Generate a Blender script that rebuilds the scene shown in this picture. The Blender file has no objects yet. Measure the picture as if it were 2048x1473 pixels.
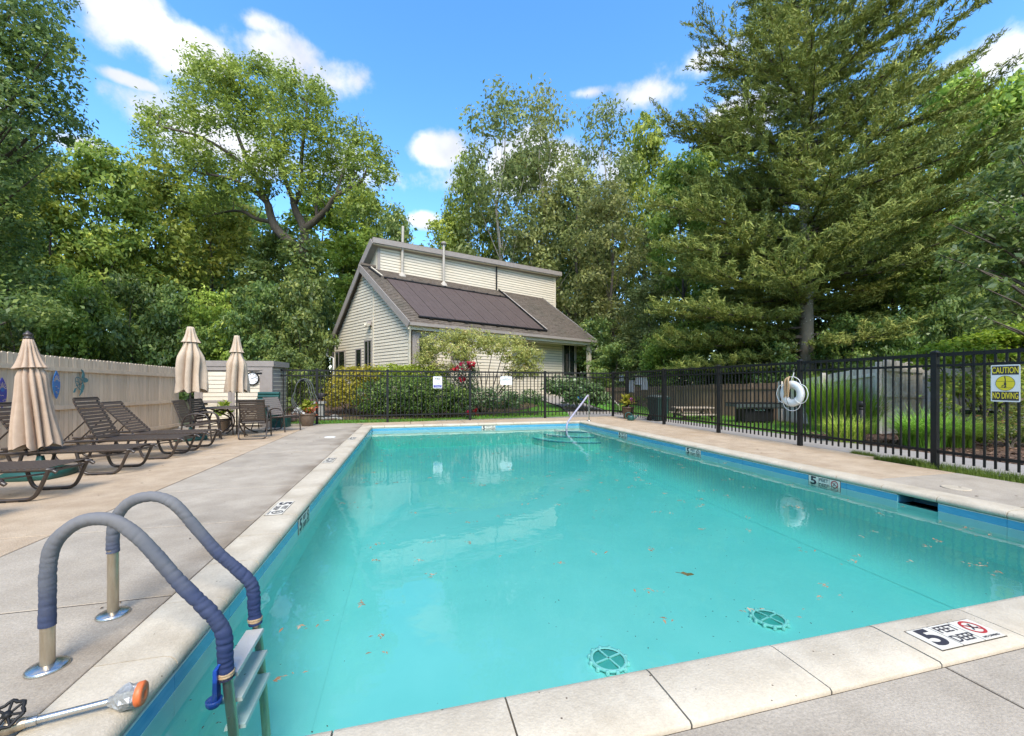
import bpy, math, random
import numpy as np
from mathutils import Vector, Matrix
random.seed(4)
R = math.radians
SC = bpy.context.scene
COL = SC.collection

# ------------------------------------------------------------ camera, sky, sun, exposure
YAW = math.atan(209 / 815.0)
CA, SA = math.cos(YAW), math.sin(YAW)
EYE = 1.3
cam_d = bpy.data.cameras.new('camera')
cam_d.sensor_width = 36.0
cam_d.lens = 815 / 2048 * 36
cam_d.shift_y = 33.5 / 2048
cam_d.clip_start = 0.05
cam_d.clip_end = 2000
cam = bpy.data.objects.new('camera', cam_d)
COL.objects.link(cam)
cam.location = (0, 0, EYE)
cam.rotation_euler = (R(90), 0, -YAW)
SC.camera = cam

SUN_EL, SUN_AZ = R(50), R(184)          # azimuth clockwise from +Y (behind the camera, to its left)
EXPOSURE = 1.8
world = bpy.data.worlds.new('World')
SC.world = world
world.use_nodes = True


def build_sky():
    nt = world.node_tree
    nt.nodes.clear()
    N = nt.nodes.new
    L = nt.links.new
    out = N('ShaderNodeOutputWorld')
    sky = N('ShaderNodeTexSky')
    sky.sky_type = 'NISHITA'
    sky.sun_disc = False
    sky.sun_elevation = SUN_EL
    sky.sun_rotation = SUN_AZ
    sky.air_density = 1.0
    sky.dust_density = 0.3
    sky.ozone_density = 2.0
    bg = N('ShaderNodeBackground')
    bg.inputs['Strength'].default_value = 0.125
    hs = N('ShaderNodeHueSaturation')
    hs.inputs['Saturation'].default_value = 1.26
    L(sky.outputs[0], hs.inputs['Color'])
    L(hs.outputs[0], bg.inputs[0])
    cb = N('ShaderNodeBackground')
    cb.inputs[0].default_value = (0.90, 0.90, 0.93, 1)
    cb.inputs['Strength'].default_value = 0.38
    mix = N('ShaderNodeMixShader')
    tc = N('ShaderNodeTexCoord')
    n0 = N('ShaderNodeTexNoise')
    n0.inputs['Scale'].default_value = 7.0
    n0.inputs['Detail'].default_value = 4
    L(tc.outputs['Generated'], n0.inputs['Vector'])
    cr = N('ShaderNodeValToRGB')
    cr.color_ramp.elements[0].position = .35
    cr.color_ramp.elements[0].color = (.58, .61, .70, 1)
    cr.color_ramp.elements[1].position = .60
    cr.color_ramp.elements[1].color = (.95, .95, .96, 1)
    L(n0.outputs[0], cr.inputs[0])
    L(cr.outputs[0], cb.inputs[0])
    n1 = N('ShaderNodeTexNoise')
    n1.inputs['Scale'].default_value = 5.0
    n1.inputs['Detail'].default_value = 7
    n1.inputs['Roughness'].default_value = 0.62
    L(tc.outputs['Generated'], n1.inputs['Vector'])
    n2 = N('ShaderNodeTexNoise')
    n2.inputs['Scale'].default_value = 16.0
    n2.inputs['Detail'].default_value = 5
    L(tc.outputs['Generated'], n2.inputs['Vector'])

    def math_(op, a, b=None, clamp=False):
        m = N('ShaderNodeMath')
        m.operation = op
        m.use_clamp = clamp
        for i, v in enumerate((a, b)):
            if v is None:
                continue
            if isinstance(v, (int, float)):
                m.inputs[i].default_value = v
            else:
                L(v, m.inputs[i])
        return m.outputs[0]

    nz = math_('ADD', math_('MULTIPLY', math_('SUBTRACT', n1.outputs[0], 0.5), 3.0),
               math_('MULTIPLY', math_('SUBTRACT', n2.outputs[0], 0.5), 1.3))
    clouds = [(265, 45, 118, 48), (375, 85, 80, 36), (565, 108, 100, 38), (505, 42, 46, 20), (420, 125, 40, 16), (880, 298, 50, 22),
              (1290, 190, 90, 34), (1180, 186, 50, 12), (1395, 128, 80, 30), (2035, 108, 70, 52), (165, 290, 46, 18),
              (1090, 330, 130, 50), (460, 290, 120, 50), (850, 445, 34, 14), (255, 158, 36, 10), (1500, 220, 90, 45),
              (680, 330, 70, 46), (-300, 150, 200, 80), (2500, 60, 300, 120), (900, -500, 420, 130), (1700, -420, 260, 110)]
    total = None
    dirs = []
    for px, py, rx, ry in clouds:
        d = Vector(((px - 1024) / 815, 1.0, (770 - py) / 815))
        rx, ry = rx * 1.38, ry * 1.38
        ln = d.length
        d.normalize()
        w = Vector((d.x * CA + d.y * SA, d.y * CA - d.x * SA, d.z))
        dirs.append((w, rx / 815 / ln, ry / 815 / ln))
    for az, el, rx, ry in [(150, 25, .5, .15), (200, 45, .4, .2), (250, 30, .5, .16), (100, 50, .35, .18), (290, 55, .4, .2), (180, 75, .3, .25), (225, 15, .4, .1), (120, 14, .4, .1)]:
        a, e = R(az), R(el)
        dirs.append((Vector((math.sin(a) * math.cos(e), math.cos(a) * math.cos(e), math.sin(e))), rx, ry))
    for w, rx, ry in dirs:
        h = Vector((w.y, -w.x, 0)).normalized()
        v = h.cross(w)
        sub = N('ShaderNodeVectorMath')
        sub.operation = 'SUBTRACT'
        L(tc.outputs['Generated'], sub.inputs[0])
        sub.inputs[1].default_value = w
        sq = None
        for ax, r in ((h, rx), (v, ry), (w, 0.5)):
            dt = N('ShaderNodeVectorMath')
            dt.operation = 'DOT_PRODUCT'
            L(sub.outputs[0], dt.inputs[0])
            dt.inputs[1].default_value = ax / r
            p = math_('MULTIPLY', dt.outputs['Value'], dt.outputs['Value'])
            sq = p if sq is None else math_('ADD', sq, p)
        m = math_('SUBTRACT', 1.0, math_('SQRT', sq))
        total = m if total is None else math_('MAXIMUM', total, m)
    f = math_('ADD', math_('MAXIMUM', total, -2.0), nz)
    mr = N('ShaderNodeMapRange')
    mr.interpolation_type = 'SMOOTHSTEP'
    L(f, mr.inputs[0])
    mr.inputs[1].default_value = 0.0
    mr.inputs[2].default_value = 0.75
    mr.inputs[3].default_value = 0.0
    mr.inputs[4].default_value = 0.95
    L(mr.outputs[0], mix.inputs[0])
    L(bg.outputs[0], mix.inputs[1])
    L(cb.outputs[0], mix.inputs[2])
    L(mix.outputs[0], out.inputs[0])


build_sky()
sun_d = bpy.data.lights.new('sun', 'SUN')
sun_d.energy = 1.5
sun_d.angle = R(28)
sun_d.color = (1.0, 0.93, 0.81)
sun = bpy.data.objects.new('sun', sun_d)
COL.objects.link(sun)
sdir = Vector((math.sin(SUN_AZ) * math.cos(SUN_EL), math.cos(SUN_AZ) * math.cos(SUN_EL), math.sin(SUN_EL)))
sun.rotation_euler = sdir.to_track_quat('Z', 'Y').to_euler()
sun.location = sdir * 60
SC.view_settings.view_transform = 'Standard'
SC.view_settings.look = 'None'
SC.view_settings.gamma = 1.0
SC.view_settings.exposure = EXPOSURE
SC.view_settings.use_curve_mapping = False
SC.render.engine = 'CYCLES'
cy = SC.cycles
cy.max_bounces = 7
cy.diffuse_bounces = 4
cy.glossy_bounces = 3
cy.transmission_bounces = 4
cy.transparent_max_bounces = 10
cy.volume_bounces = 0
cy.caustics_reflective = False
cy.caustics_refractive = False
cy.sample_clamp_indirect = 4


# ------------------------------------------------------------ placing helpers
def LD(lat, d):
    return lat * CA + d * SA, d * CA - lat * SA


def G(px, py, z=0.0):
    """point of the level z seen at that spot of the photograph"""
    d = 815 * (EYE - z) / (py - 770)
    x, y = LD(d * (px - 1024) / 815, d)
    return Vector((x, y, z))


def AT(px, py, d):
    x, y = LD(d * (px - 1024) / 815, d)
    return Vector((x, y, EYE + (770 - py) * d / 815))


def ON_X(px, X):
    t = (px - 1024) / 815
    d = X / (t * CA + SA)
    return d * (CA - t * SA), d


def ON_Y(px, Y):
    t = (px - 1024) / 815
    d = Y / (CA - t * SA)
    return d * (t * CA + SA), d


def ZD(py, d):
    return EYE + (770 - py) * d / 815


# ------------------------------------------------------------ materials
def mat(name, c1, c2=None, rough=0.7, scale=6.0, detail=5, bump=0.0, bscale=None, metal=0.0, spec=0.5, spots=None, stretch=None, pos=False, wide=None, grain=None, vary=0):
    m = bpy.data.materials.new(name)
    m.use_nodes = True
    nt = m.node_tree
    N = nt.nodes.new
    L = nt.links.new
    b = nt.nodes['Principled BSDF']
    b.inputs['Roughness'].default_value = rough
    b.inputs['Metallic'].default_value = metal
    b.inputs['Specular IOR Level'].default_value = spec
    b.inputs['Base Color'].default_value = (*c1, 1)
    if c2 is None and not bump:
        return m
    if pos:
        g = N('ShaderNodeNewGeometry')
        co = g.outputs['Position']
    else:
        tc = N('ShaderNodeTexCoord')
        oi = N('ShaderNodeObjectInfo')
        ad = N('ShaderNodeVectorMath')
        ad.operation = 'ADD'
        cm = N('ShaderNodeCombineXYZ')
        mu = N('ShaderNodeMath')
        mu.operation = 'MULTIPLY'
        mu.inputs[1].default_value = 37.0
        L(oi.outputs['Random'], mu.inputs[0])
        for i in range(3):
            L(mu.outputs[0], cm.inputs[i])
        L(tc.outputs['Object'], ad.inputs[0])
        L(cm.outputs[0], ad.inputs[1])
        co = ad.outputs[0]
    if stretch:
        mp = N('ShaderNodeMapping')
        mp.inputs['Scale'].default_value = stretch
        L(co, mp.inputs[0])
        co = mp.outputs[0]
    col = None
    if c2 is not None:
        n = N('ShaderNodeTexNoise')
        n.inputs['Scale'].default_value = scale
        n.inputs['Detail'].default_value = detail
        n.inputs['Roughness'].default_value = 0.65
        L(co, n.inputs['Vector'])
        rp = N('ShaderNodeValToRGB')
        rp.color_ramp.elements[0].position = 0.3
        rp.color_ramp.elements[1].position = 0.7
        rp.color_ramp.elements[0].color = (*c1, 1)
        rp.color_ramp.elements[1].color = (*c2, 1)
        L(n.outputs[0], rp.inputs[0])
        col = rp.outputs[0]
        if wide:                                      # broad stains: (colour, scale, amount)
            n3 = N('ShaderNodeTexNoise')
            n3.inputs['Scale'].default_value = wide[1]
            n3.inputs['Detail'].default_value = 6
            n3.inputs['Roughness'].default_value = 0.6
            L(co, n3.inputs['Vector'])
            r3 = N('ShaderNodeMapRange')
            L(n3.outputs[0], r3.inputs[0])
            r3.inputs[1].default_value = 0.48
            r3.inputs[2].default_value = 0.72
            r3.inputs[4].default_value = wide[2]
            mx = N('ShaderNodeMix')
            mx.data_type = 'RGBA'
            L(r3.outputs[0], mx.inputs['Factor'])
            L(col, mx.inputs[6])
            mx.inputs[7].default_value = (*wide[0], 1)
            col = mx.outputs[2]
        if spots:                                     # (colour, scale, threshold)
            v = N('ShaderNodeTexVoronoi')
            v.inputs['Scale'].default_value = spots[1]
            L(co, v.inputs['Vector'])
            lt = N('ShaderNodeMath')
            lt.operation = 'LESS_THAN'
            lt.inputs[1].default_value = spots[2]
            L(v.outputs['Distance'], lt.inputs[0])
            n4 = N('ShaderNodeTexNoise')
            n4.inputs['Scale'].default_value = spots[1] * 0.3
            L(co, n4.inputs['Vector'])
            gt = N('ShaderNodeMath')
            gt.operation = 'GREATER_THAN'
            gt.inputs[1].default_value = 0.53
            L(n4.outputs[0], gt.inputs[0])
            mm = N('ShaderNodeMath')
            mm.operation = 'MULTIPLY'
            L(lt.outputs[0], mm.inputs[0])
            L(gt.outputs[0], mm.inputs[1])
            mx = N('ShaderNodeMix')
            mx.data_type = 'RGBA'
            L(mm.outputs[0], mx.inputs['Factor'])
            L(col, mx.inputs[6])
            mx.inputs[7].default_value = (*spots[0], 1)
            col = mx.outputs[2]
        if name == 'concrete':                        # rust brown splash stain beside the coping joint
            sp = N('ShaderNodeSeparateXYZ')
            L(co, sp.inputs[0])
            r7 = N('ShaderNodeMapRange')
            r7.interpolation_type = 'SMOOTHSTEP'
            L(sp.outputs['X'], r7.inputs[0])
            r7.inputs[1].default_value = -1.72
            r7.inputs[2].default_value = -1.42
            n7 = N('ShaderNodeTexNoise')
            n7.inputs['Scale'].default_value = 1.6
            n7.inputs['Detail'].default_value = 6
            L(co, n7.inputs['Vector'])
            r8 = N('ShaderNodeMapRange')
            L(n7.outputs[0], r8.inputs[0])
            r8.inputs[1].default_value = .35
            r8.inputs[2].default_value = .62
            lt7 = N('ShaderNodeMath')
            lt7.operation = 'LESS_THAN'
            L(sp.outputs['X'], lt7.inputs[0])
            lt7.inputs[1].default_value = -1.40
            m7 = N('ShaderNodeMath')
            m7.operation = 'MULTIPLY'
            L(r7.outputs[0], m7.inputs[0])
            L(r8.outputs[0], m7.inputs[1])
            m8 = N('ShaderNodeMath')
            m8.operation = 'MULTIPLY'
            L(m7.outputs[0], m8.inputs[0])
            L(lt7.outputs[0], m8.inputs[1])
            m9 = N('ShaderNodeMath')
            m9.operation = 'MULTIPLY'
            L(m8.outputs[0], m9.inputs[0])
            m9.inputs[1].default_value = .75
            x7 = N('ShaderNodeMix')
            x7.data_type = 'RGBA'
            L(m9.outputs[0], x7.inputs['Factor'])
            L(col, x7.inputs[6])
            x7.inputs[7].default_value = (.17, .125, .08, 1)
            col = x7.outputs[2]
        if grain:                                     # fine sand grain: (scale, amount)
            n5 = N('ShaderNodeTexNoise')
            n5.inputs['Scale'].default_value = grain[0]
            n5.inputs['Detail'].default_value = 3
            n5.inputs['Roughness'].default_value = 0.8
            L(co, n5.inputs['Vector'])
            r5 = N('ShaderNodeMapRange')
            L(n5.outputs[0], r5.inputs[0])
            r5.inputs[1].default_value = 0.3
            r5.inputs[2].default_value = 0.7
            r5.inputs[3].default_value = 1 - grain[1]
            r5.inputs[4].default_value = 1 + grain[1]
            vm = N('ShaderNodeVectorMath')
            vm.operation = 'SCALE'
            L(col, vm.inputs[0])
            L(r5.outputs[0], vm.inputs['Scale'])
            col = vm.outputs[0]
        if vary:                                      # each piece a little lighter or darker
            o2 = N('ShaderNodeObjectInfo')
            r6 = N('ShaderNodeMapRange')
            L(o2.outputs['Random'], r6.inputs[0])
            r6.inputs[3].default_value = 1 - vary
            r6.inputs[4].default_value = 1 + vary
            v6 = N('ShaderNodeVectorMath')
            v6.operation = 'SCALE'
            L(col, v6.inputs[0])
            L(r6.outputs[0], v6.inputs['Scale'])
            col = v6.outputs[0]
        L(col, b.inputs['Base Color'])
    if bump:
        n2 = N('ShaderNodeTexNoise')
        n2.inputs['Scale'].default_value = bscale or scale * 4
        n2.inputs['Detail'].default_value = 4
        L(co, n2.inputs['Vector'])
        bp = N('ShaderNodeBump')
        bp.inputs['Strength'].default_value = bump
        bp.inputs['Distance'].default_value = 0.01
        L(n2.outputs[0], bp.inputs['Height'])
        L(bp.outputs[0], b.inputs['Normal'])
    return m


def leafmat(name, ca, cb, cc=None, trans=0.45, rough=0.5, gloss=0.35):
    """leaf colours run from ca to cb (to cc) by the tint each leaf carries"""
    m = bpy.data.materials.new(name)
    m.use_nodes = True
    nt = m.node_tree
    nt.nodes.clear()
    N = nt.nodes.new
    L = nt.links.new
    out = N('ShaderNodeOutputMaterial')
    at = N('ShaderNodeAttribute')
    at.attribute_name = 'tint'
    oi = N('ShaderNodeObjectInfo')
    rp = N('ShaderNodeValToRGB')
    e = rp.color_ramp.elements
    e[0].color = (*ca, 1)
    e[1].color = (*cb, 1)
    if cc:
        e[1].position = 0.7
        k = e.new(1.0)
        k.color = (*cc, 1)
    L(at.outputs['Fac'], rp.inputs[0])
    hs = N('ShaderNodeHueSaturation')
    mr = N('ShaderNodeMapRange')
    L(oi.outputs['Random'], mr.inputs[0])
    mr.inputs[3].default_value = 0.468
    mr.inputs[4].default_value = 0.503
    L(mr.outputs[0], hs.inputs['Hue'])
    mr2 = N('ShaderNodeMapRange')
    mm = N('ShaderNodeMath')
    mm.operation = 'FRACT'
    m3 = N('ShaderNodeMath')
    m3.operation = 'MULTIPLY'
    m3.inputs[1].default_value = 7.31
    L(oi.outputs['Random'], m3.inputs[0])
    L(m3.outputs[0], mm.inputs[0])
    L(mm.outputs[0], mr2.inputs[0])
    mr2.inputs[3].default_value = 0.8
    mr2.inputs[4].default_value = 1.2
    L(mr2.outputs[0], hs.inputs['Value'])
    L(rp.outputs[0], hs.inputs['Color'])
    p = N('ShaderNodeBsdfPrincipled')
    p.inputs['Roughness'].default_value = rough
    p.inputs['Specular IOR Level'].default_value = gloss
    L(hs.outputs[0], p.inputs['Base Color'])
    t = N('ShaderNodeBsdfTranslucent')
    L(hs.outputs[0], t.inputs[0])
    mx = N('ShaderNodeMixShader')
    mx.inputs[0].default_value = trans
    L(p.outputs[0], mx.inputs[1])
    L(t.outputs[0], mx.inputs[2])
    L(mx.outputs[0], out.inputs[0])
    return m


M = {}
M['concrete'] = mat('concrete', (.325, .27, .203), (.445, .38, .296), .85, 2.4, 10, .35, 90, wide=((.20, .165, .125), .8, .65), spots=((.07, .05, .035), 6, .05), pos=True, grain=(70, .20))
M['aggregate'] = mat('tan_aggregate', (.37, .27, .175), (.53, .41, .28), .9, 3.0, 10, .6, 120, wide=((.33, .225, .13), .6, .7), spots=((.08, .05, .035), 5, .05), pos=True, grain=(95, .32))
M['coping'] = mat('coping_stone', (.47, .395, .29), (.59, .515, .395), .75, 3.2, 10, .3, 100, wide=((.35, .285, .20), 1.7, .75), spots=((.12, .08, .05), 16, .07), pos=True, grain=(60, .10))
M['gap'] = mat('joint_dirt_and_shade', (.035, .028, .02), (.08, .06, .04), .95, 30)  # dirt in joints; behind the siding, shade painted as a dark backing
M['soil'] = mat('forest_floor', (.035, .03, .02), (.06, .065, .025), .95, 2.5, 8, .5, 12)
M['lawn'] = mat('lawn_green', (.055, .18, .012), (.10, .29, .025), .9, 5, 8, .6, 60)
M['path'] = mat('footpath', (.26, .235, .21), (.33, .30, .27), .9, 4, 8, .2, 80)
M['mulch'] = mat('mulch', (.05, .028, .018), (.17, .10, .065), .95, 45, 6, 1.0, 60)
M['wallplaster'] = mat('pool_wall_paint', (.42, .90, .84), (.48, .94, .88), .6, 1.2, 6)
M['plaster'] = mat('pool_plaster', (.40, .80, .74), (.48, .86, .80), .6, 1.2, 6)
M['band'] = mat('pale_reflection', (.62, .86, .80), (.70, .92, .86), .4, 3)  # paints in the coping's reflection on the water; drain rims share the colour
M['tile'] = mat('blue_tile', (.055, .28, .44), (.10, .36, .52), .25, 7, 4, stretch=(1, 1, 5))
M['tilelight'] = mat('tile_edge', (.62, .66, .58), (.5, .56, .48), .5, 9)
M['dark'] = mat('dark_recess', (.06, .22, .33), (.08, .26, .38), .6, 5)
M['white'] = mat('white_plastic', (.78, .78, .76), (.70, .70, .68), .45, 8)
M['paper'] = mat('sign_white', (.80, .80, .78), (.74, .74, .72), .5, 4)
M['black'] = mat('black_metal', (.010, .010, .010), (.015, .014, .014), .5, 20, spec=.3)
M['ink'] = mat('black_ink', (.02, .018, .025), (.05, .045, .055), .6, 60)
M['red'] = mat('red_ink', (.45, .03, .03), (.38, .03, .03), .5, 30)
M['blueink'] = mat('blue_ink', (.05, .04, .28), (.06, .05, .32), .5, 30)
M['yellow'] = mat('yellow_ink', (.80, .66, .03), (.74, .60, .03), .5, 20)
M['beige'] = mat('beige_paint', (.57, .445, .31), (.67, .53, .38), .75, 3, 7, .2, 40, stretch=(6, 6, .7), wide=((.44, .335, .225), 1.3, .45), vary=.09)
M['canvas'] = mat('umbrella_canvas', (.45, .325, .23), (.53, .395, .285), .9, 9, 6, .25, 250)
M['canvaspink'] = mat('faded_canvas', (.50, .385, .275), (.57, .45, .335), .9, 9, 6, .25, 250)
M['bronze'] = mat('bronze_metal', (.035, .024, .018), (.055, .04, .03), .38, 18, spec=.6)
M['strap'] = mat('brown_strap', (.062, .043, .031), (.09, .066, .05), .55, 30)
M['strapgrey'] = mat('grey_strap', (.20, .165, .145), (.25, .21, .185), .55, 30)
M['steel'] = mat('polished_steel', (.60, .59, .57), (.5, .49, .47), .27, 12, metal=1.0)
M['pipe'] = mat('worn_steel', (.38, .31, .22), (.50, .43, .33), .38, 14, metal=.8, stretch=(3, 3, .6))
M['rope'] = mat('jute', (.42, .27, .14), (.56, .40, .24), .9, 40, 5, .5, 160)
M['green'] = mat('green_plastic', (.012, .07, .06), (.02, .09, .075), .4, 9)
M['stack'] = mat('dull_vent_pipe', (.40, .35, .29), (.48, .43, .36), .7, 6)
M['ceramic'] = mat('cream_ceramic', (.66, .61, .51), (.72, .67, .57), .35, 12)
M['drain'] = mat('drain_teal', (.10, .42, .36), (.13, .48, .42), .5, 9)
M['bin'] = mat('bin_green', (.012, .035, .03), (.018, .05, .042), .45, 8)
M['binlid'] = mat('bin_lid', (.05, .065, .06), (.075, .09, .085), .45, 8)
M['navy'] = mat('navy_clip', (.015, .06, .30), (.02, .075, .36), .35, 9)
M['tape'] = mat('grey_tape', (.26, .26, .25), (.42, .42, .41), .35, 25, 5, 1.0, 40, metal=.25)
M['orange'] = mat('orange_plastic', (.72, .17, .05), (.62, .13, .035), .45, 20)
M['siding'] = mat('cream_siding', (.62, .545, .42), (.69, .61, .475), .7, 2.5, 6, vary=.035, wide=((.50, .43, .32), .7, .35))
M['trim'] = mat('taupe_trim', (.26, .222, .195), (.31, .27, .24), .7, 5)
M['shingle'] = mat('roof_shingle', (.105, .08, .06), (.185, .148, .112), .95, 5, 7, .5, 60, wide=((.07, .075, .05), 1.0, .5))
M['solar'] = mat('solar_mat', (.078, .053, .043), (.10, .07, .058), .55, 3, 6, stretch=(1, 1, 1))
M['glass'] = mat('dark_glass', (.012, .016, .016), (.02, .026, .022), .06, 2, spec=.8)
M['interior'] = mat('dim_interior', (.03, .03, .028))
M['wood'] = mat('brown_boards', (.13, .08, .047), (.25, .165, .10), .9, 3, 7, .3, 30, stretch=(5, 5, .6), vary=.22)
M['grey_wood'] = mat('weathered_boards', (.58, .50, .41), (.78, .70, .60), .9, 3, 8, .35, 30, stretch=(6, 6, .7), wide=((.34, .28, .22), 1.6, .6), vary=.12)
M['bench_wood'] = mat('bench_wood', (.34, .27, .20), (.45, .37, .28), .85, 5, 6, stretch=(1, 6, 6))
M['stone'] = mat('grey_stone', (.20, .20, .18), (.36, .35, .32), .9, 5, 8, .8, 14)
M['terracotta'] = mat('brown_pot', (.13, .085, .055), (.20, .145, .10), .55, 6)
M['potdark'] = mat('dark_pot', (.06, .035, .02), (.10, .06, .035), .5, 6)
M['bark'] = mat('bark', (.055, .043, .032), (.13, .105, .08), .95, 4, 8, 1.0, 16, stretch=(4, 4, .8))
M['paleb'] = mat('pale_bark', (.24, .21, .17), (.40, .36, .30), .9, 4, 8, .6, 14, stretch=(3, 3, .8))
M['lichen'] = mat('lichen_bark', (.16, .14, .105), (.24, .21, .16), .95, 5, 8, .8, 20, spots=((.42, .43, .36), 11, .30))
M['water_blue'] = mat('board_blue', (.03, .22, .42), (.02, .07, .35), .35, 9)
M['purple'] = mat('board_purple', (.06, .04, .26), (.04, .06, .30), .4, 9)
M['teal'] = mat('teal_metal', (.03, .13, .16), (.06, .22, .24), .4, 9, metal=.3)
M['seed'] = mat('tan_seed', (.36, .24, .12), (.50, .36, .20), .8, 30)
M['speck'] = mat('dark_speck', (.03, .03, .02), (.06, .05, .03), .8, 30)
M['deadleaf'] = mat('floating_leaf', (.05, .08, .015), (.14, .09, .03), .6, 20)
M['hose'] = mat('grey_hose', (.07, .075, .07), (.11, .115, .11), .5, 20)
M['lav'] = mat('pale_sleeve', (.30, .28, .36), (.40, .38, .45), .7, 10)

L_OAK = leafmat('oak_leaf', (0.158, 0.220, 0.044), (0.415, 0.494, 0.084), (0.671, 0.675, 0.121))
L_MAPLE = leafmat('maple_leaf', (0.124, 0.213, 0.044), (0.353, 0.454, 0.080), (0.624, 0.667, 0.124))
L_DARK = leafmat('dark_leaf', (0.091, 0.181, 0.053), (0.261, 0.388, 0.092), (0.494, 0.589, 0.145), gloss=.5, rough=.42)
L_BRIGHT = leafmat('bright_leaf', (0.161, 0.271, 0.044), (0.388, 0.530, 0.089), (0.645, 0.745, 0.155))
L_OLIVE = leafmat('olive_leaf', (0.139, 0.176, 0.058), (0.313, 0.369, 0.114), (0.474, 0.494, 0.194))
L_PINE = leafmat('pine_needle', (0.126, 0.191, 0.043), (0.340, 0.420, 0.086), (0.517, 0.543, 0.145), trans=.15, rough=.65)
L_YEL = leafmat('golden_leaf', (0.280, 0.320, 0.030), (0.580, 0.580, 0.060), (0.780, 0.740, 0.120))
L_LIME = leafmat('lime_leaf', (0.115, 0.213, 0.020), (0.310, 0.426, 0.040), (0.460, 0.515, 0.090))
L_ANDRO = leafmat('andromeda_leaf', (0.220, 0.270, 0.060), (0.480, 0.510, 0.170), (0.640, 0.520, 0.210))
L_RHODO = leafmat('rhodo_leaf', (0.049, 0.098, 0.042), (0.126, 0.224, 0.077), (0.364, 0.448, 0.266), gloss=.6, rough=.4)
L_BUSH = leafmat('bush_leaf', (0.050, 0.100, 0.028), (0.170, 0.260, 0.050), (0.400, 0.480, 0.130))
L_HOSTA = leafmat('hosta_leaf', (0.072, 0.158, 0.050), (0.216, 0.317, 0.115), (0.720, 0.792, 0.547))
L_CHERRY = leafmat('cherry_leaf', (0.080, 0.160, 0.045), (0.230, 0.360, 0.090), (0.550, 0.600, 0.380), gloss=.7, rough=.35)
L_GRASS = leafmat('grass_blade', (0.115, 0.262, 0.031), (0.293, 0.545, 0.068), (0.753, 0.887, 0.204), trans=.3)
L_RED = leafmat('red_petal', (.45, .02, .03), (.62, .03, .05), (.72, .10, .10))
L_MIXED = leafmat('barberry_leaf', (.08, .14, .03), (.28, .30, .06), (.42, .16, .10))
L_PINK = leafmat('pink_petal', (.60, .08, .25), (.75, .18, .38), (.80, .35, .45))
L_WHITE = leafmat('white_petal', (.70, .70, .64), (.78, .78, .74), (.80, .80, .78))
L_ORANGE = leafmat('coral_petal', (.55, .10, .03), (.68, .22, .08), (.72, .38, .2))


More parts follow.
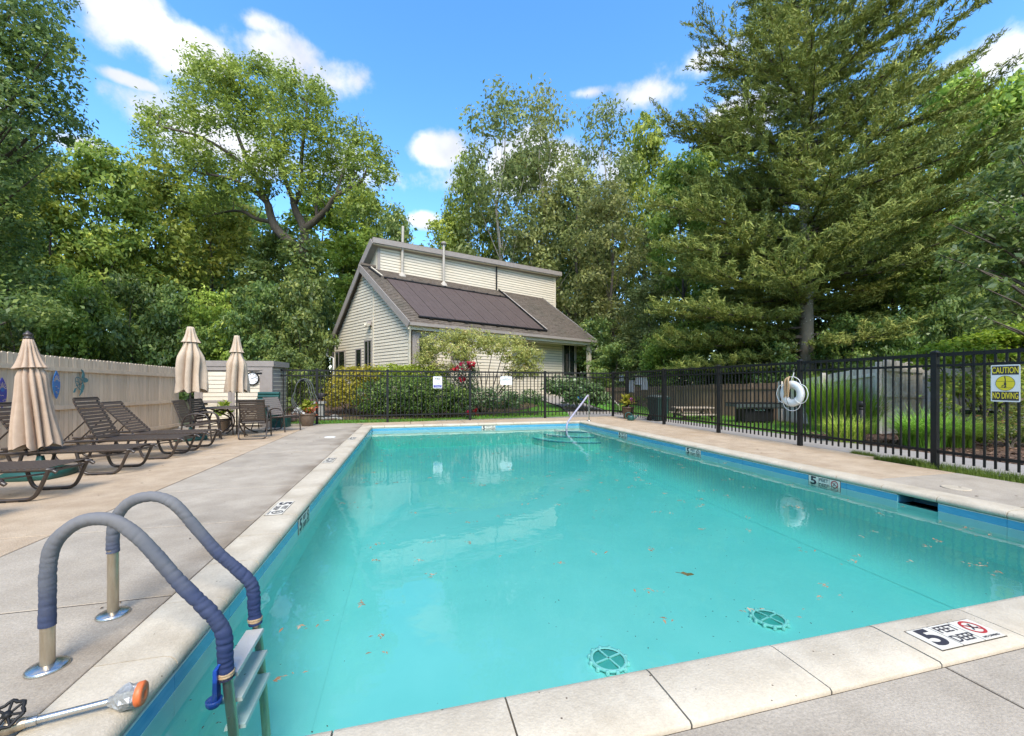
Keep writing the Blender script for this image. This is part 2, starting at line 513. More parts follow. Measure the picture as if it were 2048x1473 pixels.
# ------------------------------------------------------------ mesh helpers
class MB:
    def __init__(s):
        s.v = []
        s.f = []
        s.mi = []
        s.m = []
        s.smooth = []

    def _mat(s, m):
        if m not in s.m:
            s.m.append(m)
        return s.m.index(m)

    def add(s, vs, fs, m=None, smooth=False):
        o = len(s.v)
        s.v += [tuple(p) for p in vs]
        k = s._mat(m)
        for f in fs:
            s.f.append([i + o for i in f])
            s.mi.append(k)
            s.smooth.append(smooth)

    def box(s, a, b, m=None, taper=0):
        x0, y0, z0 = a
        x1, y1, z1 = b
        t = taper
        vs = [(x0, y0, z0), (x1, y0, z0), (x1, y1, z0), (x0, y1, z0), (x0 + t, y0 + t, z1), (x1 - t, y0 + t, z1), (x1 - t, y1 - t, z1), (x0 + t, y1 - t, z1)]
        s.add(vs, [(0, 3, 2, 1), (4, 5, 6, 7), (0, 1, 5, 4), (1, 2, 6, 5), (2, 3, 7, 6), (3, 0, 4, 7)], m)

    def bar(s, p, q, w, h, m=None, up=(0, 0, 1)):
        """box of section w x h along p-q"""
        p, q = Vector(p), Vector(q)
        d = (q - p).normalized()
        u = Vector(up)
        sd = d.cross(u)
        if sd.length < 1e-4:
            sd = d.cross(Vector((1, 0, 0)))
        sd.normalize()
        u = sd.cross(d)
        vs = []
        for c in (p, q):
            for a, b in ((-1, -1), (1, -1), (1, 1), (-1, 1)):
                vs.append(c + sd * a * w / 2 + u * b * h / 2)
        s.add(vs, [(0, 3, 2, 1), (4, 5, 6, 7), (0, 1, 5, 4), (1, 2, 6, 5), (2, 3, 7, 6), (3, 0, 4, 7)], m)

    def tube(s, pts, r, m=None, n=8, cap=True, smooth=True, wob=None):
        pts = [Vector(p) for p in pts]
        rs = r if isinstance(r, (list, tuple)) else [r] * len(pts)
        o = []
        prev = None
        for i, p in enumerate(pts):
            t = (pts[min(i + 1, len(pts) - 1)] - pts[max(i - 1, 0)]).normalized()
            if prev is None:
                a = t.cross(Vector((0, 0, 1)))
                if a.length < 0.05:
                    a = t.cross(Vector((0, 1, 0)))
            else:
                a = prev - t * prev.dot(t)
            a.normalize()
            prev = a
            b = t.cross(a)
            for k in range(n):
                th = 2 * math.pi * k / n
                rr = rs[i] * (1 + (wob(i, k) if wob else 0))
                o.append(p + (a * math.cos(th) + b * math.sin(th)) * rr)
        fs = []
        for i in range(len(pts) - 1):
            for k in range(n):
                fs.append((i * n + k, i * n + (k + 1) % n, (i + 1) * n + (k + 1) % n, (i + 1) * n + k))
        s.add(o, fs, m, smooth)
        if cap:
            s.add([o[k] for k in range(n)], [tuple(reversed(range(n)))], m)
            s.add([o[(len(pts) - 1) * n + k] for k in range(n)], [tuple(range(n))], m)

    def lathe(s, prof, m=None, n=20, c=(0, 0, 0), smooth=True, rad=None, axis=None):
        c = Vector(c)
        vs = []
        for j, (r, z) in enumerate(prof):
            for k in range(n):
                th = 2 * math.pi * k / n
                q = r * (rad(th, j) if rad else 1)
                p = Vector((q * math.cos(th), q * math.sin(th), z))
                if axis:
                    p = axis @ p
                vs.append(c + p)
        fs = []
        for j in range(len(prof) - 1):
            for k in range(n):
                fs.append((j * n + k, j * n + (k + 1) % n, (j + 1) * n + (k + 1) % n, (j + 1) * n + k))
        s.add(vs, fs, m, smooth)

    def poly(s, pts, thick, m=None, nrm=None):
        """flat polygon given thickness along its normal"""
        pts = [Vector(p) for p in pts]
        if nrm is None:
            nrm = (pts[1] - pts[0]).cross(pts[2] - pts[0]).normalized()
        nrm = Vector(nrm) * thick
        n = len(pts)
        vs = pts + [p + nrm for p in pts]
        fs = [tuple(reversed(range(n))), tuple(range(n, 2 * n))] + [(i, (i + 1) % n, n + (i + 1) % n, n + i) for i in range(n)]
        s.add(vs, fs, m)

    def mesh(s, name):
        me = bpy.data.meshes.new(name)
        me.from_pydata(s.v, [], s.f)
        for m in s.m:
            if m is not None:
                me.materials.append(m)
        me.polygons.foreach_set('material_index', s.mi)
        me.polygons.foreach_set('use_smooth', s.smooth)
        me.update()
        return me

    def build(s, name, parent=None, loc=None, **kw):
        return link(name, s.mesh(name), parent, loc, **kw)


def link(name, data, parent=None, loc=None, rot=None, kind=None, label=None, cat=None, group=None):
    o = bpy.data.objects.new(name, data)
    COL.objects.link(o)
    if parent is not None:
        o.parent = parent
    if loc is not None:
        o.location = loc
    if rot is not None:
        o.rotation_euler = rot
    for k, v in (('kind', kind), ('label', label), ('category', cat), ('group', group)):
        if v:
            o[k] = v
    return o


def thing(name, label, cat, loc=(0, 0, 0), rz=0, group=None):
    return link(name, None, None, loc, (0, 0, rz), None, label, cat, group)


def kids(o):
    return [c for c in COL.objects if c.parent == o]


def copy_tree(root, loc, rz, label):
    by = {}
    for c in COL.objects:
        if c.parent is not None:
            by.setdefault(c.parent, []).append(c)

    def rec(o, par):
        c = o.copy()
        COL.objects.link(c)
        if par is not None:
            c.parent = par
        for ch in by.get(o, []):
            rec(ch, c)
        return c
    r = rec(root, None)
    r.location = loc
    r.rotation_euler = (0, 0, rz)
    r['label'] = label
    return r


def spline(pts, k=6):
    P = [Vector(p) for p in pts]
    out = []
    for i in range(len(P) - 1):
        p0, p1, p2, p3 = P[max(i - 1, 0)], P[i], P[i + 1], P[min(i + 2, len(P) - 1)]
        for j in range(k):
            t = j / k
            out.append(0.5 * ((2 * p1) + (p2 - p0) * t + (2 * p0 - 5 * p1 + 4 * p2 - p3) * t * t + (3 * p1 - p0 - 3 * p2 + p3) * t ** 3))
    out.append(P[-1])
    return out


FONT = {}


def text(s, h, m, parent, loc, rot, squeeze=1.0, name='lettering', align='CENTER', bold=0.0):
    key = (s, bold, align)
    if key not in FONT:
        cu = bpy.data.curves.new('t', 'FONT')
        cu.body = s
        cu.align_x = align
        cu.align_y = 'CENTER'
        cu.size = 1.0
        cu.offset = bold
        cu.extrude = 0.012
        o = bpy.data.objects.new('t', cu)
        COL.objects.link(o)
        dg = bpy.context.evaluated_depsgraph_get()
        me = bpy.data.meshes.new_from_object(o.evaluated_get(dg))
        bpy.data.objects.remove(o)
        FONT[key] = me
    me = FONT[key].copy()
    me.materials.clear()
    me.materials.append(m)
    o = link(name, me, parent, loc, rot)
    o.scale = (h / 0.7 * squeeze, h / 0.7, 0.05)
    return o


def leaves(name, P, size, m, seed=0, out=None, up=0.5, aspect=0.55, tint=None, along=None, fold=0.25, parent=None, rnd=0.8, outw=0.5, mesh_only=False):
    """one folded four-cornered leaf at every point of P"""
    g = np.random.default_rng(seed)
    P = np.asarray(P, float)
    n = len(P)
    nr = g.normal(size=(n, 3)) * rnd
    nr[:, 2] += up * 1.6
    if out is not None:
        nr += out * outw * 1.6
    nr /= np.linalg.norm(nr, axis=1)[:, None] + 1e-9
    d = g.normal(size=(n, 3)) if along is None else along + g.normal(size=(n, 3)) * 0.35
    d -= nr * (d * nr).sum(1)[:, None]
    d /= np.linalg.norm(d, axis=1)[:, None] + 1e-9
    s = np.cross(nr, d)
    sz = size * g.uniform(0.5, 1.5, n)[:, None]
    w = sz * aspect * 0.5
    V = np.empty((n, 4, 3))
    V[:, 0] = P - d * sz * 0.5
    V[:, 1] = P + s * w + nr * w * fold - d * sz * 0.05
    V[:, 2] = P + d * sz * 0.5 - nr * sz * 0.08
    V[:, 3] = P - s * w + nr * w * fold - d * sz * 0.05
    me = bpy.data.meshes.new(name)
    me.vertices.add(4 * n)
    me.vertices.foreach_set('co', V.ravel())
    me.loops.add(4 * n)
    me.loops.foreach_set('vertex_index', np.arange(4 * n, dtype=np.int32))
    me.polygons.add(n)
    me.polygons.foreach_set('loop_start', np.arange(0, 4 * n, 4, dtype=np.int32))
    me.polygons.foreach_set('loop_total', np.full(n, 4, dtype=np.int32))
    t = (g.random(n) if tint is None else np.clip(tint + g.normal(size=n) * 0.16, 0, 1))
    a = me.attributes.new('tint', 'FLOAT', 'FACE')
    a.data.foreach_set('value', t.astype(np.float32))
    me.materials.append(m)
    me.update()
    me.validate()
    if mesh_only:
        return me
    return link(name, me, parent)


def clumps(blobs, n, seed=0, clump=0.6, per=14, flat=0.6, shell=0.5, gaps=0.0):
    """leaf points: blobs (x,y,z,rx,ry,rz) -> clumps -> leaves; returns points, outward vectors, tint"""
    g = np.random.default_rng(seed)
    B = np.asarray(blobs, float)
    vol = (B[:, 3] * B[:, 4] * B[:, 5]) ** 0.75
    nc = max(1, n // per)
    pick = g.choice(len(B), nc, p=vol / vol.sum())
    d = g.normal(size=(nc, 3))
    d /= np.linalg.norm(d, axis=1)[:, None]
    rad = shell + (1 - shell) * g.random(nc) ** 0.6
    C = B[pick, :3] + d * rad[:, None] * B[pick, 3:]
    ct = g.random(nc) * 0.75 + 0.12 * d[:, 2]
    k = np.repeat(np.arange(nc), per)
    off = g.normal(size=(len(k), 3)) * clump * np.array([1, 1, flat]) * 0.55
    off *= g.uniform(0.5, 1.3, nc)[k][:, None]
    P = C[k] + off
    return P, d[k], ct[k]


def tri_count():
    return sum(len(o.data.polygons) for o in COL.objects if o.type == 'MESH')

# ============================================================ THE SETTING
def smooth(t):
    t = min(1, max(0, t))
    return t * t * (3 - 2 * t)


def H(x, y):
    """height of the land beyond the pool yard"""
    return 0.7 * smooth((y - 15.5) / 8.5) + 0.9 * smooth((y - 30) / 30) - 0.06


def terrain():
    xs = sorted(set([-160, -110, -80, -60, -45, -35, -28, -22, -17, -13, -10, -8, -6, -4, -2.5, -1.25, 0, 2, 4, 6.1, 7, 8, 9, 10, 11.5, 13, 15, 18, 22, 28, 35, 45, 60, 80, 110, 160]))
    ys = sorted(set([-80, -50, -30, -18, -10, -5, -2, 0, 1.5, 4, 7, 10, 13.55, 14.5, 15.2] + [15.5 + .85 * i for i in range(1, 11)] + [25, 27, 30, 33, 36, 40, 45, 50, 56, 62, 75, 95, 120, 160, 220]))
    b = MB()
    idx = {}
    vs = []
    for j, y in enumerate(ys):
        for i, x in enumerate(xs):
            idx[i, j] = len(vs)
            vs.append((x, y, H(x, y)))
    fs = []
    for j in range(len(ys) - 1):
        for i in range(len(xs) - 1):
            if xs[i] >= -1.25 and xs[i + 1] <= 6.1 and ys[j] >= 1.5 and ys[j + 1] <= 13.55:
                continue
            fs.append((idx[i, j], idx[i + 1, j], idx[i + 1, j + 1], idx[i, j + 1]))
    b.add(vs, fs, M['soil'], True)
    b.build('ground', kind='structure')


terrain()


def sheet(name, m, outline, dz=0.004, res=0.6, kind='structure', label=None):
    """a sheet that follows the land: outline = rows of (y, x0, x1)"""
    b = MB()
    rows = []
    for (y0, a0, b0), (y1, a1, b1) in zip(outline[:-1], outline[1:]):
        k = max(1, int(abs(y1 - y0) / res))
        for i in range(k):
            t = i / k
            rows.append((y0 + (y1 - y0) * t, a0 + (a1 - a0) * t, b0 + (b1 - b0) * t))
    rows.append(outline[-1])
    n = 10
    vs = []
    for y, a, c in rows:
        for i in range(n + 1):
            x = a + (c - a) * i / n
            vs.append((x, y, H(x, y) + dz))
    fs = [(j * (n + 1) + i, j * (n + 1) + i + 1, (j + 1) * (n + 1) + i + 1, (j + 1) * (n + 1) + i) for j in range(len(rows) - 1) for i in range(n)]
    b.add(vs, fs, m, True)
    return b.build(name, kind=kind, label=label)


WX0, WX1, WY0, WY1 = -1.08, 5.93, 1.655, 13.43          # faces of the pool walls
WZ = -0.158                                              # water level

# lawns, paths, beds outside the fence
sheet('lawn', M['lawn'], [(14.62, -4.2, -2.6), (15.05, -4.2, 2.0), (15.6, -4, 6.4), (16.6, -3.6, 6.9), (18.6, -1.0, 7.2), (20.0, 2.0, 7.0), (21.2, 4.0, 6.4)], 0.03)
sheet('side_lawn', M['lawn'], [(8.6, 9.9, 11.3), (9.6, 9.75, 12.3), (12.5, 9.6, 13.0), (15.5, 9.6, 13.6), (17.5, 9.8, 14.2), (19.5, 10.4, 14.0)], 0.034)
sheet('slope_lawn', M['lawn'], [(17.2, 9.2, 9.75), (19.5, 9.2, 10.4), (22, 9.0, 12), (24, 9.2, 12.5)], 0.03)
sheet('footpath', M['path'], [(14.78, 0.5, 9.6), (15.35, 1.2, 9.6), (15.72, 6.5, 9.6), (17.2, 7.0, 9.1), (19, 7.35, 9.0), (21, 7.0, 8.8), (23.5, 6.2, 8.4)], 0.05)
sheet('side_path', M['path'], [(0.5, 8.25, 9.75), (6, 8.28, 9.72), (14.7, 8.3, 9.6)], 0.046)
sheet('mulch_bed', M['mulch'], [(2.0, 9.78, 14.5), (6.0, 9.76, 14.2), (8.0, 9.76, 13.2), (8.8, 9.9, 12.8), (10.0, 11.5, 13.2)], 0.03)
sheet('front_bed', M['mulch'], [(16.2, -4.5, 1.2), (17.5, -5, 4.5), (19.2, -5, 6.3), (22.0, -5, 5.8)], 0.045)

# the deck: every slab a piece of its own
deck = link('pool_deck', None, None, (0, 0, 0), kind='structure')
slab_n = 0


def slab(pts, m, dz=0.0):
    g = 0.007
    c = sum((Vector((*p, 0)) for p in pts), Vector()) / len(pts)
    top = []
    for p in pts:
        q = Vector((*p, 0))
        sx = -1 if q.x > c.x else 1
        sy = -1 if q.y > c.y else 1
        top.append((q.x + g * sx, q.y + g * sy))
    b = MB()
    e = 0.004
    n = len(top)
    vs = []
    for x, y in top:
        vs.append((x, y, -0.09))
    for x, y in top:
        vs.append((x, y, dz - e))
    for x, y in top:
        d = Vector((c.x - x, c.y - y)).normalized() * e * 1.3
        vs.append((x + d.x, y + d.y, dz))
    fs = [tuple(range(2 * n, 3 * n))]
    for k in (0, n):
        fs += [(k + i, k + (i + 1) % n, k + n + (i + 1) % n, k + n + i) for i in range(n)]
    b.add(vs, fs, m)
    return b.build('slab', deck)


rs = random.Random(3)
jy = [-2.0, -0.4, 1.02, 2.48, 2.96, 4.40, 5.82, 7.25, 8.7, 10.15, 11.6, 13.05, 14.5]
jy = [-2.0, -0.2, 1.48, 2.96, 4.40, 5.82, 7.25, 8.7, 10.15, 11.6, 13.05, 14.45]
for a, c in zip(jy[:-1], jy[1:]):
    slab([(-2.98, a), (-1.405, a), (-1.405, c), (-2.98, c)], M['concrete'], rs.uniform(-.001, .002))
for a, c in ((-2, 1.48), (1.48, 4.40), (4.40, 8.7), (8.7, 13.05), (13.05, 15.0)):
    slab([(-7.4, a), (-2.98, a), (-2.98, c), (-7.4, c)], M['aggregate'] if a < 13 else M['concrete'], rs.uniform(-.001, .001))
jx = [-1.405, 0.45, 2.4, 4.35, 6.275, 8.0]
for a, c in zip(jx[:-1], jx[1:]):
    slab([(a, -1.2), (c, -1.2), (c, 1.33), (a, 1.33)], M['concrete'], rs.uniform(-.001, .001))
for a, c in ((1.33, 2.85), (2.85, 4.2)):
    slab([(6.275, a), (7.85, a), (7.85, c), (6.275, c)], M['concrete'], rs.uniform(-.001, .001))
jr = [4.2, 5.5, 6.35, 8.9, 11.5, 13.76]
for a, c in zip(jr[:-1], jr[1:]):
    slab([(6.275, a), (7.85 if a < 5 else 8.22, a), (7.85 if a < 5 else 8.22, c), (6.275, c)], M['aggregate'], rs.uniform(-.001, .001))


def far_y(x):
    return 14.80 + 0.059 * x


jf = [-2.98, -1.68, 0.1, 1.9, 3.7, 5.5, 7.2, 8.24]
for i, (a, c) in enumerate(zip(jf[:-1], jf[1:])):
    y0 = 13.765 if a > -2 else 14.45
    slab([(a, y0), (c, y0), (c, far_y(c)), (a, far_y(a))], M['concrete'] if i == 0 else M['aggregate'], rs.uniform(-.001, .001))
b = MB()
b.box((-1.68, 13.76, -.05), (-1.405, 14.45, -.004), M['concrete'])
b.build('slab', deck)

b = MB()                                                 # dark bed seen in the open joints
for x0, y0, x1, y1 in ((-7.3, -1.9, -1.41, 14.3), (-1.41, -1.1, 7.8, 1.32), (6.28, 1.32, 7.8, 13.7), (-2.9, 13.78, 8.1, 14.6)):
    b.add([(x0, y0, -.0035), (x1, y0, -.0035), (x1, y1, -.0035), (x0, y1, -.0035)], [(0, 1, 2, 3)], M['gap'])
b.build('joint_bed', deck)

# pool shell
pool = link('pool_basin', None, None, (0, 0, 0), kind='structure')
FZ0, FZ1 = -1.05, -0.72
b = MB()
b.add([(WX0, WY0, FZ0), (WX1, WY0, FZ0), (WX1, WY1, FZ1), (WX0, WY1, FZ1)], [(0, 1, 2, 3)], M['plaster'])
b.add([(WX0 - .3, WY0 - .3, -1.5), (WX1 + .3, WY0 - .3, -1.5), (WX1 + .3, WY1 + .3, -1.5), (WX0 - .3, WY1 + .3, -1.5)], [(0, 1, 2, 3)], M['plaster'])
# cove between floor and walls
cv = 0.46
for (x, sg) in ((WX0, 1), (WX1, -1)):
    vs, nc_ = [], 9
    for i in range(nc_ + 1):
        th = math.pi / 2 * i / nc_
        xx_, hz_ = x + sg * (.001 + cv * (1 - math.cos(th))), cv * (1 - math.sin(th)) + .003
        vs += [(xx_, WY0, FZ0 + hz_), (xx_, WY1, FZ1 + hz_)]
    b.add(vs, [(2 * i, 2 * i + 1, 2 * i + 3, 2 * i + 2) for i in range(nc_)], M['plaster'], True)
b.build('pool_floor', pool)
SK0, SK1 = ON_X(1877, WX1)[0], ON_X(1795, WX1)[0]        # skimmer mouth
T = 0.28


def wall(a, c):
    w = MB()
    w.box(a, c, M['wallplaster'])
    w.build('pool_wall', pool)


wall((WX0 - T, WY0 - T, -1.3), (WX0, WY1 + T, -.078))
wall((WX0, WY0 - T, -1.3), (WX1, WY0, -.078))
wall((WX0, WY1, -1.3), (WX1, WY1 + T, -.078))
wall((WX1, WY0 - T, -1.3), (WX1 + T, SK0, -.078))
wall((WX1, SK1, -1.3), (WX1 + T, WY1 + T, -.078))
wall((WX1, SK0, -1.3), (WX1 + T, SK1, -.172))
sk = MB()
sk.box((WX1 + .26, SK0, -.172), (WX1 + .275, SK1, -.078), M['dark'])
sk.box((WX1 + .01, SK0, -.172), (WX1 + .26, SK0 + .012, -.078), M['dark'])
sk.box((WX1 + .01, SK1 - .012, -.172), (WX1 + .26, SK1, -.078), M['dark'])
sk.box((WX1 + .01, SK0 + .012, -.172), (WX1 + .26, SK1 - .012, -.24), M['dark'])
sk.build('skimmer_mouth', pool)
tp = 0.008


def band(axis, w, s, a, c):
    """blue tile band over a painted reflection row, on one wall from a to c: pieces 0.61 long, joints between them"""
    n = max(1, round((c - a) / 0.61))
    for i in range(n):
        p, q = a + (c - a) * i / n + .0015, a + (c - a) * (i + 1) / n - .0015
        for nm, z0, z1, mt, th in (('blue_tile', -.155, -.076, 'tile', tp), ('pale_reflection', -.275, -.1565, 'band', tp), ('trim_tile', -.0745, -.066, 'tilelight', tp + .002)):  # the pale row is the coping's mirror image painted below the waterline
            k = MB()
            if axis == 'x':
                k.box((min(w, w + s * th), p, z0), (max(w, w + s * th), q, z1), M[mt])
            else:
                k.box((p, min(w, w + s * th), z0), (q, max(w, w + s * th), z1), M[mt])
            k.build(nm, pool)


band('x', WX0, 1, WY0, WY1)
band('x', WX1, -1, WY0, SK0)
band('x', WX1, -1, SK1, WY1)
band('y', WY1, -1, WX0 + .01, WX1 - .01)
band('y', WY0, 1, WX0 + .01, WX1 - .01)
# corner steps under water
for k, (r, z) in enumerate(((1.75, -.52), (1.35, -.40), (0.95, -.28))):
    st = MB()
    n = 18
    arc = [(WX1 - r * math.cos(t), WY1 - r * math.sin(t)) for t in [math.pi / 2 * i / n for i in range(n + 1)]]
    st.poly([(WX1 - .01, WY1 - .01, z)] + [(x, y, z) for x, y in arc], -.35, M['plaster'], (0, 0, 1))
    st.build('step', pool)
    ed = MB()
    ed.tube([(x, y, z) for x, y in arc], .018, M['tile'], 6, cap=False)
    ed.build('step_edge', pool)

# coping stones with a rounded nose, each a piece
cop = link('pool_coping', None, None, (0, 0, 0), kind='structure')
PROF = [(0, -.09), (0, .002), (.008, .010), (.15, .012), (.285, .012), (.308, .006), (.326, -.008), (.336, -.028), (.336, -.046), (.326, -.060), (.305, -.0655), (.20, -.0655)]


def stone(o, d, w, s0, s1, k0=0, k1=0, jit=0):
    """o origin on the outer edge, d direction of the run, w direction to the water"""
    o, d, w = Vector(o), Vector(d), Vector(w)
    b = MB()
    n = len(PROF)
    vs = []
    gp = .004
    for s, k, sg in ((s0, k0, 1), (s1, k1, -1)):
        for e in (0, 1):
            pass
        for a, z in PROF:
            vs.append(o + d * (s + k * a + sg * gp) + w * a + Vector((0, 0, z + jit)))
    fs = [(i, i + 1, n + i + 1, n + i) for i in range(n - 1)]
    b.add(vs, fs, M['coping'], True)
    b.add(vs[:n], [tuple(range(n))], M['coping'])
    b.add(vs[n:], [tuple(reversed(range(n)))], M['coping'])
    me = b.mesh('coping_stone')
    # keep facing outwards
    me.flip_normals() if (d.cross(w)).z < 0 else None
    return link('coping_stone', me, cop)


OX0, OX1, OY0, OY1 = WX0 - .32, WX1 + .32, WY0 - .32, WY1 + .32


def run(o, d, w, L, joints):
    js = [0] + joints + [L]
    for i in range(len(js) - 1):
        stone(o, d, w, js[i], js[i + 1], 1 if i == 0 else 0, -1 if i == len(js) - 2 else 0, rs.uniform(-.0015, .0015))


lenY, lenX = OY1 - OY0, OX1 - OX0
run((OX0, OY0, 0), (0, 1, 0), (1, 0, 0), lenY, [2.28 - OY0 + .552 * i for i in range(20)] + [12.0])
run((OX0, OY0, 0), (1, 0, 0), (0, 1, 0), lenX, [1.05 - .66 - .66 - OX0, 1.05 - .66 - OX0, 1.05 - OX0, 1.74 - OX0, 2.4 - OX0, 3.06 - OX0, 3.72 - OX0, 4.38 - OX0, 5.04 - OX0, 5.7 - OX0])
run((OX1, OY0, 0), (0, 1, 0), (-1, 0, 0), lenY, [2.77 - OY0 + .57 * i for i in range(18)])
run((OX0, OY1, 0), (1, 0, 0), (0, -1, 0), lenX, [.7 + .6 * i for i in range(11)])
b = MB()                                                 # dirty joint round the coping
for a, c in (((OX0 - .006, OY0 - .012, -.1), (OX0 + .002, OY1, -.012)), ((OX0, OY0 - .010, -.1), (OX1, OY0 + .002, -.012)), ((OX1 - .002, OY0, -.1), (OX1 + .02, OY1, -.012)), ((OX0, OY1 - .002, -.1), (OX1, OY1 + .012, -.012))):
    b.box(a, c, M['gap'])
b.build('joint_dirt_and_shade', cop)

# water: a closed body, clear, tinted by what it takes out of the light
wm = bpy.data.materials.new('pool_water')
wm.use_nodes = True
nt = wm.node_tree
nt.nodes.clear()
N, L = nt.nodes.new, nt.links.new
wo = N('ShaderNodeOutputMaterial')
tr = N('ShaderNodeBsdfTransparent')
gl = N('ShaderNodeBsdfGlossy')
gl.inputs['Roughness'].default_value = 0.012
fr = N('ShaderNodeFresnel')
fr.inputs['IOR'].default_value = 1.42
tc = N('ShaderNodeNewGeometry')
nz = N('ShaderNodeTexNoise')
nz.inputs['Scale'].default_value = 1.5
nz.inputs['Detail'].default_value = 3
nz2 = N('ShaderNodeTexNoise')
nz2.inputs['Scale'].default_value = 9
nz2.inputs['Detail'].default_value = 2
L(tc.outputs['Position'], nz.inputs['Vector'])
L(tc.outputs['Position'], nz2.inputs['Vector'])
ma = N('ShaderNodeMath')
ma.operation = 'MULTIPLY_ADD'
ma.inputs[1].default_value = 0.12
L(nz2.outputs[0], ma.inputs[0])
L(nz.outputs[0], ma.inputs[2])
bp = N('ShaderNodeBump')
bp.inputs['Strength'].default_value = 0.5
bp.inputs['Distance'].default_value = 0.012
L(ma.outputs[0], bp.inputs['Height'])
L(bp.outputs[0], gl.inputs['Normal'])
L(bp.outputs[0], fr.inputs['Normal'])
mx = N('ShaderNodeMixShader')
L(fr.outputs[0], mx.inputs[0])
L(tr.outputs[0], mx.inputs[1])
L(gl.outputs[0], mx.inputs[2])
L(mx.outputs[0], wo.inputs['Surface'])
va = N('ShaderNodeVolumeAbsorption')
va.inputs['Color'].default_value = (.25, .84, .82, 1)
va.inputs['Density'].default_value = 0.52
L(va.outputs[0], wo.inputs['Volume'])
b = MB()
b.box((WX0 - .03, WY0 - .03, -1.4), (WX1 + .03, WY1 + .03, WZ), wm)
b.build('pool_water', kind='structure')


# ------------------------------------------------------------ depth markers and other writing
def rotm(x, y, z):
    return Matrix((x, y, z)).transposed().to_euler()


FACE = {'up_near': rotm((1, 0, 0), (0, 1, 0), (0, 0, 1)), 'up_left': rotm((0, -1, 0), (1, 0, 0), (0, 0, 1)), 'up_right': rotm((0, 1, 0), (-1, 0, 0), (0, 0, 1)),
        'west': rotm((0, -1, 0), (0, 0, 1), (-1, 0, 0)), 'east': rotm((0, 1, 0), (0, 0, 1), (1, 0, 0)), 'south': rotm((1, 0, 0), (0, 0, 1), (0, -1, 0))}


def ring(b, c, r0, r1, z, m, n=28):
    vs = []
    for k in range(n):
        t = 2 * math.pi * k / n
        vs += [(c[0] + r0 * math.cos(t), c[1] + r0 * math.sin(t), z), (c[0] + r1 * math.cos(t), c[1] + r1 * math.sin(t), z)]
    b.add(vs, [(2 * k, 2 * k + 1, (2 * k + 3) % (2 * n), (2 * k + 2) % (2 * n)) for k in range(n)], m)


def disc(b, c, r, z, m, n=28, e=1.0):
    b.add([(c[0] + r * math.cos(2 * math.pi * k / n), c[1] + e * r * math.sin(2 * math.pi * k / n), z) for k in range(n)], [tuple(range(n))], m)


def strip(b, pts, w, z, m):
    for p, q in zip(pts[:-1], pts[1:]):
        d = Vector((q[0] - p[0], q[1] - p[1], 0))
        if d.length < 1e-6:
            continue
        s = Vector((-d.y, d.x, 0)).normalized() * w / 2
        p, q = Vector((p[0], p[1], z)), Vector((q[0], q[1], z))
        b.add([p - s, q - s, q + s, p + s], [(0, 1, 2, 3)], m)


def marker(loc, face, label, ringm='ink', small=True, num='5'):
    t = thing('depth_marker', label, 'depth marker', loc, group='pool depth markers')
    t.rotation_euler = FACE[face]
    g = MB()
    g.box((-.236, -.080, -.004), (.236, .080, .0015), M['gap'])
    g.build('grout_bed', t)
    for i in range(3):
        k = MB()
        k.box((-.232 + .156 * i, -.076, -.003), (-.232 + .156 * i + .152, .076, .004), M['ceramic'], .0015)
        k.build('tile', t)
    text(num, .115, M['ink'], t, (-.156, 0, .0052), (0, 0, 0), 1.25, 'numeral', bold=.03)
    text('FEET', .048, M['ink'], t, (0, .036, .0052), (0, 0, 0), .95, bold=.012)
    text('DEEP', .048, M['ink'], t, (0, -.036, .0052), (0, 0, 0), .95, bold=.012)
    s = MB()
    ring(s, (.156, .014), .040, .053, .0056, M[ringm])
    strip(s, [(.118, .040), (.194, -.012)], .009, .0062, M[ringm])
    strip(s, [(.135, -.006), (.150, .010), (.160, .024), (.168, .040)], .007, .0068, M['ink'])
    strip(s, [(.150, .010), (.170, .002), (.182, .008)], .006, .0074, M['ink'])
    strip(s, [(.150, .012), (.146, .034)], .005, .0080, M['ink'])
    s.build('no_diving_symbol', t)
    text('NO DIVING', .012, M['ink'], t, (.156, -.060, .0052), (0, 0, 0), 1.3)
    return t


CZ = .0125
marker((2.74, 1.47, CZ), 'up_near', 'red and black five feet depth marker set in the near coping', 'red')
marker((OX0 + .115, 4.72, CZ), 'up_left', 'depth marker tiles in the left coping, the one nearest the pool ladder')
p = G(650, 923)
marker((OX0 + .115, p.y, CZ), 'up_left', 'depth marker tiles in the left coping, halfway along that side')
p = G(693, 879)
marker((OX0 + .115, p.y, CZ), 'up_left', 'small far depth marker tiles in the left coping near the back corner')
mz = -.1435
marker((WX1 - .011, ON_X(1649, WX1)[0], mz), 'west', 'depth marker tiles on the right pool wall beside the skimmer opening', 'red')
marker((WX1 - .011, ON_X(1387, WX1)[0], mz), 'west', 'depth marker tiles midway along the right pool wall at the waterline')
marker((WX1 - .011, ON_X(1246, WX1)[0], mz), 'west', 'depth marker tiles on the right pool wall near the corner steps')
marker((ON_Y(977, WY1)[0], WY1 - .011, mz), 'south', 'depth marker tiles in the middle of the far pool wall')
marker((WX0 + .011, G(601, 1033, -.1).y, mz), 'east', 'depth marker tiles on the left pool wall at the waterline beyond the ladder')

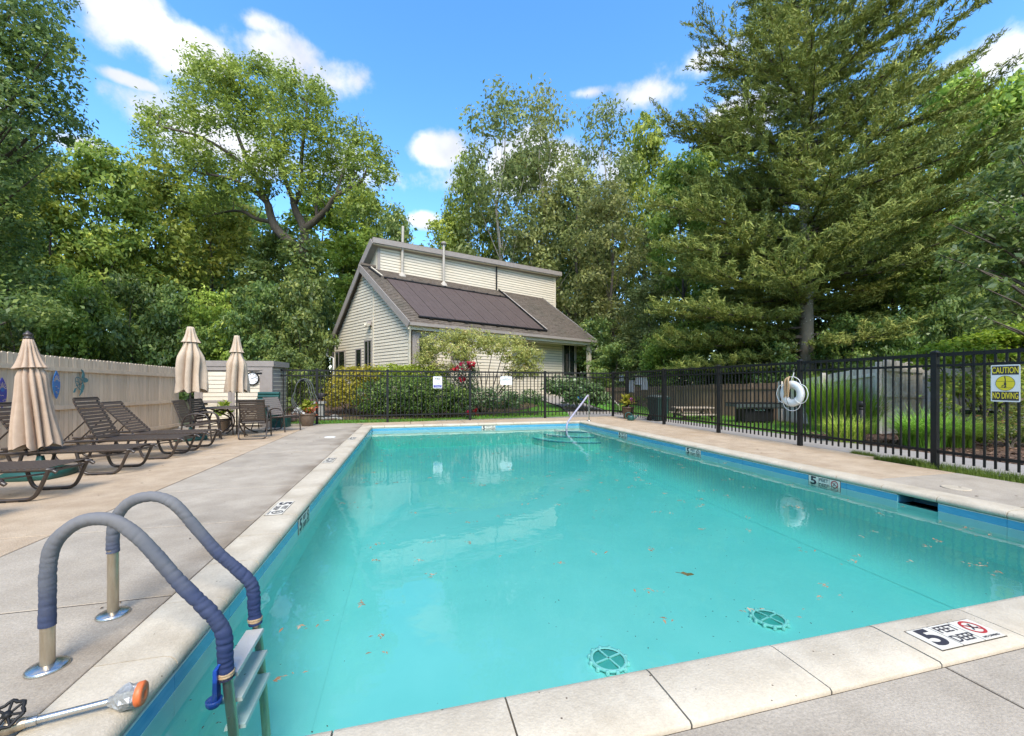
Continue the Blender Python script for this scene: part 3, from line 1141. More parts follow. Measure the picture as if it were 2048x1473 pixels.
# drains on the pool floor
for px, py, lb in ((1538, 1240, 'round main drain cover with clear cross on the pool floor, right of the two'), (1217, 1322, 'round main drain cover near the front edge of the pool floor, half under reflections')):
    zf = FZ0 + .05
    p = G(px, py, zf)
    zf = FZ0 + (p.y - WY0) / (WY1 - WY0) * (FZ1 - FZ0)
    t = thing('drain_cover', lb, 'pool drain', (p.x, p.y, zf), 0, 'pool floor drains')
    b = MB()
    b.lathe([(.14, 0), (.14, .012), (.125, .02), (0, .03)], M['drain'], 28)
    b.build('grate', t)
    b = MB()
    b.lathe([(.135, .012), (.155, .012), (.155, .03), (.135, .032), (.128, .026)], M['band'], 28)
    for k in range(12):
        a = 2 * math.pi * k / 12
        b.lathe([(.016, 0), (.016, .03), (0, .034)], M['band'], 8, (math.cos(a) * .158, math.sin(a) * .158, 0))
    b.build('rim', t)
    b = MB()
    for a in (.25, .25 + math.pi / 2):
        b.bar((-.13 * math.cos(a), -.13 * math.sin(a), .033), (.13 * math.cos(a), .13 * math.sin(a), .033), .014, .008, M['band'])
    b.build('cross_bar', t)


# ------------------------------------------------------------ black metal fences
FH = 1.80


def metal_fence(name, label, p0, p1, posts, skip=(), n_picket=19, spikes=False):
    p0, p1 = Vector((*p0, 0)), Vector((*p1, 0))
    d = p1 - p0
    rz = math.atan2(d.y, d.x)
    t = thing(name, label, 'metal fence', p0, rz, 'black metal pool fences')
    post = MB()
    post.box((-.038, -.038, -.06), (.038, .038, FH), M['black'])
    post.box((-.046, -.046, FH), (.046, .046, FH + .018), M['black'])
    post.box((-.042, -.042, FH + .018), (.042, .042, FH + .04), M['black'], .02)
    post = post.mesh('fence_post')
    pk = MB()
    pk.box((-.0115, -.0115, .10), (.0115, .0115, FH - .012), M['black'])
    pk.box((-.004, -.004, FH - .012), (.004, .004, FH + (.045 if spikes else .03)), M['black'], .002)
    pk = pk.mesh('picket')
    for s in posts:
        link('fence_post', post, t, (s, 0, 0))
    for a, c in zip(posts[:-1], posts[1:]):
        L_ = c - a
        for z, h in ((FH - .03, .055), (FH - .20, .040), (.25, .042)):
            r = MB()
            r.box((a + .038, -.019, z - h / 2), (c - .038, .019, z + h / 2), M['black'])
            r.build('rail', t)
        n = n_picket if L_ > 1.6 else max(2, round(L_ / .12) - 1)
        for i in range(n):
            link('picket', pk, t, (a + L_ * (i + 1) / (n + 1), 0, 0))
    return t


FA, FB = Vector((-4.05, 14.56, 0)), Vector((8.20, 15.24, 0))


def on_line(px, A, B):
    """distance along the ground line A-B where it crosses picture column px"""
    t = (px - 1024) / 815
    # point A+s*u : lat - t*depth = 0
    u = (B - A).normalized()
    f = lambda v: (v.x * CA - v.y * SA) - t * (v.x * SA + v.y * CA)
    return -f(A) / f(u)


fposts = [on_line(p, FA, FB) for p in (558, 634, 775, 940, 1090)] + [(FB - FA).length]
far_fence = metal_fence('metal_fence', 'black picket fence across the far end of the pool, before the cottage', FA[:2], FB[:2], fposts, n_picket=19)
GA, GB = FB, Vector((8.08, 2.0, 0))
gposts = [0] + [on_line(p, GA, GB) for p in (1254, 1328, 1437, 1600, 1870)]
gposts += [gposts[-1] + 2.3]
side_fence = metal_fence('metal_fence', 'black picket fence along the right side of the pool, with life ring', GA[:2], GB[:2], gposts[0:1] + gposts[1:], n_picket=19, spikes=True)


def on_side(s, off=0, z=0):
    u = (GB - GA).normalized()
    w = Vector((u.y, -u.x, 0))                            # towards the pool (-X)
    return GA + u * s + w * off + Vector((0, 0, z))


def on_far(s, off=0, z=0):
    u = (FB - FA).normalized()
    w = Vector((u.y, -u.x, 0))                            # towards the pool (-Y)
    return FA + u * s + w * off + Vector((0, 0, z))


def plate(t, w, h, m='paper', th=.004, name='plate', cr=.015):
    b = MB()
    pts = []
    for cx, cy_, a0 in ((w / 2 - cr, h / 2 - cr, 0), (-w / 2 + cr, h / 2 - cr, 90), (-w / 2 + cr, -h / 2 + cr, 180), (w / 2 - cr, -h / 2 + cr, 270)):
        for k in range(4):
            a = R(a0 + 30 * k)
            pts.append((cx + cr * math.cos(a), cy_ + cr * math.sin(a), 0))
    b.poly(pts, th, M[m], (0, 0, 1))
    return b.build(name, t)


def quad(b, x0, y0, x1, y1, z, m):
    b.add([(x0, y0, z), (x1, y0, z), (x1, y1, z), (x0, y1, z)], [(0, 1, 2, 3)], m)


# CAUTION / NO DIVING
s0, s1 = on_line(1985, GA, GB), on_line(2044, GA, GB)
pc = on_side((s0 + s1) / 2, .03)
d_ = pc.x * SA + pc.y * CA
zt, zb = ZD(730, d_), ZD(804, d_)
W_, H_ = s1 - s0, zt - zb
t = thing('caution_sign', 'yellow, black and white CAUTION NO DIVING sign on the right fence', 'sign', (pc.x, pc.y, (zt + zb) / 2))
t.rotation_euler = FACE['west']
plate(t, W_, H_)
b = MB()
quad(b, -W_ * .455, H_ * .23, W_ * .455, H_ * .465, .0055, M['ink'])
quad(b, -W_ * .455, -H_ * .465, W_ * .455, -H_ * .225, .0055, M['ink'])
b.build('black_panel', t)
text('CAUTION', H_ * .165, M['yellow'], t, (0, H_ * .345, .0072), (0, 0, 0), W_ / H_ * .86, bold=.012)
text('NO DIVING', H_ * .165, M['yellow'], t, (0, -H_ * .345, .0072), (0, 0, 0), W_ / H_ * .72, bold=.012)
b = MB()
disc(b, (0, 0), W_ * .33, .0056, M['yellow'], 36, H_ * .20 / (W_ * .33))
ring(b, (0, 0), W_ * .32, W_ * .335, .0062, M['ink'], 36)
for v in b.v[36:]:
    pass
b.v = [(x, y * (H_ * .2) / (W_ * .33) if i >= 36 else y, z) for i, (x, y, z) in enumerate(b.v)]
b.build('yellow_disc', t)
b = MB()
e = H_ * .2
strip(b, [(-.004, .92 * e), (.002, .45 * e), (0, .05 * e)], W_ * .035, .0068, M['ink'])
strip(b, [(0, .1 * e), (.0, -.25 * e)], W_ * .075, .0074, M['ink'])
strip(b, [(0, -.2 * e), (-.035 * W_ * 3, -.35 * e), (-.10 * W_, -.58 * e)], W_ * .025, .0080, M['ink'])
strip(b, [(0, -.2 * e), (.03 * W_, -.55 * e)], W_ * .04, .0086, M['ink'])
disc(b, (-.01 * W_, -.52 * e), W_ * .035, .0092, M['ink'])
for yy in (.25 * e, -.62 * e):
    k = 14
    ww = W_ * (.30 if yy > 0 else .25)
    strip(b, [(-ww + 2 * ww * i / k, yy + (.03 * e if i % 2 else -.03 * e)) for i in range(k + 1)], W_ * .012, .0066, M['ink'])
b.build('diver_figure', t)

# white back sides of notices hung outside the fence near the gate
for k, (x0, x1, y0, y1, lb) in enumerate(((1236, 1246, 752, 763, 'smallest white notice outside the fence corner, highest beside the corner post'), (1257, 1267, 761, 785, 'narrow white notice outside the fence directly above the flower pot'), (1268.5, 1281, 752, 770, 'squarish white notice outside the fence above left end of wheeled bin'), (1281.5, 1293, 754, 780, 'tall slanting white notice outside the fence above the wheeled bin'))):
    a, c = on_line(x0, GA, GB), on_line(x1, GA, GB)
    p = on_side((a + c) / 2, -.03)
    dd = p.x * SA + p.y * CA
    zt, zb = ZD(y0, dd), ZD(y1, dd)
    t = thing('notice_board', lb, 'notice', (p.x, p.y, (zt + zb) / 2), group='white notices outside the fence')
    t.rotation_euler = FACE['west']
    w, h = abs(c - a), zt - zb
    b = MB()
    sl = .12 * w if k == 3 else 0
    b.poly([(-w / 2, -h / 2, 0), (w / 2 + sl, -h / 2, 0), (w / 2 - sl, h / 2, 0), (-w / 2, h / 2, 0)], .004, M['paper'], (0, 0, 1))
    b.build('plate', t)
    b = MB()
    for sx in (-.3, .3):
        b.box((sx * w - .006, h / 2 - .01, -.006), (sx * w + .006, h / 2 + .05, .012), M['steel'])
    b.build('wire_tie', t)


def far_sign(x0, x1, y0, y1, name, lb):
    a, c = on_line(x0, FA, FB), on_line(x1, FA, FB)
    p = on_far((a + c) / 2, .026)
    dd = p.x * SA + p.y * CA
    zt, zb = ZD(y0, dd), ZD(y1, dd)
    t = thing(name, lb, 'sign', (p.x, p.y, (zt + zb) / 2), group='signs on the far fence')
    t.rotation_euler = FACE['south']
    t.rotation_euler.z += math.atan2((FB - FA).y, (FB - FA).x)
    w, h = c - a, zt - zb
    plate(t, w, h, cr=.03)
    return t, w, h


t, w, h = far_sign(866, 884, 753.5, 777, 'no_glass_sign', 'white NO sign with blue lower band on the far fence')
text('NO', h * .14, M['ink'], t, (0, h * .30, .0055), (0, 0, 0), 1.3, bold=.03)
text('LIFEGUARD', h * .055, M['red'], t, (0, h * .17, .0055), (0, 0, 0), 1.15)
text('ON DUTY', h * .055, M['red'], t, (0, h * .08, .0055), (0, 0, 0), 1.15)
b = MB()
quad(b, -w * .44, -h * .44, w * .44, -h * .20, .0055, M['blueink'])
b.build('blue_band', t)
text('SWIM AT YOUR', h * .07, M['paper'], t, (0, -h * .27, .0072), (0, 0, 0), .75)
text('OWN RISK', h * .07, M['paper'], t, (0, -h * .37, .0072), (0, 0, 0), .9)
b = MB()
strip(b, [(-w * .2, -h * .07), (-w * .1, -h * .04), (0, -h * .09), (w * .08, -h * .1), (w * .2, -h * .05)], h * .022, .0056, M['ink'])
disc(b, (w * .15, -h * .06), h * .03, .0062, M['ink'])
b.build('swimmer_symbol', t)
t, w, h = far_sign(1000.5, 1023.5, 753.5, 770, 'pool_capacity_sign', 'white POOL CAPACITY sign on the far fence')
text('POOL', h * .13, M['ink'], t, (0, h * .30, .0055), (0, 0, 0), 1.0, bold=.02)
text('CAPACITY', h * .15, M['ink'], t, (0, h * .09, .0055), (0, 0, 0), 1.15, bold=.02)

# ------------------------------------------------------------ tan board fence on the left
LA, LB = Vector((-7.05, 2.5, 0)), Vector((-6.63, 14.3, 0))


def left_h(s, L_):
    return 1.98 - .17 * (s / L_)


def board_fence(name, label, A, B, hts, bw, m, rails, side=1, base=None, gap=.006, notch=.03, cat='wooden fence', railm=None, posts=(), rnd=0, th=.018):
    d = B - A
    L_ = d.length
    t = thing(name, label, cat, A, math.atan2(d.y, d.x))
    n = round(L_ / bw)
    w = L_ / n
    q = random.Random(len(name) + n)
    for i in range(n):
        s = i * w
        z1 = hts(s / L_) + q.uniform(-rnd, rnd)
        z0 = base(s / L_) if base else -.04
        b = MB()
        x0, x1 = s + gap / 2, s + w - gap / 2
        k = min(notch, w * .3)
        y0 = q.uniform(-.005, .005)
        pts = [(x0, y0, z0), (x1, y0, z0), (x1, y0, z1 - k), (x1 - k, y0, z1), (x0 + k, y0, z1), (x0, y0, z1 - k)]
        b.poly(pts, -th * side, m, (0, -1, 0))
        b.build('board', t)
    for f, h in rails:
        b = MB()
        o = side * -(th + .022) if True else 0
        b.bar((0, -side * .022, hts(0) * f), (L_, -side * .022, hts(1) * f), .04, h, railm or m)
        b.build('rail', t)
    for s in posts:
        b = MB()
        z = hts(s / L_)
        zb = base(s / L_) if base else -.05
        b.box((s - .05, -.13 if side > 0 else .02, zb), (s + .05, -.02 if side > 0 else .13, z + .06), railm or m)
        b.build('fence_post', t)
    return t


board_fence('board_fence', 'tan board fence with dog eared tops behind the loungers', LA, LB, lambda f: 1.98 - .17 * f, .105, M['beige'], ((.865, .085), (.45, .085), (.06, .085)), 1, notch=.022, rnd=.005, gap=.011)

# ornaments on that fence


def on_left(px, py, off=.055):
    s = on_line(px, LA, LB)
    u = (LB - LA).normalized()
    p = LA + u * s
    d = p.x * SA + p.y * CA
    return Vector((p.x + off, p.y, ZD(py, d))), d / 815 / 0.92


LROT = rotm((0, 1, 0), (0, 0, 1), (1, 0, 0))


def surfboard(px, py, hpx, label, m1, m2):
    p, k = on_left(px, py)
    t = thing('surfboard_ornament', label, 'wall ornament', p, group='surfboard ornaments on the left fence')
    t.rotation_euler = LROT
    h = hpx * k / 1.0
    w = h * .31
    b = MB()
    prof = [(math.sin(math.pi * i / 12) ** .8 * w / 2, -h / 2 + h * i / 12) for i in range(13)]
    pts = [(x, y, 0) for x, y in prof[:-1]] + [(-x, y, 0) for x, y in reversed(prof[1:])]
    b.poly(pts, .012, M[m1], (0, 0, 1))
    b.build('board', t)
    b = MB()
    disc(b, (0, h * .10), w * .22, .0145, M[m2])
    b.build('sun_disc', t)
    for i in range(7):
        b = MB()
        a = R(20 + 140 * i / 6)
        strip(b, [(w * .25 * math.cos(a), h * .10 + w * .25 * math.sin(a)), (w * .46 * math.cos(a), h * .10 + w * (.46 + .35 * abs(math.sin(a)) ** 3) * math.sin(a))], w * .07, .0140, M['beige'])
        b.build('ray', t)
    q = random.Random(int(px))
    for i in range(9):
        b = MB()
        x = q.uniform(-.28, .28) * w
        y = -h * q.uniform(.02, .34)
        strip(b, [(x - w * .10, y), (x, y + h * .02), (x + w * .10, y - h * .005)], h * .014, .0150 + .0003 * i, M['teal'] if i % 2 else M['beige'])
        b.build('wave_cutout', t)


surfboard(105, 770, 52, 'blue surfboard ornament with sunrise rays on the fence, right of near parasol', 'water_blue', 'water_blue')
surfboard(-5, 786, 56, 'purple surfboard ornament on the fence at the left picture edge', 'purple', 'water_blue')
p, k = on_left(152, 767)
t = thing('turtle_ornament', 'teal metal sea turtle ornament on the tan fence', 'wall ornament', p)
t.rotation_euler = LROT
sc_ = 47 * k
b = MB()
ell = [(.0 + .23 * math.cos(2 * math.pi * i / 16) * .8 - .12 * math.sin(2 * math.pi * i / 16), .26 * math.sin(2 * math.pi * i / 16) - .02) for i in range(17)]
strip(b, [(x * sc_, y * sc_) for x, y in ell], sc_ * .035, .010, M['teal'])
for pl in ([(-.2, -.1), (0, -.05), (.2, .05)], [(-.1, .2), (0, -.05), (-.02, -.27)], [(.1, .22), (.12, 0), (.02, -.05)], [(-.2, .08), (-.08, .06), (0, -.05)], [(.08, -.2), (.1, -.06)]):
    strip(b, [(x * sc_, y * sc_) for x, y in pl], sc_ * .03, .0105, M['teal'])
b.build('shell', t)
for nm, pts in (('head', [(.14, .12), (.26, .02), (.40, .06), (.44, .13), (.36, .20), (.24, .24)]), ('flipper', [(.10, .20), (.22, .18), (.25, .34), (.18, .50), (.08, .55), (.14, .40)]), ('flipper', [(.16, .02), (.24, -.12), (.16, -.34), (-.02, -.50), (.04, -.36), (.08, -.2)]), ('flipper', [(-.16, -.18), (-.24, -.36), (-.32, -.36), (-.24, -.2)])):
    b = MB()
    b.poly([(x * sc_, y * sc_, .004) for x, y in pts], .010, M['teal'], (0, 0, 1))
    b.build(nm, t)

# ============================================================ FURNITURE
def arc_pts(pts, k=4):
    return spline(pts, k)


def lounger(label, loc, ang, proto=None):
    t = thing('sun_lounger', label, 'sun lounger', loc, 0, 'strapped sun loungers by the left fence')
    r = .0205
    hz = .345
    hx = -1.22
    for y in (-.285, .285):
        b = MB()
        b.tube(arc_pts([(.02, y, hz - .035), (-.03, y, hz - .004), (-.08, y, hz), (-1.0, y, hz), (-1.93, y, hz)], 4), r, M['bronze'], 8)
        b.build('side_rail', t)
        for xo, sg in ((-.05, 1), (-1.90, -1)):
            b = MB()
            pp = [(xo, y, hz), (xo - .03 * sg, y, .26), (xo - .10 * sg, y, .09), (xo - .15 * sg, y, .035), (xo - .22 * sg, y, r), (xo - .42 * sg, y, r), (xo - .52 * sg, y, .045), (xo - .57 * sg, y, .14), (xo - .62 * sg, y, hz - .01)]
            b.tube(arc_pts(pp, 4), r, M['bronze'], 8)
            lg = b.build('leg', t)
            b = MB()
            for x in (xo - .22 * sg, xo - .40 * sg):
                b.box((x - .035, y - .02, .0), (x + .035, y + .02, .024), M['black'])
            b.build('foot_pad', lg)
    for x in (-.06, -.64, -1.22, -1.86):
        b = MB()
        b.tube([(x, -.285, hz - .03), (x, .285, hz - .03)], .012, M['bronze'], 6)
        b.build('cross_bar', t)
    for y in (-.25, .25):
        b = MB()
        b.tube([(-.64, y, hz - .10), (-.10, y, hz - .05)], .011, M['bronze'], 6)
        b.build('brace', t)
    st = MB()
    st.box((-.0235, -.272, 0), (.0235, .272, .008), M['strap'])
    st.box((-.0235, -.305, -.012), (.0235, -.272, .008), M['strap'])
    st.box((-.0235, .272, -.012), (.0235, .305, .008), M['strap'])
    st = st.mesh('strap')
    x = -.09
    while x > hx + .02:
        link('strap', st, t, (x, 0, hz + .014))
        x -= .064
    # back
    ca, sa = math.cos(ang), math.sin(ang)

    def bk(u, y, w=0.0):
        return (hx - .02 - u * ca + w * sa, y, hz + .012 + u * sa + w * ca)
    for y in (-.265, .265):
        b = MB()
        b.tube(arc_pts([bk(0, y), bk(.35, y, .0), bk(.66, y, .0), bk(.74, y, .012), bk(.79, y, .035)], 4), .0145, M['bronze'], 8)
        b.build('back_rail', t)
    b = MB()
    b.tube([bk(.785, -.265, .033), bk(.785, .265, .033)], .0145, M['bronze'], 8)
    b.build('back_top_bar', t)
    u = .05
    while u < .78:
        s = link('strap', st, t, bk(u, 0, .012 + max(0, (u - .68)) * .25), (0, ang, 0))
        s.scale = (1, .95, 1)
        u += .064
    if ang > .2:
        b = MB()
        e = bk(.40, 0)
        for y in (-.20, .20):
            b.tube([(e[0], y, e[2]), (hx - .56, y, hz - .02)], .011, M['bronze'], 6)
            for k in range(3):
                b.bar((hx - .40 - .05 * k, y - .012, hz + .02 + .05 * (2 - k)), (hx - .40 - .05 * k, y - .012, hz - .02 + .05 * (2 - k)), .01, .012, M['bronze'])
        b.tube([(hx - .56, -.285, hz - .02), (hx - .56, .285, hz - .02)], .011, M['bronze'], 6)
        b.build('back_prop', t)
    return t


lounger('sun lounger nearest the camera, only its foot in the picture at left', (-3.87, 4.86, 0), 0)
lounger('flat brown sun lounger in front of the green parasol base', (-3.86, 6.02, 0), 0)
lounger('brown sun lounger right behind the near tan parasol, its back hidden by the canopy', (-3.90, 7.45, 0), R(58))
lounger('brown sun lounger with steeply raised back, below the turtle ornament', (-3.86, 8.72, 0), R(63))
lounger('brown sun lounger with half reclined back, farthest along the row', (-3.84, 9.62, 0), R(48))


def chair_mesh(label, loc, rz, strapm='strap'):
    t = thing('patio_chair', label, 'chair', loc, rz, 'strapped patio armchairs')
    r = .0175
    for y in (-.29, .29):
        b = MB()
        b.tube(arc_pts([(.33, y, 0), (.31, y, .25), (.28, y, .48), (.22, y, .60), (.10, y, .645), (-.06, y, .64), (-.17, y, .58), (-.22, y, .46), (-.23, y, .34)], 4), r, M['bronze'], 8)
        b.build('arm', t)
    b = MB()
    b.tube(arc_pts([(-.23, -.29, .36), (-.26, -.29, .18), (-.31, -.275, .05), (-.36, -.23, .016), (-.37, -.10, .015), (-.37, .10, .015), (-.36, .23, .016), (-.31, .275, .05), (-.26, .29, .18), (-.23, .29, .36)], 4), r, M['bronze'], 8)
    b.build('sled_base', t)
    b = MB()
    for y in (-.255, .255):
        b.tube(arc_pts([(.29, y, .385), (.26, y, .42), (.10, y, .405), (-.16, y, .385), (-.22, y, .42), (-.27, y, .52), (-.40, y, .90), (-.43, y, .945)], 4), .0135, M['bronze'], 8)
    for p in ((.28, .40), (-.16, .37), (-.425, .94)):
        b.tube([(p[0], -.255, p[1]), (p[0], .255, p[1])], .013, M['bronze'], 8)
    b.tube([(.29, -.29, .40), (.29, .29, .40)], .012, M['bronze'], 6)
    b.tube([(-.2, -.29, .40), (-.2, .29, .40)], .012, M['bronze'], 6)
    b.build('frame', t)
    st = MB()
    st.box((-.025, -.272, 0), (.025, .272, .009), M[strapm])
    st = st.mesh('strap')
    for i in range(7):
        x = .25 - .063 * i
        link('strap', st, t, (x, 0, .418 + (.25 - .063 * i - .1) * .09 + .002))
    for i in range(9):
        f = i / 8
        link('strap', st, t, (-.238 - .178 * f + .012, 0, .475 + .44 * f), (0, R(70.5), 0))
    return t


chair_mesh('patio armchair at the near left of the table, beside the tall parasol pole', (-4.60, 10.80, 0), R(3))
chair_mesh('patio armchair tucked in behind the parasol pole, facing the table', (-4.72, 11.72, 0), R(-8))
chair_mesh('patio armchair with its slatted back to the camera, in front of the table', (-3.62, 11.25, 0), R(97))
chair_mesh('pale strapped patio armchair facing the pool, beside the left flower pot', (-3.40, 12.72, 0), R(-27), 'strapgrey')

# patio table
t = thing('patio_table', 'dark metal patio table with the smaller parasol through its middle', 'table', (-4.32, 12.1, 0))
b = MB()
b.lathe([(0, .70), (.72, .70), (.745, .705), (.75, .715), (.745, .725), (0, .728)], M['strap'], 32)
b.build('tabletop', t)
for k in range(4):
    a = R(45 + 90 * k)
    b = MB()
    c, s = math.cos(a), math.sin(a)
    b.tube(arc_pts([(.60 * c, .60 * s, .70), (.45 * c, .45 * s, .62), (.22 * c, .22 * s, .50), (.12 * c, .12 * s, .35), (.20 * c, .20 * s, .18), (.42 * c, .42 * s, .04), (.52 * c, .52 * s, .012)], 4), .018, M['bronze'], 8)
    b.build('leg', t)

# parasols, folded


def parasol(label, loc, zb, zt, rmax, m, pole_top, base=True, seed=0, finial=True, vent=.27, lean=0):
    t = thing('parasol', label, 'parasol', loc, random.Random(seed).uniform(0, 1), 'folded tan parasols')
    q = random.Random(seed)
    b = MB()
    b.tube([(0, 0, .02), (0, 0, pole_top)], .021, M['bronze'], 10)
    b.build('pole', t)
    Ht = zt - zb
    zv = zt - Ht * vent
    NF = 11 if base and finial else 8
    ph = [q.uniform(-.35, .35) for _ in range(NF)]
    am = [q.uniform(.72, 1.22) for _ in range(NF)]
    n = 132

    def rad(depth, lo):
        def f(th, j):
            k = th / (2 * math.pi) * NF
            i = int(k) % NF
            u = k - int(k)
            w = math.sin(math.pi * min(1, max(0, u + .12 * math.sin(2 * math.pi * u) * ph[i] * 2)))
            return lo + (1 - lo) * w ** .75 * am[i] if depth else 1
        return f
    b = MB()
    pr = []
    for i in range(15):
        f = i / 14
        z = zv + (.05 if finial else -.015) * (1 - f) - (zv - zb) * f
        if base and finial:
            rr = rmax * (.36 + .26 * smooth(f / .13) + .38 * max(0, (f - .12) / .88) ** .9)
        else:
            rr = rmax * (.44 + .36 * smooth(f / .32) + .16 * f)
        pr.append((rr, z))

    def wavy(th, j):
        f = j / 14
        base_ = rad(1, .50 - .24 * smooth(f * 1.6))(th + .12 * math.sin(2.2 * f + seed), j)
        return base_ * (1 + .07 * math.sin(2 * th + 4 * f + seed) + .05 * math.sin(3 * th - 6 * f))
    b.lathe(pr, m, n, rad=wavy)
    # scalloped hem
    for idx in range(14 * n, 15 * n):
        x, y, z = b.v[idx]
        b.v[idx] = (x, y, z + .045 * Ht * math.sin(4 * math.atan2(y, x) + seed) * .5 + .02 * Ht * math.cos(8 * math.atan2(y, x)))
    # a few folds hang proud of the rest
    b.build('canopy', t)
    c = MB()
    pr = []
    for i in range(9):
        f = i / 8
        z = zt - (zt - zv) * f
        pr.append((rmax * (.20 + (.40 if finial else .30) * f ** 1.1 + (.10 * f ** 6)), z))
    pr.insert(0, (0.0, zt + .012))
    c.lathe(pr, m, n, rad=lambda th, j: rad(1, .82 if j < 4 else .55)(th, j))
    c.build('vent_cap', t)
    k = MB()
    k.lathe([(rmax * .30, zv - .01), (rmax * .32, zv - .03), (rmax * .30, zv - .05)], M['canvas'], 20)
    for s in range(8):
        a = 2 * math.pi * (s + .5) / 8
        k.tube([(rmax * .2 * math.cos(a), rmax * .2 * math.sin(a), zv), (rmax * .42 * math.cos(a), rmax * .42 * math.sin(a), zb + Ht * .03)], .007, M['bronze'], 5)
    k.build('rib', t)
    if finial:
        k = MB()
        k.lathe([(.022, zt - .01), (.052, zt), (.058, zt + .015), (.04, zt + .03), (.036, zt + .04), (.05, zt + .055), (.048, zt + .075), (.02, zt + .10), (.012, zt + .115), (0, zt + .125)], M['bronze'], 14)
        k.build('finial', t)
    if base:
        k = MB()
        sq = lambda th, j: 1 / max(abs(math.cos(th)), abs(math.sin(th))) ** .55
        k.lathe([(.30, 0), (.315, .02), (.31, .08), (.285, .105), (.10, .155), (.05, .17), (.03, .30)], M['green'], 32, rad=sq)
        bo = k.build('base', t)
        if lean:
            lm_ = Matrix.Rotation(-lean, 3, Vector((SA, CA, 0)))
            t.rotation_euler = lm_.to_euler()
            bo.rotation_euler = lm_.inverted().to_euler()
    return t


pu = AT(81, 957, 5.75)
parasol('large near tan parasol, folded, standing in a green base among the loungers', (pu.x, pu.y, 0), .43, 1.95, .262, M['canvas'], 2.0, True, 2, lean=R(5))
pu = AT(381, 800, 9.6)
parasol('taller folded parasol left of the table, by the end of the tan fence', (pu.x, pu.y, 0), 1.15, 2.66, .34, M['canvaspink'], 2.66, True, 5, False, .24)
parasol('folded parasol standing through the patio table in front of the shed', (-4.32, 12.1, 0), 1.13, 2.58, .31, M['canvaspink'], 2.58, False, 11, False, .30)

# low storage shed with lapped doors
sa_, sb_ = Vector((-6.22, 14.30, 0)), Vector((-4.02, 13.98, 0))
sd = sb_ - sa_
SL = sd.length
t = thing('storage_shed', 'low cream and taupe storage shed with lapped double doors', 'shed', sa_, math.atan2(sd.y, sd.x))
SH = 1.98
b = MB()
b.box((.02, .03, -.05), (SL - .02, 1.0, SH - .12), M['trim'])
b.build('body', t)
b = MB()
b.box((-.03, -.05, SH - .12), (SL + .05, 1.05, SH + .05), M['trim'])
b.build('roof', t)
for x0, x1, z0, z1 in ((0, .13, 0, SH - .12), (SL - .28, SL, 0, SH - .12), (.13, SL - .28, SH - .24, SH - .12)):
    b = MB()
    b.box((x0, -.03, z0), (x1, .028, z1 - .002), M['trim'])
    b.build('trim', t)
dw = (SL - .28 - .13) / 2
for k in range(2):
    x0 = .13 + k * dw
    fr_ = MB()
    x1 = x0 + dw
    fr_.box((x0 + .004, -.022, .06), (x0 + .10, .026, SH - .25), M['trim'])
    fr_.box((x1 - .09, -.022, .06), (x1 - .004, .026, SH - .25), M['trim'])
    fr_.box((x0 + .10, -.020, .75), (x1 - .09, .026, .83), M['trim'])
    dr = fr_.build('door', t)
    z = .07
    while z < SH - .3:
        b = MB()
        b.add([(x0 + .1, -.016, z), (x1 - .09, -.016, z), (x1 - .09, .0, z + .125), (x0 + .1, .0, z + .125), (x0 + .1, .012, z), (x1 - .09, .012, z)], [(0, 1, 2, 3), (0, 4, 5, 1)], M['siding'])
        b.build('siding_board', dr)
        z += .125
    b = MB()
    for z in (.72, SH - .33):
        xs_ = x0 + .02 if k == 0 else x1 - .02
        sgn = 1 if k == 0 else -1
        b.bar((xs_, -.028, z), (xs_ + sgn * .22, -.028, z + .015), .012, .05, M['black'])
    b.build('hinge', dr)
z = .02
i = 0
while z < SH - .15:
    b = MB()
    b.add([(SL - .018, .03, z), (SL - .018, 1.0, z), (SL - .03, 1.0, z + .125), (SL - .03, .03, z + .125)], [(0, 1, 2, 3)], M['siding'])
    b.build('siding_board', t)
    z += .125
    i += 1
# dial thermometer on the shed
pt = AT(506, 757, 12.15)
t = thing('dial_thermometer', 'round black rimmed dial thermometer on the shed door', 'thermometer', None)
tv = (507 - 1024) / 815
s = on_line(506, sa_, sb_)
u = sd.normalized()
pp = sa_ + u * s + Vector((u.y, -u.x, 0)) * .035
dd = pp.x * SA + pp.y * CA
t.location = (pp.x, pp.y, ZD(757.5, dd))
t.rotation_euler = FACE['south']
t.rotation_euler.z += math.atan2(sd.y, sd.x)
rr = 13.2 * dd / 815
b = MB()
b.lathe([(rr, 0), (rr, .025), (rr * .95, .032), (rr * .86, .028), (rr * .85, .012)], M['black'], 32)
b.build('rim', t)
b = MB()
disc(b, (0, 0), rr * .86, .013, M['paper'], 32)
b.build('dial', t)
for i, nm in enumerate(('-20', '0', '20', '40', '60', '80', '100', '120')):
    a = R(225 - 38 * i)
    text(nm, rr * .14, M['ink'], t, (rr * .66 * math.cos(a), rr * .66 * math.sin(a), .016), (0, 0, 0), 1, 'numeral')
b = MB()
strip(b, [(-rr * .2, -rr * .07), (rr * .68, rr * .26)], rr * .06, .019, M['ink'])
b.build('needle', t)

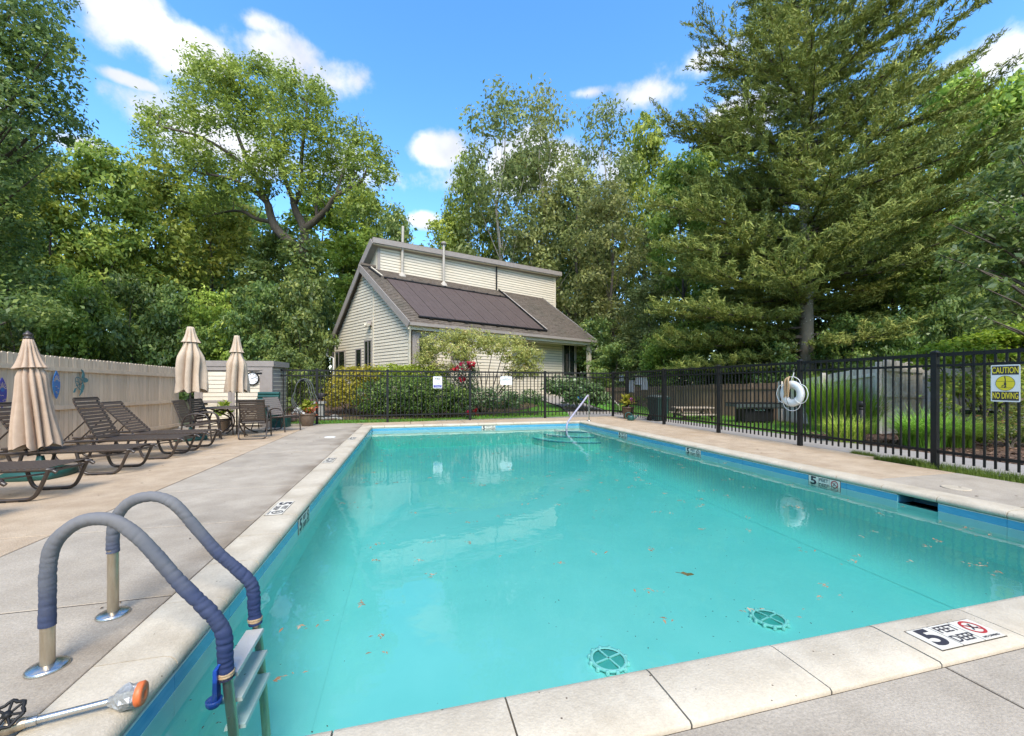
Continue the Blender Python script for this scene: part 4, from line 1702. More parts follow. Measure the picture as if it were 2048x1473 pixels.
# green padded recliner half hidden behind the armchairs
t = thing('green_recliner', 'folded recliner with dark green padding against the shed', 'recliner', (-3.95, 13.35, 0), R(-10))
b = MB()
for k in range(3):
    b.tube([(-.30, .02 * k, .86 + .09 * k), (.30, .02 * k, .86 + .09 * k)], .052, M['green'], 10)
b.build('headrest', t)
b = MB()
b.box((-.30, -.05, .25), (.30, .03, .84), M['green'], .01)
b.build('back_pad', t)
b = MB()
b.lathe([(0, -.02), (.075, -.02), (.085, 0), (.075, .02), (0, .02)], M['green'], 16, (.36, -.12, .62), axis=Matrix.Rotation(R(80), 3, 'Y') @ Matrix.Diagonal((2.0, 1, 1)))
b.build('arm_pad', t)
for x in (-.32, .32):
    b = MB()
    b.tube([(x, .10, 0), (x, -.02, .9)], .014, M['bronze'], 8)
    b.tube([(x, -.32, 0), (x, .05, .6)], .014, M['bronze'], 8)
    b.build('leg', t)
# green crate below the pale armchair
t = thing('green_crate', 'dark green plastic crate on the deck behind the pale armchair', 'crate', (-3.78, 13.98, 0), R(-6))
for nm, a, c in (('wall', (-.22, -.16, 0), (.22, -.145, .33)), ('wall', (-.22, .145, 0), (.22, .16, .33)), ('wall', (-.22, -.145, 0), (-.205, .145, .33)), ('wall', (.205, -.145, 0), (.22, .145, .33)), ('bottom', (-.205, -.145, .01), (.205, .145, .02)), ('rim', (-.235, -.175, .331), (.235, -.161, .35))):
    b = MB()
    b.box(a, c, M['green'])
    b.build(nm, t)

# hose looped on the fence post
s = on_line(605, FA, FB)
p = on_far(s, .09)
t = thing('garden_hose', 'grey hose hung in long loops from the far fence, above the left flower pot', 'hose', (p.x, p.y, 0))
b = MB()
for k in range(3):
    w, z1, z0 = .24 + .05 * k, 1.48 + .01 * k, .55 - .10 * k
    pts = []
    for i in range(19):
        a = 2 * math.pi * i / 18
        pts.append((w * math.sin(a) * (1.15 if math.cos(a) < 0 else .9) + .04 * k, -.015 * k, (z1 + z0) / 2 + (z1 - z0) / 2 * math.cos(a)))
    b.tube(arc_pts(pts, 2), .014, M['hose'], 7, cap=False)
b.build('coil', t)
b = MB()
b.box((-.05, .0, 1.40), (.05, .05, 1.50), M['black'])
b.box((-.02, -.10, 1.44), (.02, .0, 1.47), M['black'])
b.build('hook', t)

# ------------------------------------------------------------ pool ladder
Z6 = lambda x, y: (x / 2.763, 940 + y / 2.763)


def XZ(px, py, Y):
    x, d = ON_Y(px, Y)
    return (x, Y, ZD(py, d))


t = thing('pool_ladder', 'pool ladder with two arched rails in wrinkled blue fabric sleeves', 'pool ladder', (-1.6, 2.34, 0))
o_ = Vector((-1.6, 2.34, 0))
sl = bpy.data.materials.new('faded_sleeve')
sl.use_nodes = True
nt = sl.node_tree
N, L = nt.nodes.new, nt.links.new
pb = nt.nodes['Principled BSDF']
pb.inputs['Roughness'].default_value = .85
tcx = N('ShaderNodeTexCoord')
sx = N('ShaderNodeSeparateXYZ')
L(tcx.outputs['Object'], sx.inputs[0])
nq = N('ShaderNodeTexNoise')
nq.inputs['Scale'].default_value = 9
nq.inputs['Detail'].default_value = 5
L(tcx.outputs['Object'], nq.inputs['Vector'])
ad = N('ShaderNodeMath')
ad.operation = 'MULTIPLY_ADD'
ad.inputs[1].default_value = .35
L(nq.outputs[0], ad.inputs[0])
L(sx.outputs['Z'], ad.inputs[2])
rp = N('ShaderNodeValToRGB')
for i, (ps, c) in enumerate(((0.12, (.016, .030, .095)), (.42, (.040, .053, .105)), (.66, (.115, .120, .135)), (.84, (.165, .162, .165)))):
    e = rp.color_ramp.elements[i] if i < 2 else rp.color_ramp.elements.new(ps)
    e.position = ps
    e.color = (*c, 1)
L(ad.outputs[0], rp.inputs[0])
L(rp.outputs[0], pb.inputs['Base Color'])
near = [(263, 862), (262, 700), (265, 560), (290, 430), (350, 350), (440, 290), (540, 270), (640, 285), (740, 350), (830, 440), (920, 540), (1010, 640), (1100, 730), (1190, 820), (1235, 900), (1243, 1000), (1246, 1090), (1250, 1150)]
far = [(625, 455), (625, 350), (640, 270), (690, 200), (760, 160), (850, 148), (930, 170), (1000, 225), (1100, 340), (1200, 455), (1300, 540), (1380, 620), (1402, 690), (1405, 760), (1412, 850)]
for Y, pts, sd_ in ((2.34, near, 1), (2.79, far, 2)):
    P = [Vector(XZ(*Z6(x, y), Y)) - o_ for x, y in pts]
    S0 = spline(P, 9)
    S = [S0[0]]
    acc = 0.0
    for p_, q_ in zip(S0[:-1], S0[1:]):                  # even steps of 6 mm
        sg = q_ - p_
        lg = sg.length
        u_ = .006 - acc
        while u_ < lg:
            S.append(p_ + sg * (u_ / lg))
            u_ += .006
        acc = lg - (u_ - .006)
    S.append(S0[-1])
    q = random.Random(sd_)
    n = len(S)
    creases = []
    at_ = 0.0
    while at_ < n:
        creases.append((at_, q.uniform(.5, 1.2), q.uniform(-.9, .9), q.uniform(0, 6.28)))
        at_ += q.uniform(2.6, 7.0)

    def wobble(i, k):
        th = 2 * math.pi * k / 24
        f = i / n
        amp = .085 if .12 < f < .60 else .12
        if f > .74:
            amp = .20
        v = 0.0
        for c_, a_, sl_, p_ in creases:
            dd_ = i - c_ - 2.2 * sl_ * math.sin(th + p_)
            if abs(dd_) < 4:
                v -= a_ * math.exp(-(dd_ / 1.15) ** 2) * (.65 + .35 * math.sin(th * 2 + p_))
        return amp * v + .03 * math.sin(th * 3 + i * .11) + .02 * math.sin(i * .21 + sd_)
    b = MB()
    b.tube(S, [(.0300 + .0065 * smooth((i / n - .45) / .5)) for i in range(n)], sl, 24, wob=wobble)
    b.build('sleeve', t)
    # string tie near the bottom of the sleeve
    k = MB()
    e = S[-7]
    k.lathe([(.036, -.007), (.0415, 0), (.036, .007)], M['rope'], 16, e)
    k.lathe([(.036, -.019), (.040, -.012), (.036, -.006)], M['rope'], 16, e)
    k.build('tie', t)
    # bare post and flange
    k = MB()
    x0, y0 = P[0].x, P[0].y
    k.tube([(x0, y0, .0), (x0, y0, P[0].z + .05)], .0255, M['pipe'], 18)
    k.build('post', t)
    k = MB()
    k.lathe([(.074, 0), (.074, .009), (.067, .015), (.040, .021), (.027, .023)], M['steel'], 32, (x0, y0, .001))
    k.build('flange', t)
    e = P[-1]
    k = MB()
    k.tube([(e.x, e.y, e.z + .05), (e.x + .03, e.y, e.z - .25), (e.x + .06, e.y, -.85)], .0235, M['pipe'], 14)
    k.build('stile', t)
for z, x in ((-.172, -.885), (-.305, -.865), (-.445, -.85)):
    k = MB()
    k.box((x - .055 - o_.x, .030, z - .018), (x + .045 - o_.x, .425, z), M['white'], .004)
    k.build('tread', t)
# blue plastic clip hanging from the near rail
pz = XZ(440, 1400, 2.31)
t = thing('blue_clip', 'blue plastic holder hanging beside the near ladder rail', 'clip', (pz[0], 2.31, 0))
b = MB()
b.box((-.026, -.024, -.27), (-.004, .024, -.100), M['navy'], .003)
b.tube([(-.010, 0, -.10), (-.004, 0, -.085), (.012, .01, -.078)], .007, M['navy'], 8)
b.build('body', t)
b = MB()
b.lathe([(.024, -.035), (.034, -.022), (.036, 0), (.028, .002), (.022, -.016), (0, -.022)], M['navy'], 16, (-.026, 0, -.25))
b.build('cup', t)

# vacuum wand with valve wheel and orange plug, lying across the coping
w0, w1 = G(-14, 1465, .035), G(290, 1383, .055)
t = thing('pool_wand', 'steel pipe with valve wheel and orange taped plug across the near coping', 'pool tool', (w0.x, w0.y, 0))
q0 = Vector((0, 0, .040))
q1 = Vector((w1.x - w0.x, w1.y - w0.y, .050))
ax = (q1 - q0).normalized()
f = lambda s: q0 + (q1 - q0) * s
b = MB()
b.tube([f(0.0), f(.80)], .0125, M['steel'], 14)
b.tube([f(.20), f(.275)], .0165, M['steel'], 14)
b.tube([f(-.2), f(.0), f(.05), f(.10), f(.18), f(.21)], [.015, .015, .022, .026, .020, .017], M['pipe'], 12)
b.build('pipe', t)
rot = ax.to_track_quat('Z', 'Y').to_matrix()
b = MB()
gq = random.Random(8)
wob = [[gq.uniform(-.16, .16) for _ in range(14)] for _ in range(9)]
ln = (q1 - q0).length
b.lathe([(.016, .74 * ln), (.020, .77 * ln), (.030, .80 * ln), (.041, .84 * ln), (.047, .88 * ln), (.045, .92 * ln), (.042, .955 * ln)], M['tape'], 14, q0, smooth=False, rad=lambda th, j: 1 + wob[j][int(th / (2 * math.pi) * 14 + .5) % 14], axis=rot)
b.build('tape_wrap', t)
b = MB()
b.lathe([(.040, .94 * ln), (.044, .95 * ln), (.045, .985 * ln), (.040, 1.0 * ln), (.012, 1.0 * ln), (.010, .97 * ln), (0, .97 * ln)], M['orange'], 20, q0, axis=rot)
b.build('plug', t)
hw = f(.085) + Vector((0, 0, .045))
b = MB()
n = 7
tl = Matrix.Rotation(R(38), 3, Vector((1, 0, 0)))
pr_ = []
for k in range(n * 4 + 1):
    a = 2 * math.pi * k / (n * 4)
    r_ = .044 * (1 + .10 * math.cos(n * a))
    pr_.append(hw + tl @ Vector((r_ * math.cos(a), r_ * math.sin(a), 0)))
b.tube(pr_, .006, M['black'], 7, cap=False)
b.lathe([(.013, -.008), (.013, .008), (0, .010)], M['black'], 12, hw, axis=tl)
b.tube([hw, f(.085)], .007, M['pipe'], 8)
for k in range(n):
    a = 2 * math.pi * k / n
    b.tube([hw + tl @ Vector((.010 * math.cos(a), .010 * math.sin(a), 0)), hw + tl @ Vector((.046 * math.cos(a), .046 * math.sin(a), 0))], .0045, M['black'], 6)
b.build('valve_wheel', t)

# far corner hand rail
p0 = G(1178, 842)
p1 = G(1133, 858, WZ)
ht = .90
t = thing('hand_rail', 'steel hand rail with pale sleeve at the far corner steps', 'hand rail', (p0.x, p0.y, 0))
e = Vector((p1.x - p0.x, p1.y - p0.y, 0))
b = MB()
b.tube(arc_pts([(0, 0, 0), (0, 0, .35), (0, 0, .70), tuple(e * .01 + Vector((0, 0, .82))), tuple(e * .05 + Vector((0, 0, .90)))], 5), .024, M['steel'], 12)
b.build('post', t)
b = MB()
b.tube(arc_pts([tuple(e * .03 + Vector((0, 0, .885))), tuple(e * .08 + Vector((0, 0, .90))), tuple(e * .3 + Vector((0, 0, .68))), tuple(e * .85 + Vector((0, 0, .16))), tuple(e * .97 + Vector((0, 0, .0))), tuple(e * 1.0 + Vector((0, 0, -.16))), tuple(e * 1.0 + Vector((0, 0, -.4)))], 6), .031, M['lav'], 12)
b.build('sleeve', t)
b = MB()
b.lathe([(.075, 0.001), (.075, .012), (.03, .024)], M['steel'], 20)
b.build('flange', t)

# lids on the deck
p = G(1912, 977)
t = thing('skimmer_lid', 'round cream skimmer lid set in the right deck', 'lid', (p.x, p.y, .0035))
b = MB()
b.lathe([(.135, -.002), (.135, .005), (.128, .008), (.12, .0065), (0, .0075)], M['coping'], 32)
b.lathe([(.014, .0072), (.014, .009), (0, .0092)], M['gap'], 10, (.07, 0, 0))
b.build('cover', t)
p = G(660, 875)
t = thing('deck_lid', 'flat cream lid in the left walkway near the far end', 'lid', (p.x, p.y, .003))
b = MB()
b.lathe([(.13, -.002), (.13, .005), (.12, .008), (0, .0075)], M['paper'], 28)
b.build('cover', t)


# ------------------------------------------------------------ flower pots, bin, watering can
def pot(label, loc, r, h, m):
    t = thing('flower_pot', label, 'flower pot', loc)
    b = MB()
    b.lathe([(r * .62, 0), (r * .70, .01), (r * .97, h * .75), (r * 1.0, h * .86), (r * 1.08, h * .87), (r * 1.08, h), (r * .98, h), (r * .95, h * .9), (0, h * .9)], m, 28)
    b.build('pot', t)
    return t


def spike_leaves(n, r, h, seed, spread=.5):
    g = np.random.default_rng(seed)
    a = g.uniform(0, 2 * np.pi, n)
    e = g.uniform(.35, 1.4, n)
    d = np.stack([np.cos(a) * np.cos(e), np.sin(a) * np.cos(e), np.sin(e)], 1)
    P = d * g.uniform(.4, 1, n)[:, None] * np.array([r * 1.25, r * 1.25, h])
    return P, d


p = G(615, 852)
t = pot('brown flower pot with white and coral flowers by the left end of far fence', (p.x, p.y, 0), .235, .40, M['terracotta'])
P, d = spike_leaves(130, .26, .42, 1)
o = leaves('foliage', P + [0, 0, .40], .20, L_LIME, 1, along=d, aspect=.38, parent=t)
g = np.random.default_rng(3)
o = leaves('white_flower', np.stack([g.normal(-.20, .07, 60), g.normal(-.14, .07, 60), g.normal(.47, .05, 60)], 1), .075, L_WHITE, 2, aspect=.9, parent=t)
o = leaves('coral_flower', np.stack([g.normal(.14, .09, 70), g.normal(-.12, .08, 70), g.normal(.52, .07, 70)], 1), .09, L_ORANGE, 2, aspect=.6, parent=t)
p = G(1256, 838)
t = pot('dark flower pot with a pink flower at the far right deck corner', (p.x, p.y, 0), .22, .46, M['potdark'])
P, d = spike_leaves(110, .25, .50, 4)
leaves('foliage', P + [0, 0, .44], .26, L_YEL, 1, along=d, aspect=.28, parent=t)
leaves('green_foliage', P[:60] * .9 + [0, 0, .42], .16, L_LIME, 1, aspect=.45, parent=t)
leaves('pink_flower', np.stack([g.normal(.08, .06, 60), g.normal(-.08, .06, 60), g.normal(.68, .06, 60)], 1), .09, L_PINK, 2, aspect=.8, parent=t)
p = G(1257, 841)
t = thing('watering_can', 'green plastic watering can in front of the dark flower pot', 'watering can', (p.x + .02, p.y - .12, 0), R(-20))
b = MB()
b.lathe([(.10, 0), (.12, .02), (.12, .15), (.10, .18), (.04, .19)], M['green'], 20)
b.build('body', t)
b = MB()
b.tube(arc_pts([(.10, 0, .05), (.20, 0, .12), (.27, 0, .22)], 4), [.03, .03, .026, .024, .022, .02, .018, .016, .016], M['green'], 8)
b.build('spout', t)
b = MB()
b.tube(arc_pts([(-.10, 0, .05), (-.19, 0, .12), (-.17, 0, .25), (-.05, 0, .29), (.05, 0, .20)], 5), .017, M['green'], 8)
b.build('handle', t)

p = G(1305, 842)
dd = p.x * SA + p.y * CA
t = thing('wheeled_bin', 'dark green wheeled rubbish bin outside the right fence', 'bin', (p.x + .30, p.y + .1, H(p.x, p.y)), R(8))
t.scale = (.84, .84, .92)
b = MB()
vs = []
bt, tp_, hh = .25, .33, .98
b.add([(-bt, -bt, .10), (bt, -bt, .10), (bt, bt, .10), (-bt, bt, .10), (-tp_, -tp_, hh), (tp_, -tp_, hh), (tp_, tp_, hh), (-tp_, tp_, hh)], [(0, 3, 2, 1), (4, 5, 6, 7), (0, 1, 5, 4), (1, 2, 6, 5), (2, 3, 7, 6), (3, 0, 4, 7)], M['bin'])
b.box((-tp_ - .02, -tp_ - .02, hh - .06), (tp_ + .02, tp_ + .02, hh), M['bin'])
for k in range(5):
    x = -.2 + .1 * k
    b.bar((x * .8, -bt - .012, .16), (x, -tp_ - .002, hh - .1), .03, .02, M['bin'])
b.build('body', t)
b = MB()
b.lathe([(.36 * 1.25, 0), (.37 * 1.25, .02), (.35 * 1.25, .05), (.2 * 1.25, .085), (0, .10)], M['binlid'], 28, (0, 0, hh + .004), rad=lambda th, j: .82 / max(abs(math.cos(th)), abs(math.sin(th))) ** .75)
b.build('lid', t)
for s_ in (-1, 1):
    b = MB()
    b.tube([(s_ * .30 - .04, .20, .13), (s_ * .30 + .04, .20, .13)], .13, M['black'], 18)
    b.build('wheel', t)
b = MB()
b.tube([(-.28, .36, hh - .02), (.28, .36, hh - .02)], .015, M['black'], 8)
b.build('handle', t)

# ------------------------------------------------------------ life ring with its rope
s = on_line(1591, GA, GB)
pr0 = on_side(s, .09)
dd = pr0.x * SA + pr0.y * CA
zc = ZD(788, dd)
t = thing('life_ring', 'white life ring with looped grab rope hanging on the right fence', 'life ring', (pr0.x, pr0.y, zc))
t.rotation_euler = FACE['west']
Ro, ro = .198, .082
b = MB()
n1_, n2_ = 40, 14
vs = [((Ro + ro * math.cos(v)) * math.cos(u_), (Ro + ro * math.cos(v)) * math.sin(u_), .72 * ro * math.sin(v)) for u_ in [2 * math.pi * i / n1_ for i in range(n1_)] for v in [2 * math.pi * k / n2_ for k in range(n2_)]]
fs = [(i * n2_ + k, ((i + 1) % n1_) * n2_ + k, ((i + 1) % n1_) * n2_ + (k + 1) % n2_, i * n2_ + (k + 1) % n2_) for i in range(n1_) for k in range(n2_)]
b.add(vs, fs, M['white'], True)
b.build('ring', t)
b = MB()
for k in range(4):
    a0 = R(45 + 90 * k)
    pts = []
    for i in range(7):
        f_ = i / 6
        a = a0 + R(90) * f_
        r_ = Ro + ro + .012 + .075 * math.sin(math.pi * f_) ** .7
        pts.append((r_ * math.cos(a), r_ * math.sin(a), .01))
    b.tube(arc_pts(pts, 3), .008, M['white'], 7, cap=False)
b.build('grab_rope', t)
b = MB()
for k in range(4):
    a = R(45 + 90 * k)
    b.tube([((Ro + (ro + .004) * math.cos(v)) * math.cos(a), (Ro + (ro + .004) * math.cos(v)) * math.sin(a), .74 * ro * math.sin(v)) for v in [2 * math.pi * i / 14 for i in range(15)]], .006, M['paper'], 6, cap=False)
b.build('band', t)
b = MB()
b.tube([(-.03, .27, .0), (.01, .40, -.02), (.0, .47, -.05)], .008, M['white'], 7)
b.bar((0, .36, -.05), (0, .55, -.05), .035, .02, M['steel'], (0, 0, 1))
b.build('hanger', t)
t2 = thing('rope_hank', 'hank of tan throwing rope hung over the life ring', 'rope', (pr0.x, pr0.y, zc))
t2.rotation_euler = t.rotation_euler
b = MB()
q = random.Random(5)
for i in range(14):
    x = -.05 + q.uniform(-.055, .055)
    z = .075 + q.uniform(-.015, .03)
    b.tube(arc_pts([(-.03 + q.uniform(-.02, .02), .37, .03), (x, .30, z), (x + q.uniform(-.02, .02), .12, z + .01), (x + q.uniform(-.02, .02) - .01, -.03 - q.uniform(0, .06), z)], 3), .009, M['rope'], 5)
b.tube(arc_pts([(-.05, -.05, .085), (-.06, -.14, .08), (-.03, -.24, .07)], 3), .005, M['ink'], 5)
b.build('strand', t2)

# ============================================================ THE COTTAGE
CL, CD = 18 * (819 - 1024) / 815, 18.0                    # near corner of the eaves: lateral, depth
UL, UD = 9.78 / 12.386, 7.6 / 12.386                      # along the eaves
VL, VD = -1.064 / 1.46, 1.0 / 1.46                        # along the gable
EZ, AZ, PS = 4.06, 7.40, 4.40                             # eaves height, height at the clerestory wall, run of the front roof
house = thing('cottage', 'cream sided cottage with steep brown roof and clerestory beyond the fence', 'house', (*LD(CL, CD), 0))
HB = Vector(house.location)


def HP(u, s, z):
    x, y = LD(CL + UL * u + VL * s, CD + UD * u + VD * s)
    return Vector((x, y, z)) - HB


def HU(px, s):
    """u on the plane s = const seen at column px"""
    t_ = (px - 1024) / 815
    l0, d0 = CL + VL * s, CD + VD * s
    return (t_ * d0 - l0) / (UL - t_ * UD)


def HS(px, u):
    t_ = (px - 1024) / 815
    l0, d0 = CL + UL * u, CD + UD * u
    return (t_ * d0 - l0) / (VL - t_ * VD)


def HD(u, s):
    return CD + UD * u + VD * s


nU = (HP(0, 0, 0) - HP(1, 0, 0)).cross(Vector((0, 0, 1)))
ug = (HP(1, 0, 0) - HP(0, 0, 0)).normalized()
vg = (HP(0, 1, 0) - HP(0, 0, 0)).normalized()
nG = Vector((vg.y, -vg.x, 0))                             # outward normal of the gable wall
if nG.dot(ug) > 0:
    nG = -nG
nF = Vector((ug.y, -ug.x, 0))
if nF.dot(vg) > 0:
    nF = -nF
GU = 0.22                                                 # the gable wall stands in from the rake
SL_ = 8.31                                                # left end of the gable
LZ = 3.60                                                 # left eaves height
AS = 4.48                                                 # apex position
GZ = 0.25


def gable_span(z):
    lo = .25 if z < EZ - .1 else .25 + (z - EZ + .1) / (AZ - EZ) * (AS - .25)
    hi = SL_ - .15 if z < LZ else SL_ - .15 - (z - LZ) / (AZ - LZ) * (SL_ - .15 - AS)
    return lo, hi


gw = MB()
pts = [HP(GU, .25, GZ), HP(GU, .25, EZ - .1), HP(GU, AS, AZ - .15), HP(GU, SL_ - .15, LZ), HP(GU, SL_ - .15, GZ)]
gw.poly(pts, .2, M['gap'], -nG)  # dark backing paints in the shade under each siding lap
gable = gw.build('gable_wall', house)


def lap(parent, a, c, n, m=M['siding'], drop=None):
    """one lapped board between bottom edge a=(p,q) and top edge c=(p,q)"""
    b = MB()
    p0, p1 = a
    q0, q1 = c
    up_ = Vector((0, 0, .020))
    vs = [p0 + n * .032 + up_, p1 + n * .032 + up_, q1 + n * .012, q0 + n * .012, p0 + up_, p1 + up_]
    b.add(vs, [(0, 1, 2, 3), (4, 5, 1, 0)], m)
    return b.build('siding_board', parent)


bh = .155
z = GZ
while z < AZ - .35:
    z1 = min(z + bh, AZ - .3)
    a0, a1 = gable_span(z)
    c0, c1 = gable_span(z1)
    if c1 - c0 < .1:
        break
    lap(gable, (HP(GU, a0, z), HP(GU, a1, z)), (HP(GU, c0, z1), HP(GU, c1, z1)), nG)
    z += bh


def wbar(name, parent, p, q, w, h, n, m='trim'):
    b = MB()
    b.bar(p, q, w, h, M[m], n)
    return b.build(name, parent)


def window(px0, px1, py0, py1, plane, k, n, parent, slide=True, frame=.07):
    """window seen at those picture columns and rows on wall plane ('u',k) or ('s',k)"""
    if plane == 'u':
        a, c = HS(px0, k), HS(px1, k)
        P = lambda f, z, o=0: HP(k, a + (c - a) * f, z) + n * o
        da, dc = HD(k, a), HD(k, c)
    else:
        a, c = HU(px0, k), HU(px1, k)
        P = lambda f, z, o=0: HP(a + (c - a) * f, k, z) + n * o
        da, dc = HD(a, k), HD(c, k)
    dm = (da + dc) / 2
    z1, z0 = ZD(py0, dm), ZD(py1, dm)
    w = (P(1, 0) - P(0, 0)).length
    fr = MB()
    ff = frame / w
    e = .036
    for f0, f1, za, zb in ((-ff, 0, z0 - frame, z1 + frame), (1, 1 + ff, z0 - frame, z1 + frame), (0, 1, z1, z1 + frame), (0, 1, z0 - frame, z0)):
        b0, b1 = P(f0, 0), P(f1, 0)
        fr.add([b0 + Vector((0, 0, za)) + n * .005, b1 + Vector((0, 0, za)) + n * .005, b1 + Vector((0, 0, zb)) + n * .005, b0 + Vector((0, 0, zb)) + n * .005,
                b0 + Vector((0, 0, za)) + n * .05, b1 + Vector((0, 0, za)) + n * .05, b1 + Vector((0, 0, zb)) + n * .05, b0 + Vector((0, 0, zb)) + n * .05],
               [(4, 5, 6, 7), (0, 1, 5, 4), (1, 2, 6, 5), (2, 3, 7, 6), (3, 0, 4, 7)], M['trim'])
    wn = fr.build('window', parent)
    g_ = MB()
    g_.add([P(0, z0, .034), P(1, z0, .034), P(1, z1, .034), P(0, z1, .034)], [(0, 1, 2, 3)], M['glass'])
    g_.build('pane', wn)
    if slide:
        b = MB()
        b.bar(P(.5, z0, .042), P(.5, z1, .042), .05, .016, M['steel'] if False else M['trim'], n)
        b.bar(P(.97, z0, .042), P(.97, z1, .042), .03, .012, M['siding'], n)
        b.build('sash_bar', wn)
    return wn


window(667, 691, 705, 752, 'u', GU, nG, gable)
window(713.5, 723, 700, 752, 'u', GU, nG, gable, False)
window(731, 744, 683, 750, 'u', GU, nG, gable)
wbar('corner_board', gable, HP(GU, AS - .85, GZ) + nG * .03, HP(GU, AS - .85, 6.55) + nG * .03, .10, .03, nG, 'siding')
wbar('corner_board', gable, HP(GU, .33, GZ) + nG * .03, HP(GU, .33, EZ - .15) + nG * .03, .16, .05, nG, 'siding')
wbar('corner_board', gable, HP(GU, SL_ - .2, GZ) + nG * .03, HP(GU, SL_ - .2, LZ - .1) + nG * .03, .14, .05, nG, 'siding')
# flood light on the gable
su = HS(743, GU)
fz = ZD(648, HD(GU, su))
b = MB()
b.box((-.10, -.10, -.10), (.10, .10, .12), M['trim'])
fl = b.build('flood_light', house, HP(GU, su, fz) + nG * .12)
for sg in (-1, 1):
    b = MB()
    d_ = (vg * sg * .8 + nG * .8 - Vector((0, 0, .5))).normalized()
    b.tube([d_ * .08, d_ * .24], [.05, .095], M['siding'], 10)
    b.build('lamp_head', fl)

# front walls under the eaves: flush part, then a recessed porch
uC, uR = 6.0, 12.05
for u0, u1, s_ in ((GU + .06, uC, .28), (uC, uR, 1.25)):
    b = MB()
    b.poly([HP(u0, s_, GZ), HP(u1, s_, GZ), HP(u1, s_, EZ + .1), HP(u0, s_, EZ + .1)], .15, M['gap'], -nF)  # backing darkened so the board gaps read as lap shadows
    fw = b.build('front_wall', house)
    z = GZ
    while z < EZ - .1:
        lap(fw, (HP(u0, s_, z), HP(u1, s_, z)), (HP(u0, s_, z + bh), HP(u1, s_, z + bh)), nF)
        z += bh
    if s_ < 1:
        wbar('corner_board', fw, HP(u0 + .10, s_, GZ) + nF * .03, HP(u0 + .10, s_, EZ - .1) + nF * .03, .2, .05, nF)
        window(838, 868, 673, 722, 's', s_, nF, fw, True, .12)
        window(905, 935, 676, 722, 's', s_, nF, fw, True, .12)
    else:
        window(1127, 1149, 692, 752, 's', s_, nF, fw, True, .14)
wbar('porch_beam', house, HP(uC, .28, EZ - .22), HP(uR + .3, .28, EZ - .22), .16, .28, Vector((0, 0, 1)), 'siding')
wbar('porch_post', house, HP(uR + .1, .30, GZ), HP(uR + .1, .30, EZ - .36), .22, .22, nF, 'siding')
b = MB()
b.poly([HP(uC, .05, EZ - .06), HP(uR + .3, .05, EZ - .06), HP(uR + .3, 1.3, EZ - .06), HP(uC, 1.3, EZ - .06)], .02, M['siding'], (0, 0, 1))
b.build('soffit', house)
for px in (1061, 1132):
    u = HU(px, .7)
    b = MB()
    b.lathe([(.05, 0), (.17, -.04), (.19, -.12), (.13, -.16), (0, -.17)], M['black'], 16)
    b.build('porch_light', house, HP(u, .7, EZ - .07))
b = MB()
e = HP(GU + .1, 1.0, GZ)
b.poly([HP(GU + .2, .4, GZ), HP(GU + .2, SL_ - .2, GZ), HP(uR, SL_ - .2, GZ), HP(uR, 1.3, GZ), HP(uC, 1.3, GZ)], .02, M['interior'], (0, 0, 1))
b.build('floor_slab', house)
wbar('end_wall', house, HP(uR, 1.3, 2.2), HP(uR, SL_ - .2, 2.2), .1, 3.9, Vector((0, 0, 1)), 'siding')

# front roof: sheathing, then courses of single shingles
RU0, RU1 = -.02, 12.42


def RF(u, f, o=0.0):
    """point on the front roof: f = 0 at the eaves, 1 at the clerestory wall"""
    nr_ = (HP(0, PS, AZ) - HP(0, 0, EZ)).cross(HP(1, 0, 0) - HP(0, 0, 0)).normalized()
    if nr_.z < 0:
        nr_ = -nr_
    return HP(u, PS * f, EZ + (AZ - EZ) * f) + nr_ * o


b = MB()
b.poly([RF(RU0, 0), RF(RU1, 0), RF(RU1, 1), RF(RU0, 1)], -.12, M['trim'], RF(0, 0, 1) - RF(0, 0))
roof = b.build('roof', house)
rows_, cols_ = 34, 44
me_v, me_f = [], []
sh = MB()
q = random.Random(7)
for j in range(rows_):
    f0, f1 = j / rows_ - .004, (j + 1.15) / rows_
    off = q.uniform(0, 1)
    for i in range(-1, cols_ + 1):
        a = max(RU0, RU0 + (i + off) * (RU1 - RU0) / cols_ + .012)
        c = min(RU1, RU0 + (i + 1 + off) * (RU1 - RU0) / cols_)
        if c - a < .03:
            continue
        th = .018 + q.uniform(0, .012)
        g1 = min(1, f1)
        vs = [RF(a, f0, .004), RF(c, f0, .004), RF(c, f0, th + .01), RF(a, f0, th + .01), RF(c, g1, .006), RF(a, g1, .006)]
        sh.add(vs, [(0, 1, 2, 3), (3, 2, 4, 5)], M['shingle'])
sh.build('shingles', roof, kind='stuff')
# left slope and its rakes
b = MB()
b.poly([HP(-.02, SL_ + .25, LZ - .25), HP(-.02, AS, AZ + .12), HP(12.6, AS, AZ + .12), HP(12.6, SL_ + .25, LZ - .25)], .1, M['shingle'], (0, 0, 1))
b.build('back_roof', house)


def rake(p, q_, w, name='rake_board', m='trim', th=.05):
    wbar(name, house, p, q_, th, w, Vector((0, 0, 1)), m)


rake(HP(-.06, -.05, EZ - .12), HP(-.06, AS + .08, AZ - .04), .30)
rake(HP(-.06, SL_ + .3, LZ - .35), HP(-.06, AS - .02, AZ + .0), .30)
rake(HP(RU1 + .04, -.05, EZ - .08), HP(RU1 + .04, PS, AZ - .06), .20)
wbar('gutter', house, HP(-.05, -.10, EZ - .07), HP(RU1 + .06, -.10, EZ - .07), .12, .13, Vector((0, 0, 1)), 'trim')
wbar('fascia', house, HP(-.05, .05, EZ - .17), HP(RU1 + .06, .05, EZ - .17), .05, .26, Vector((0, 0, 1)), 'siding')
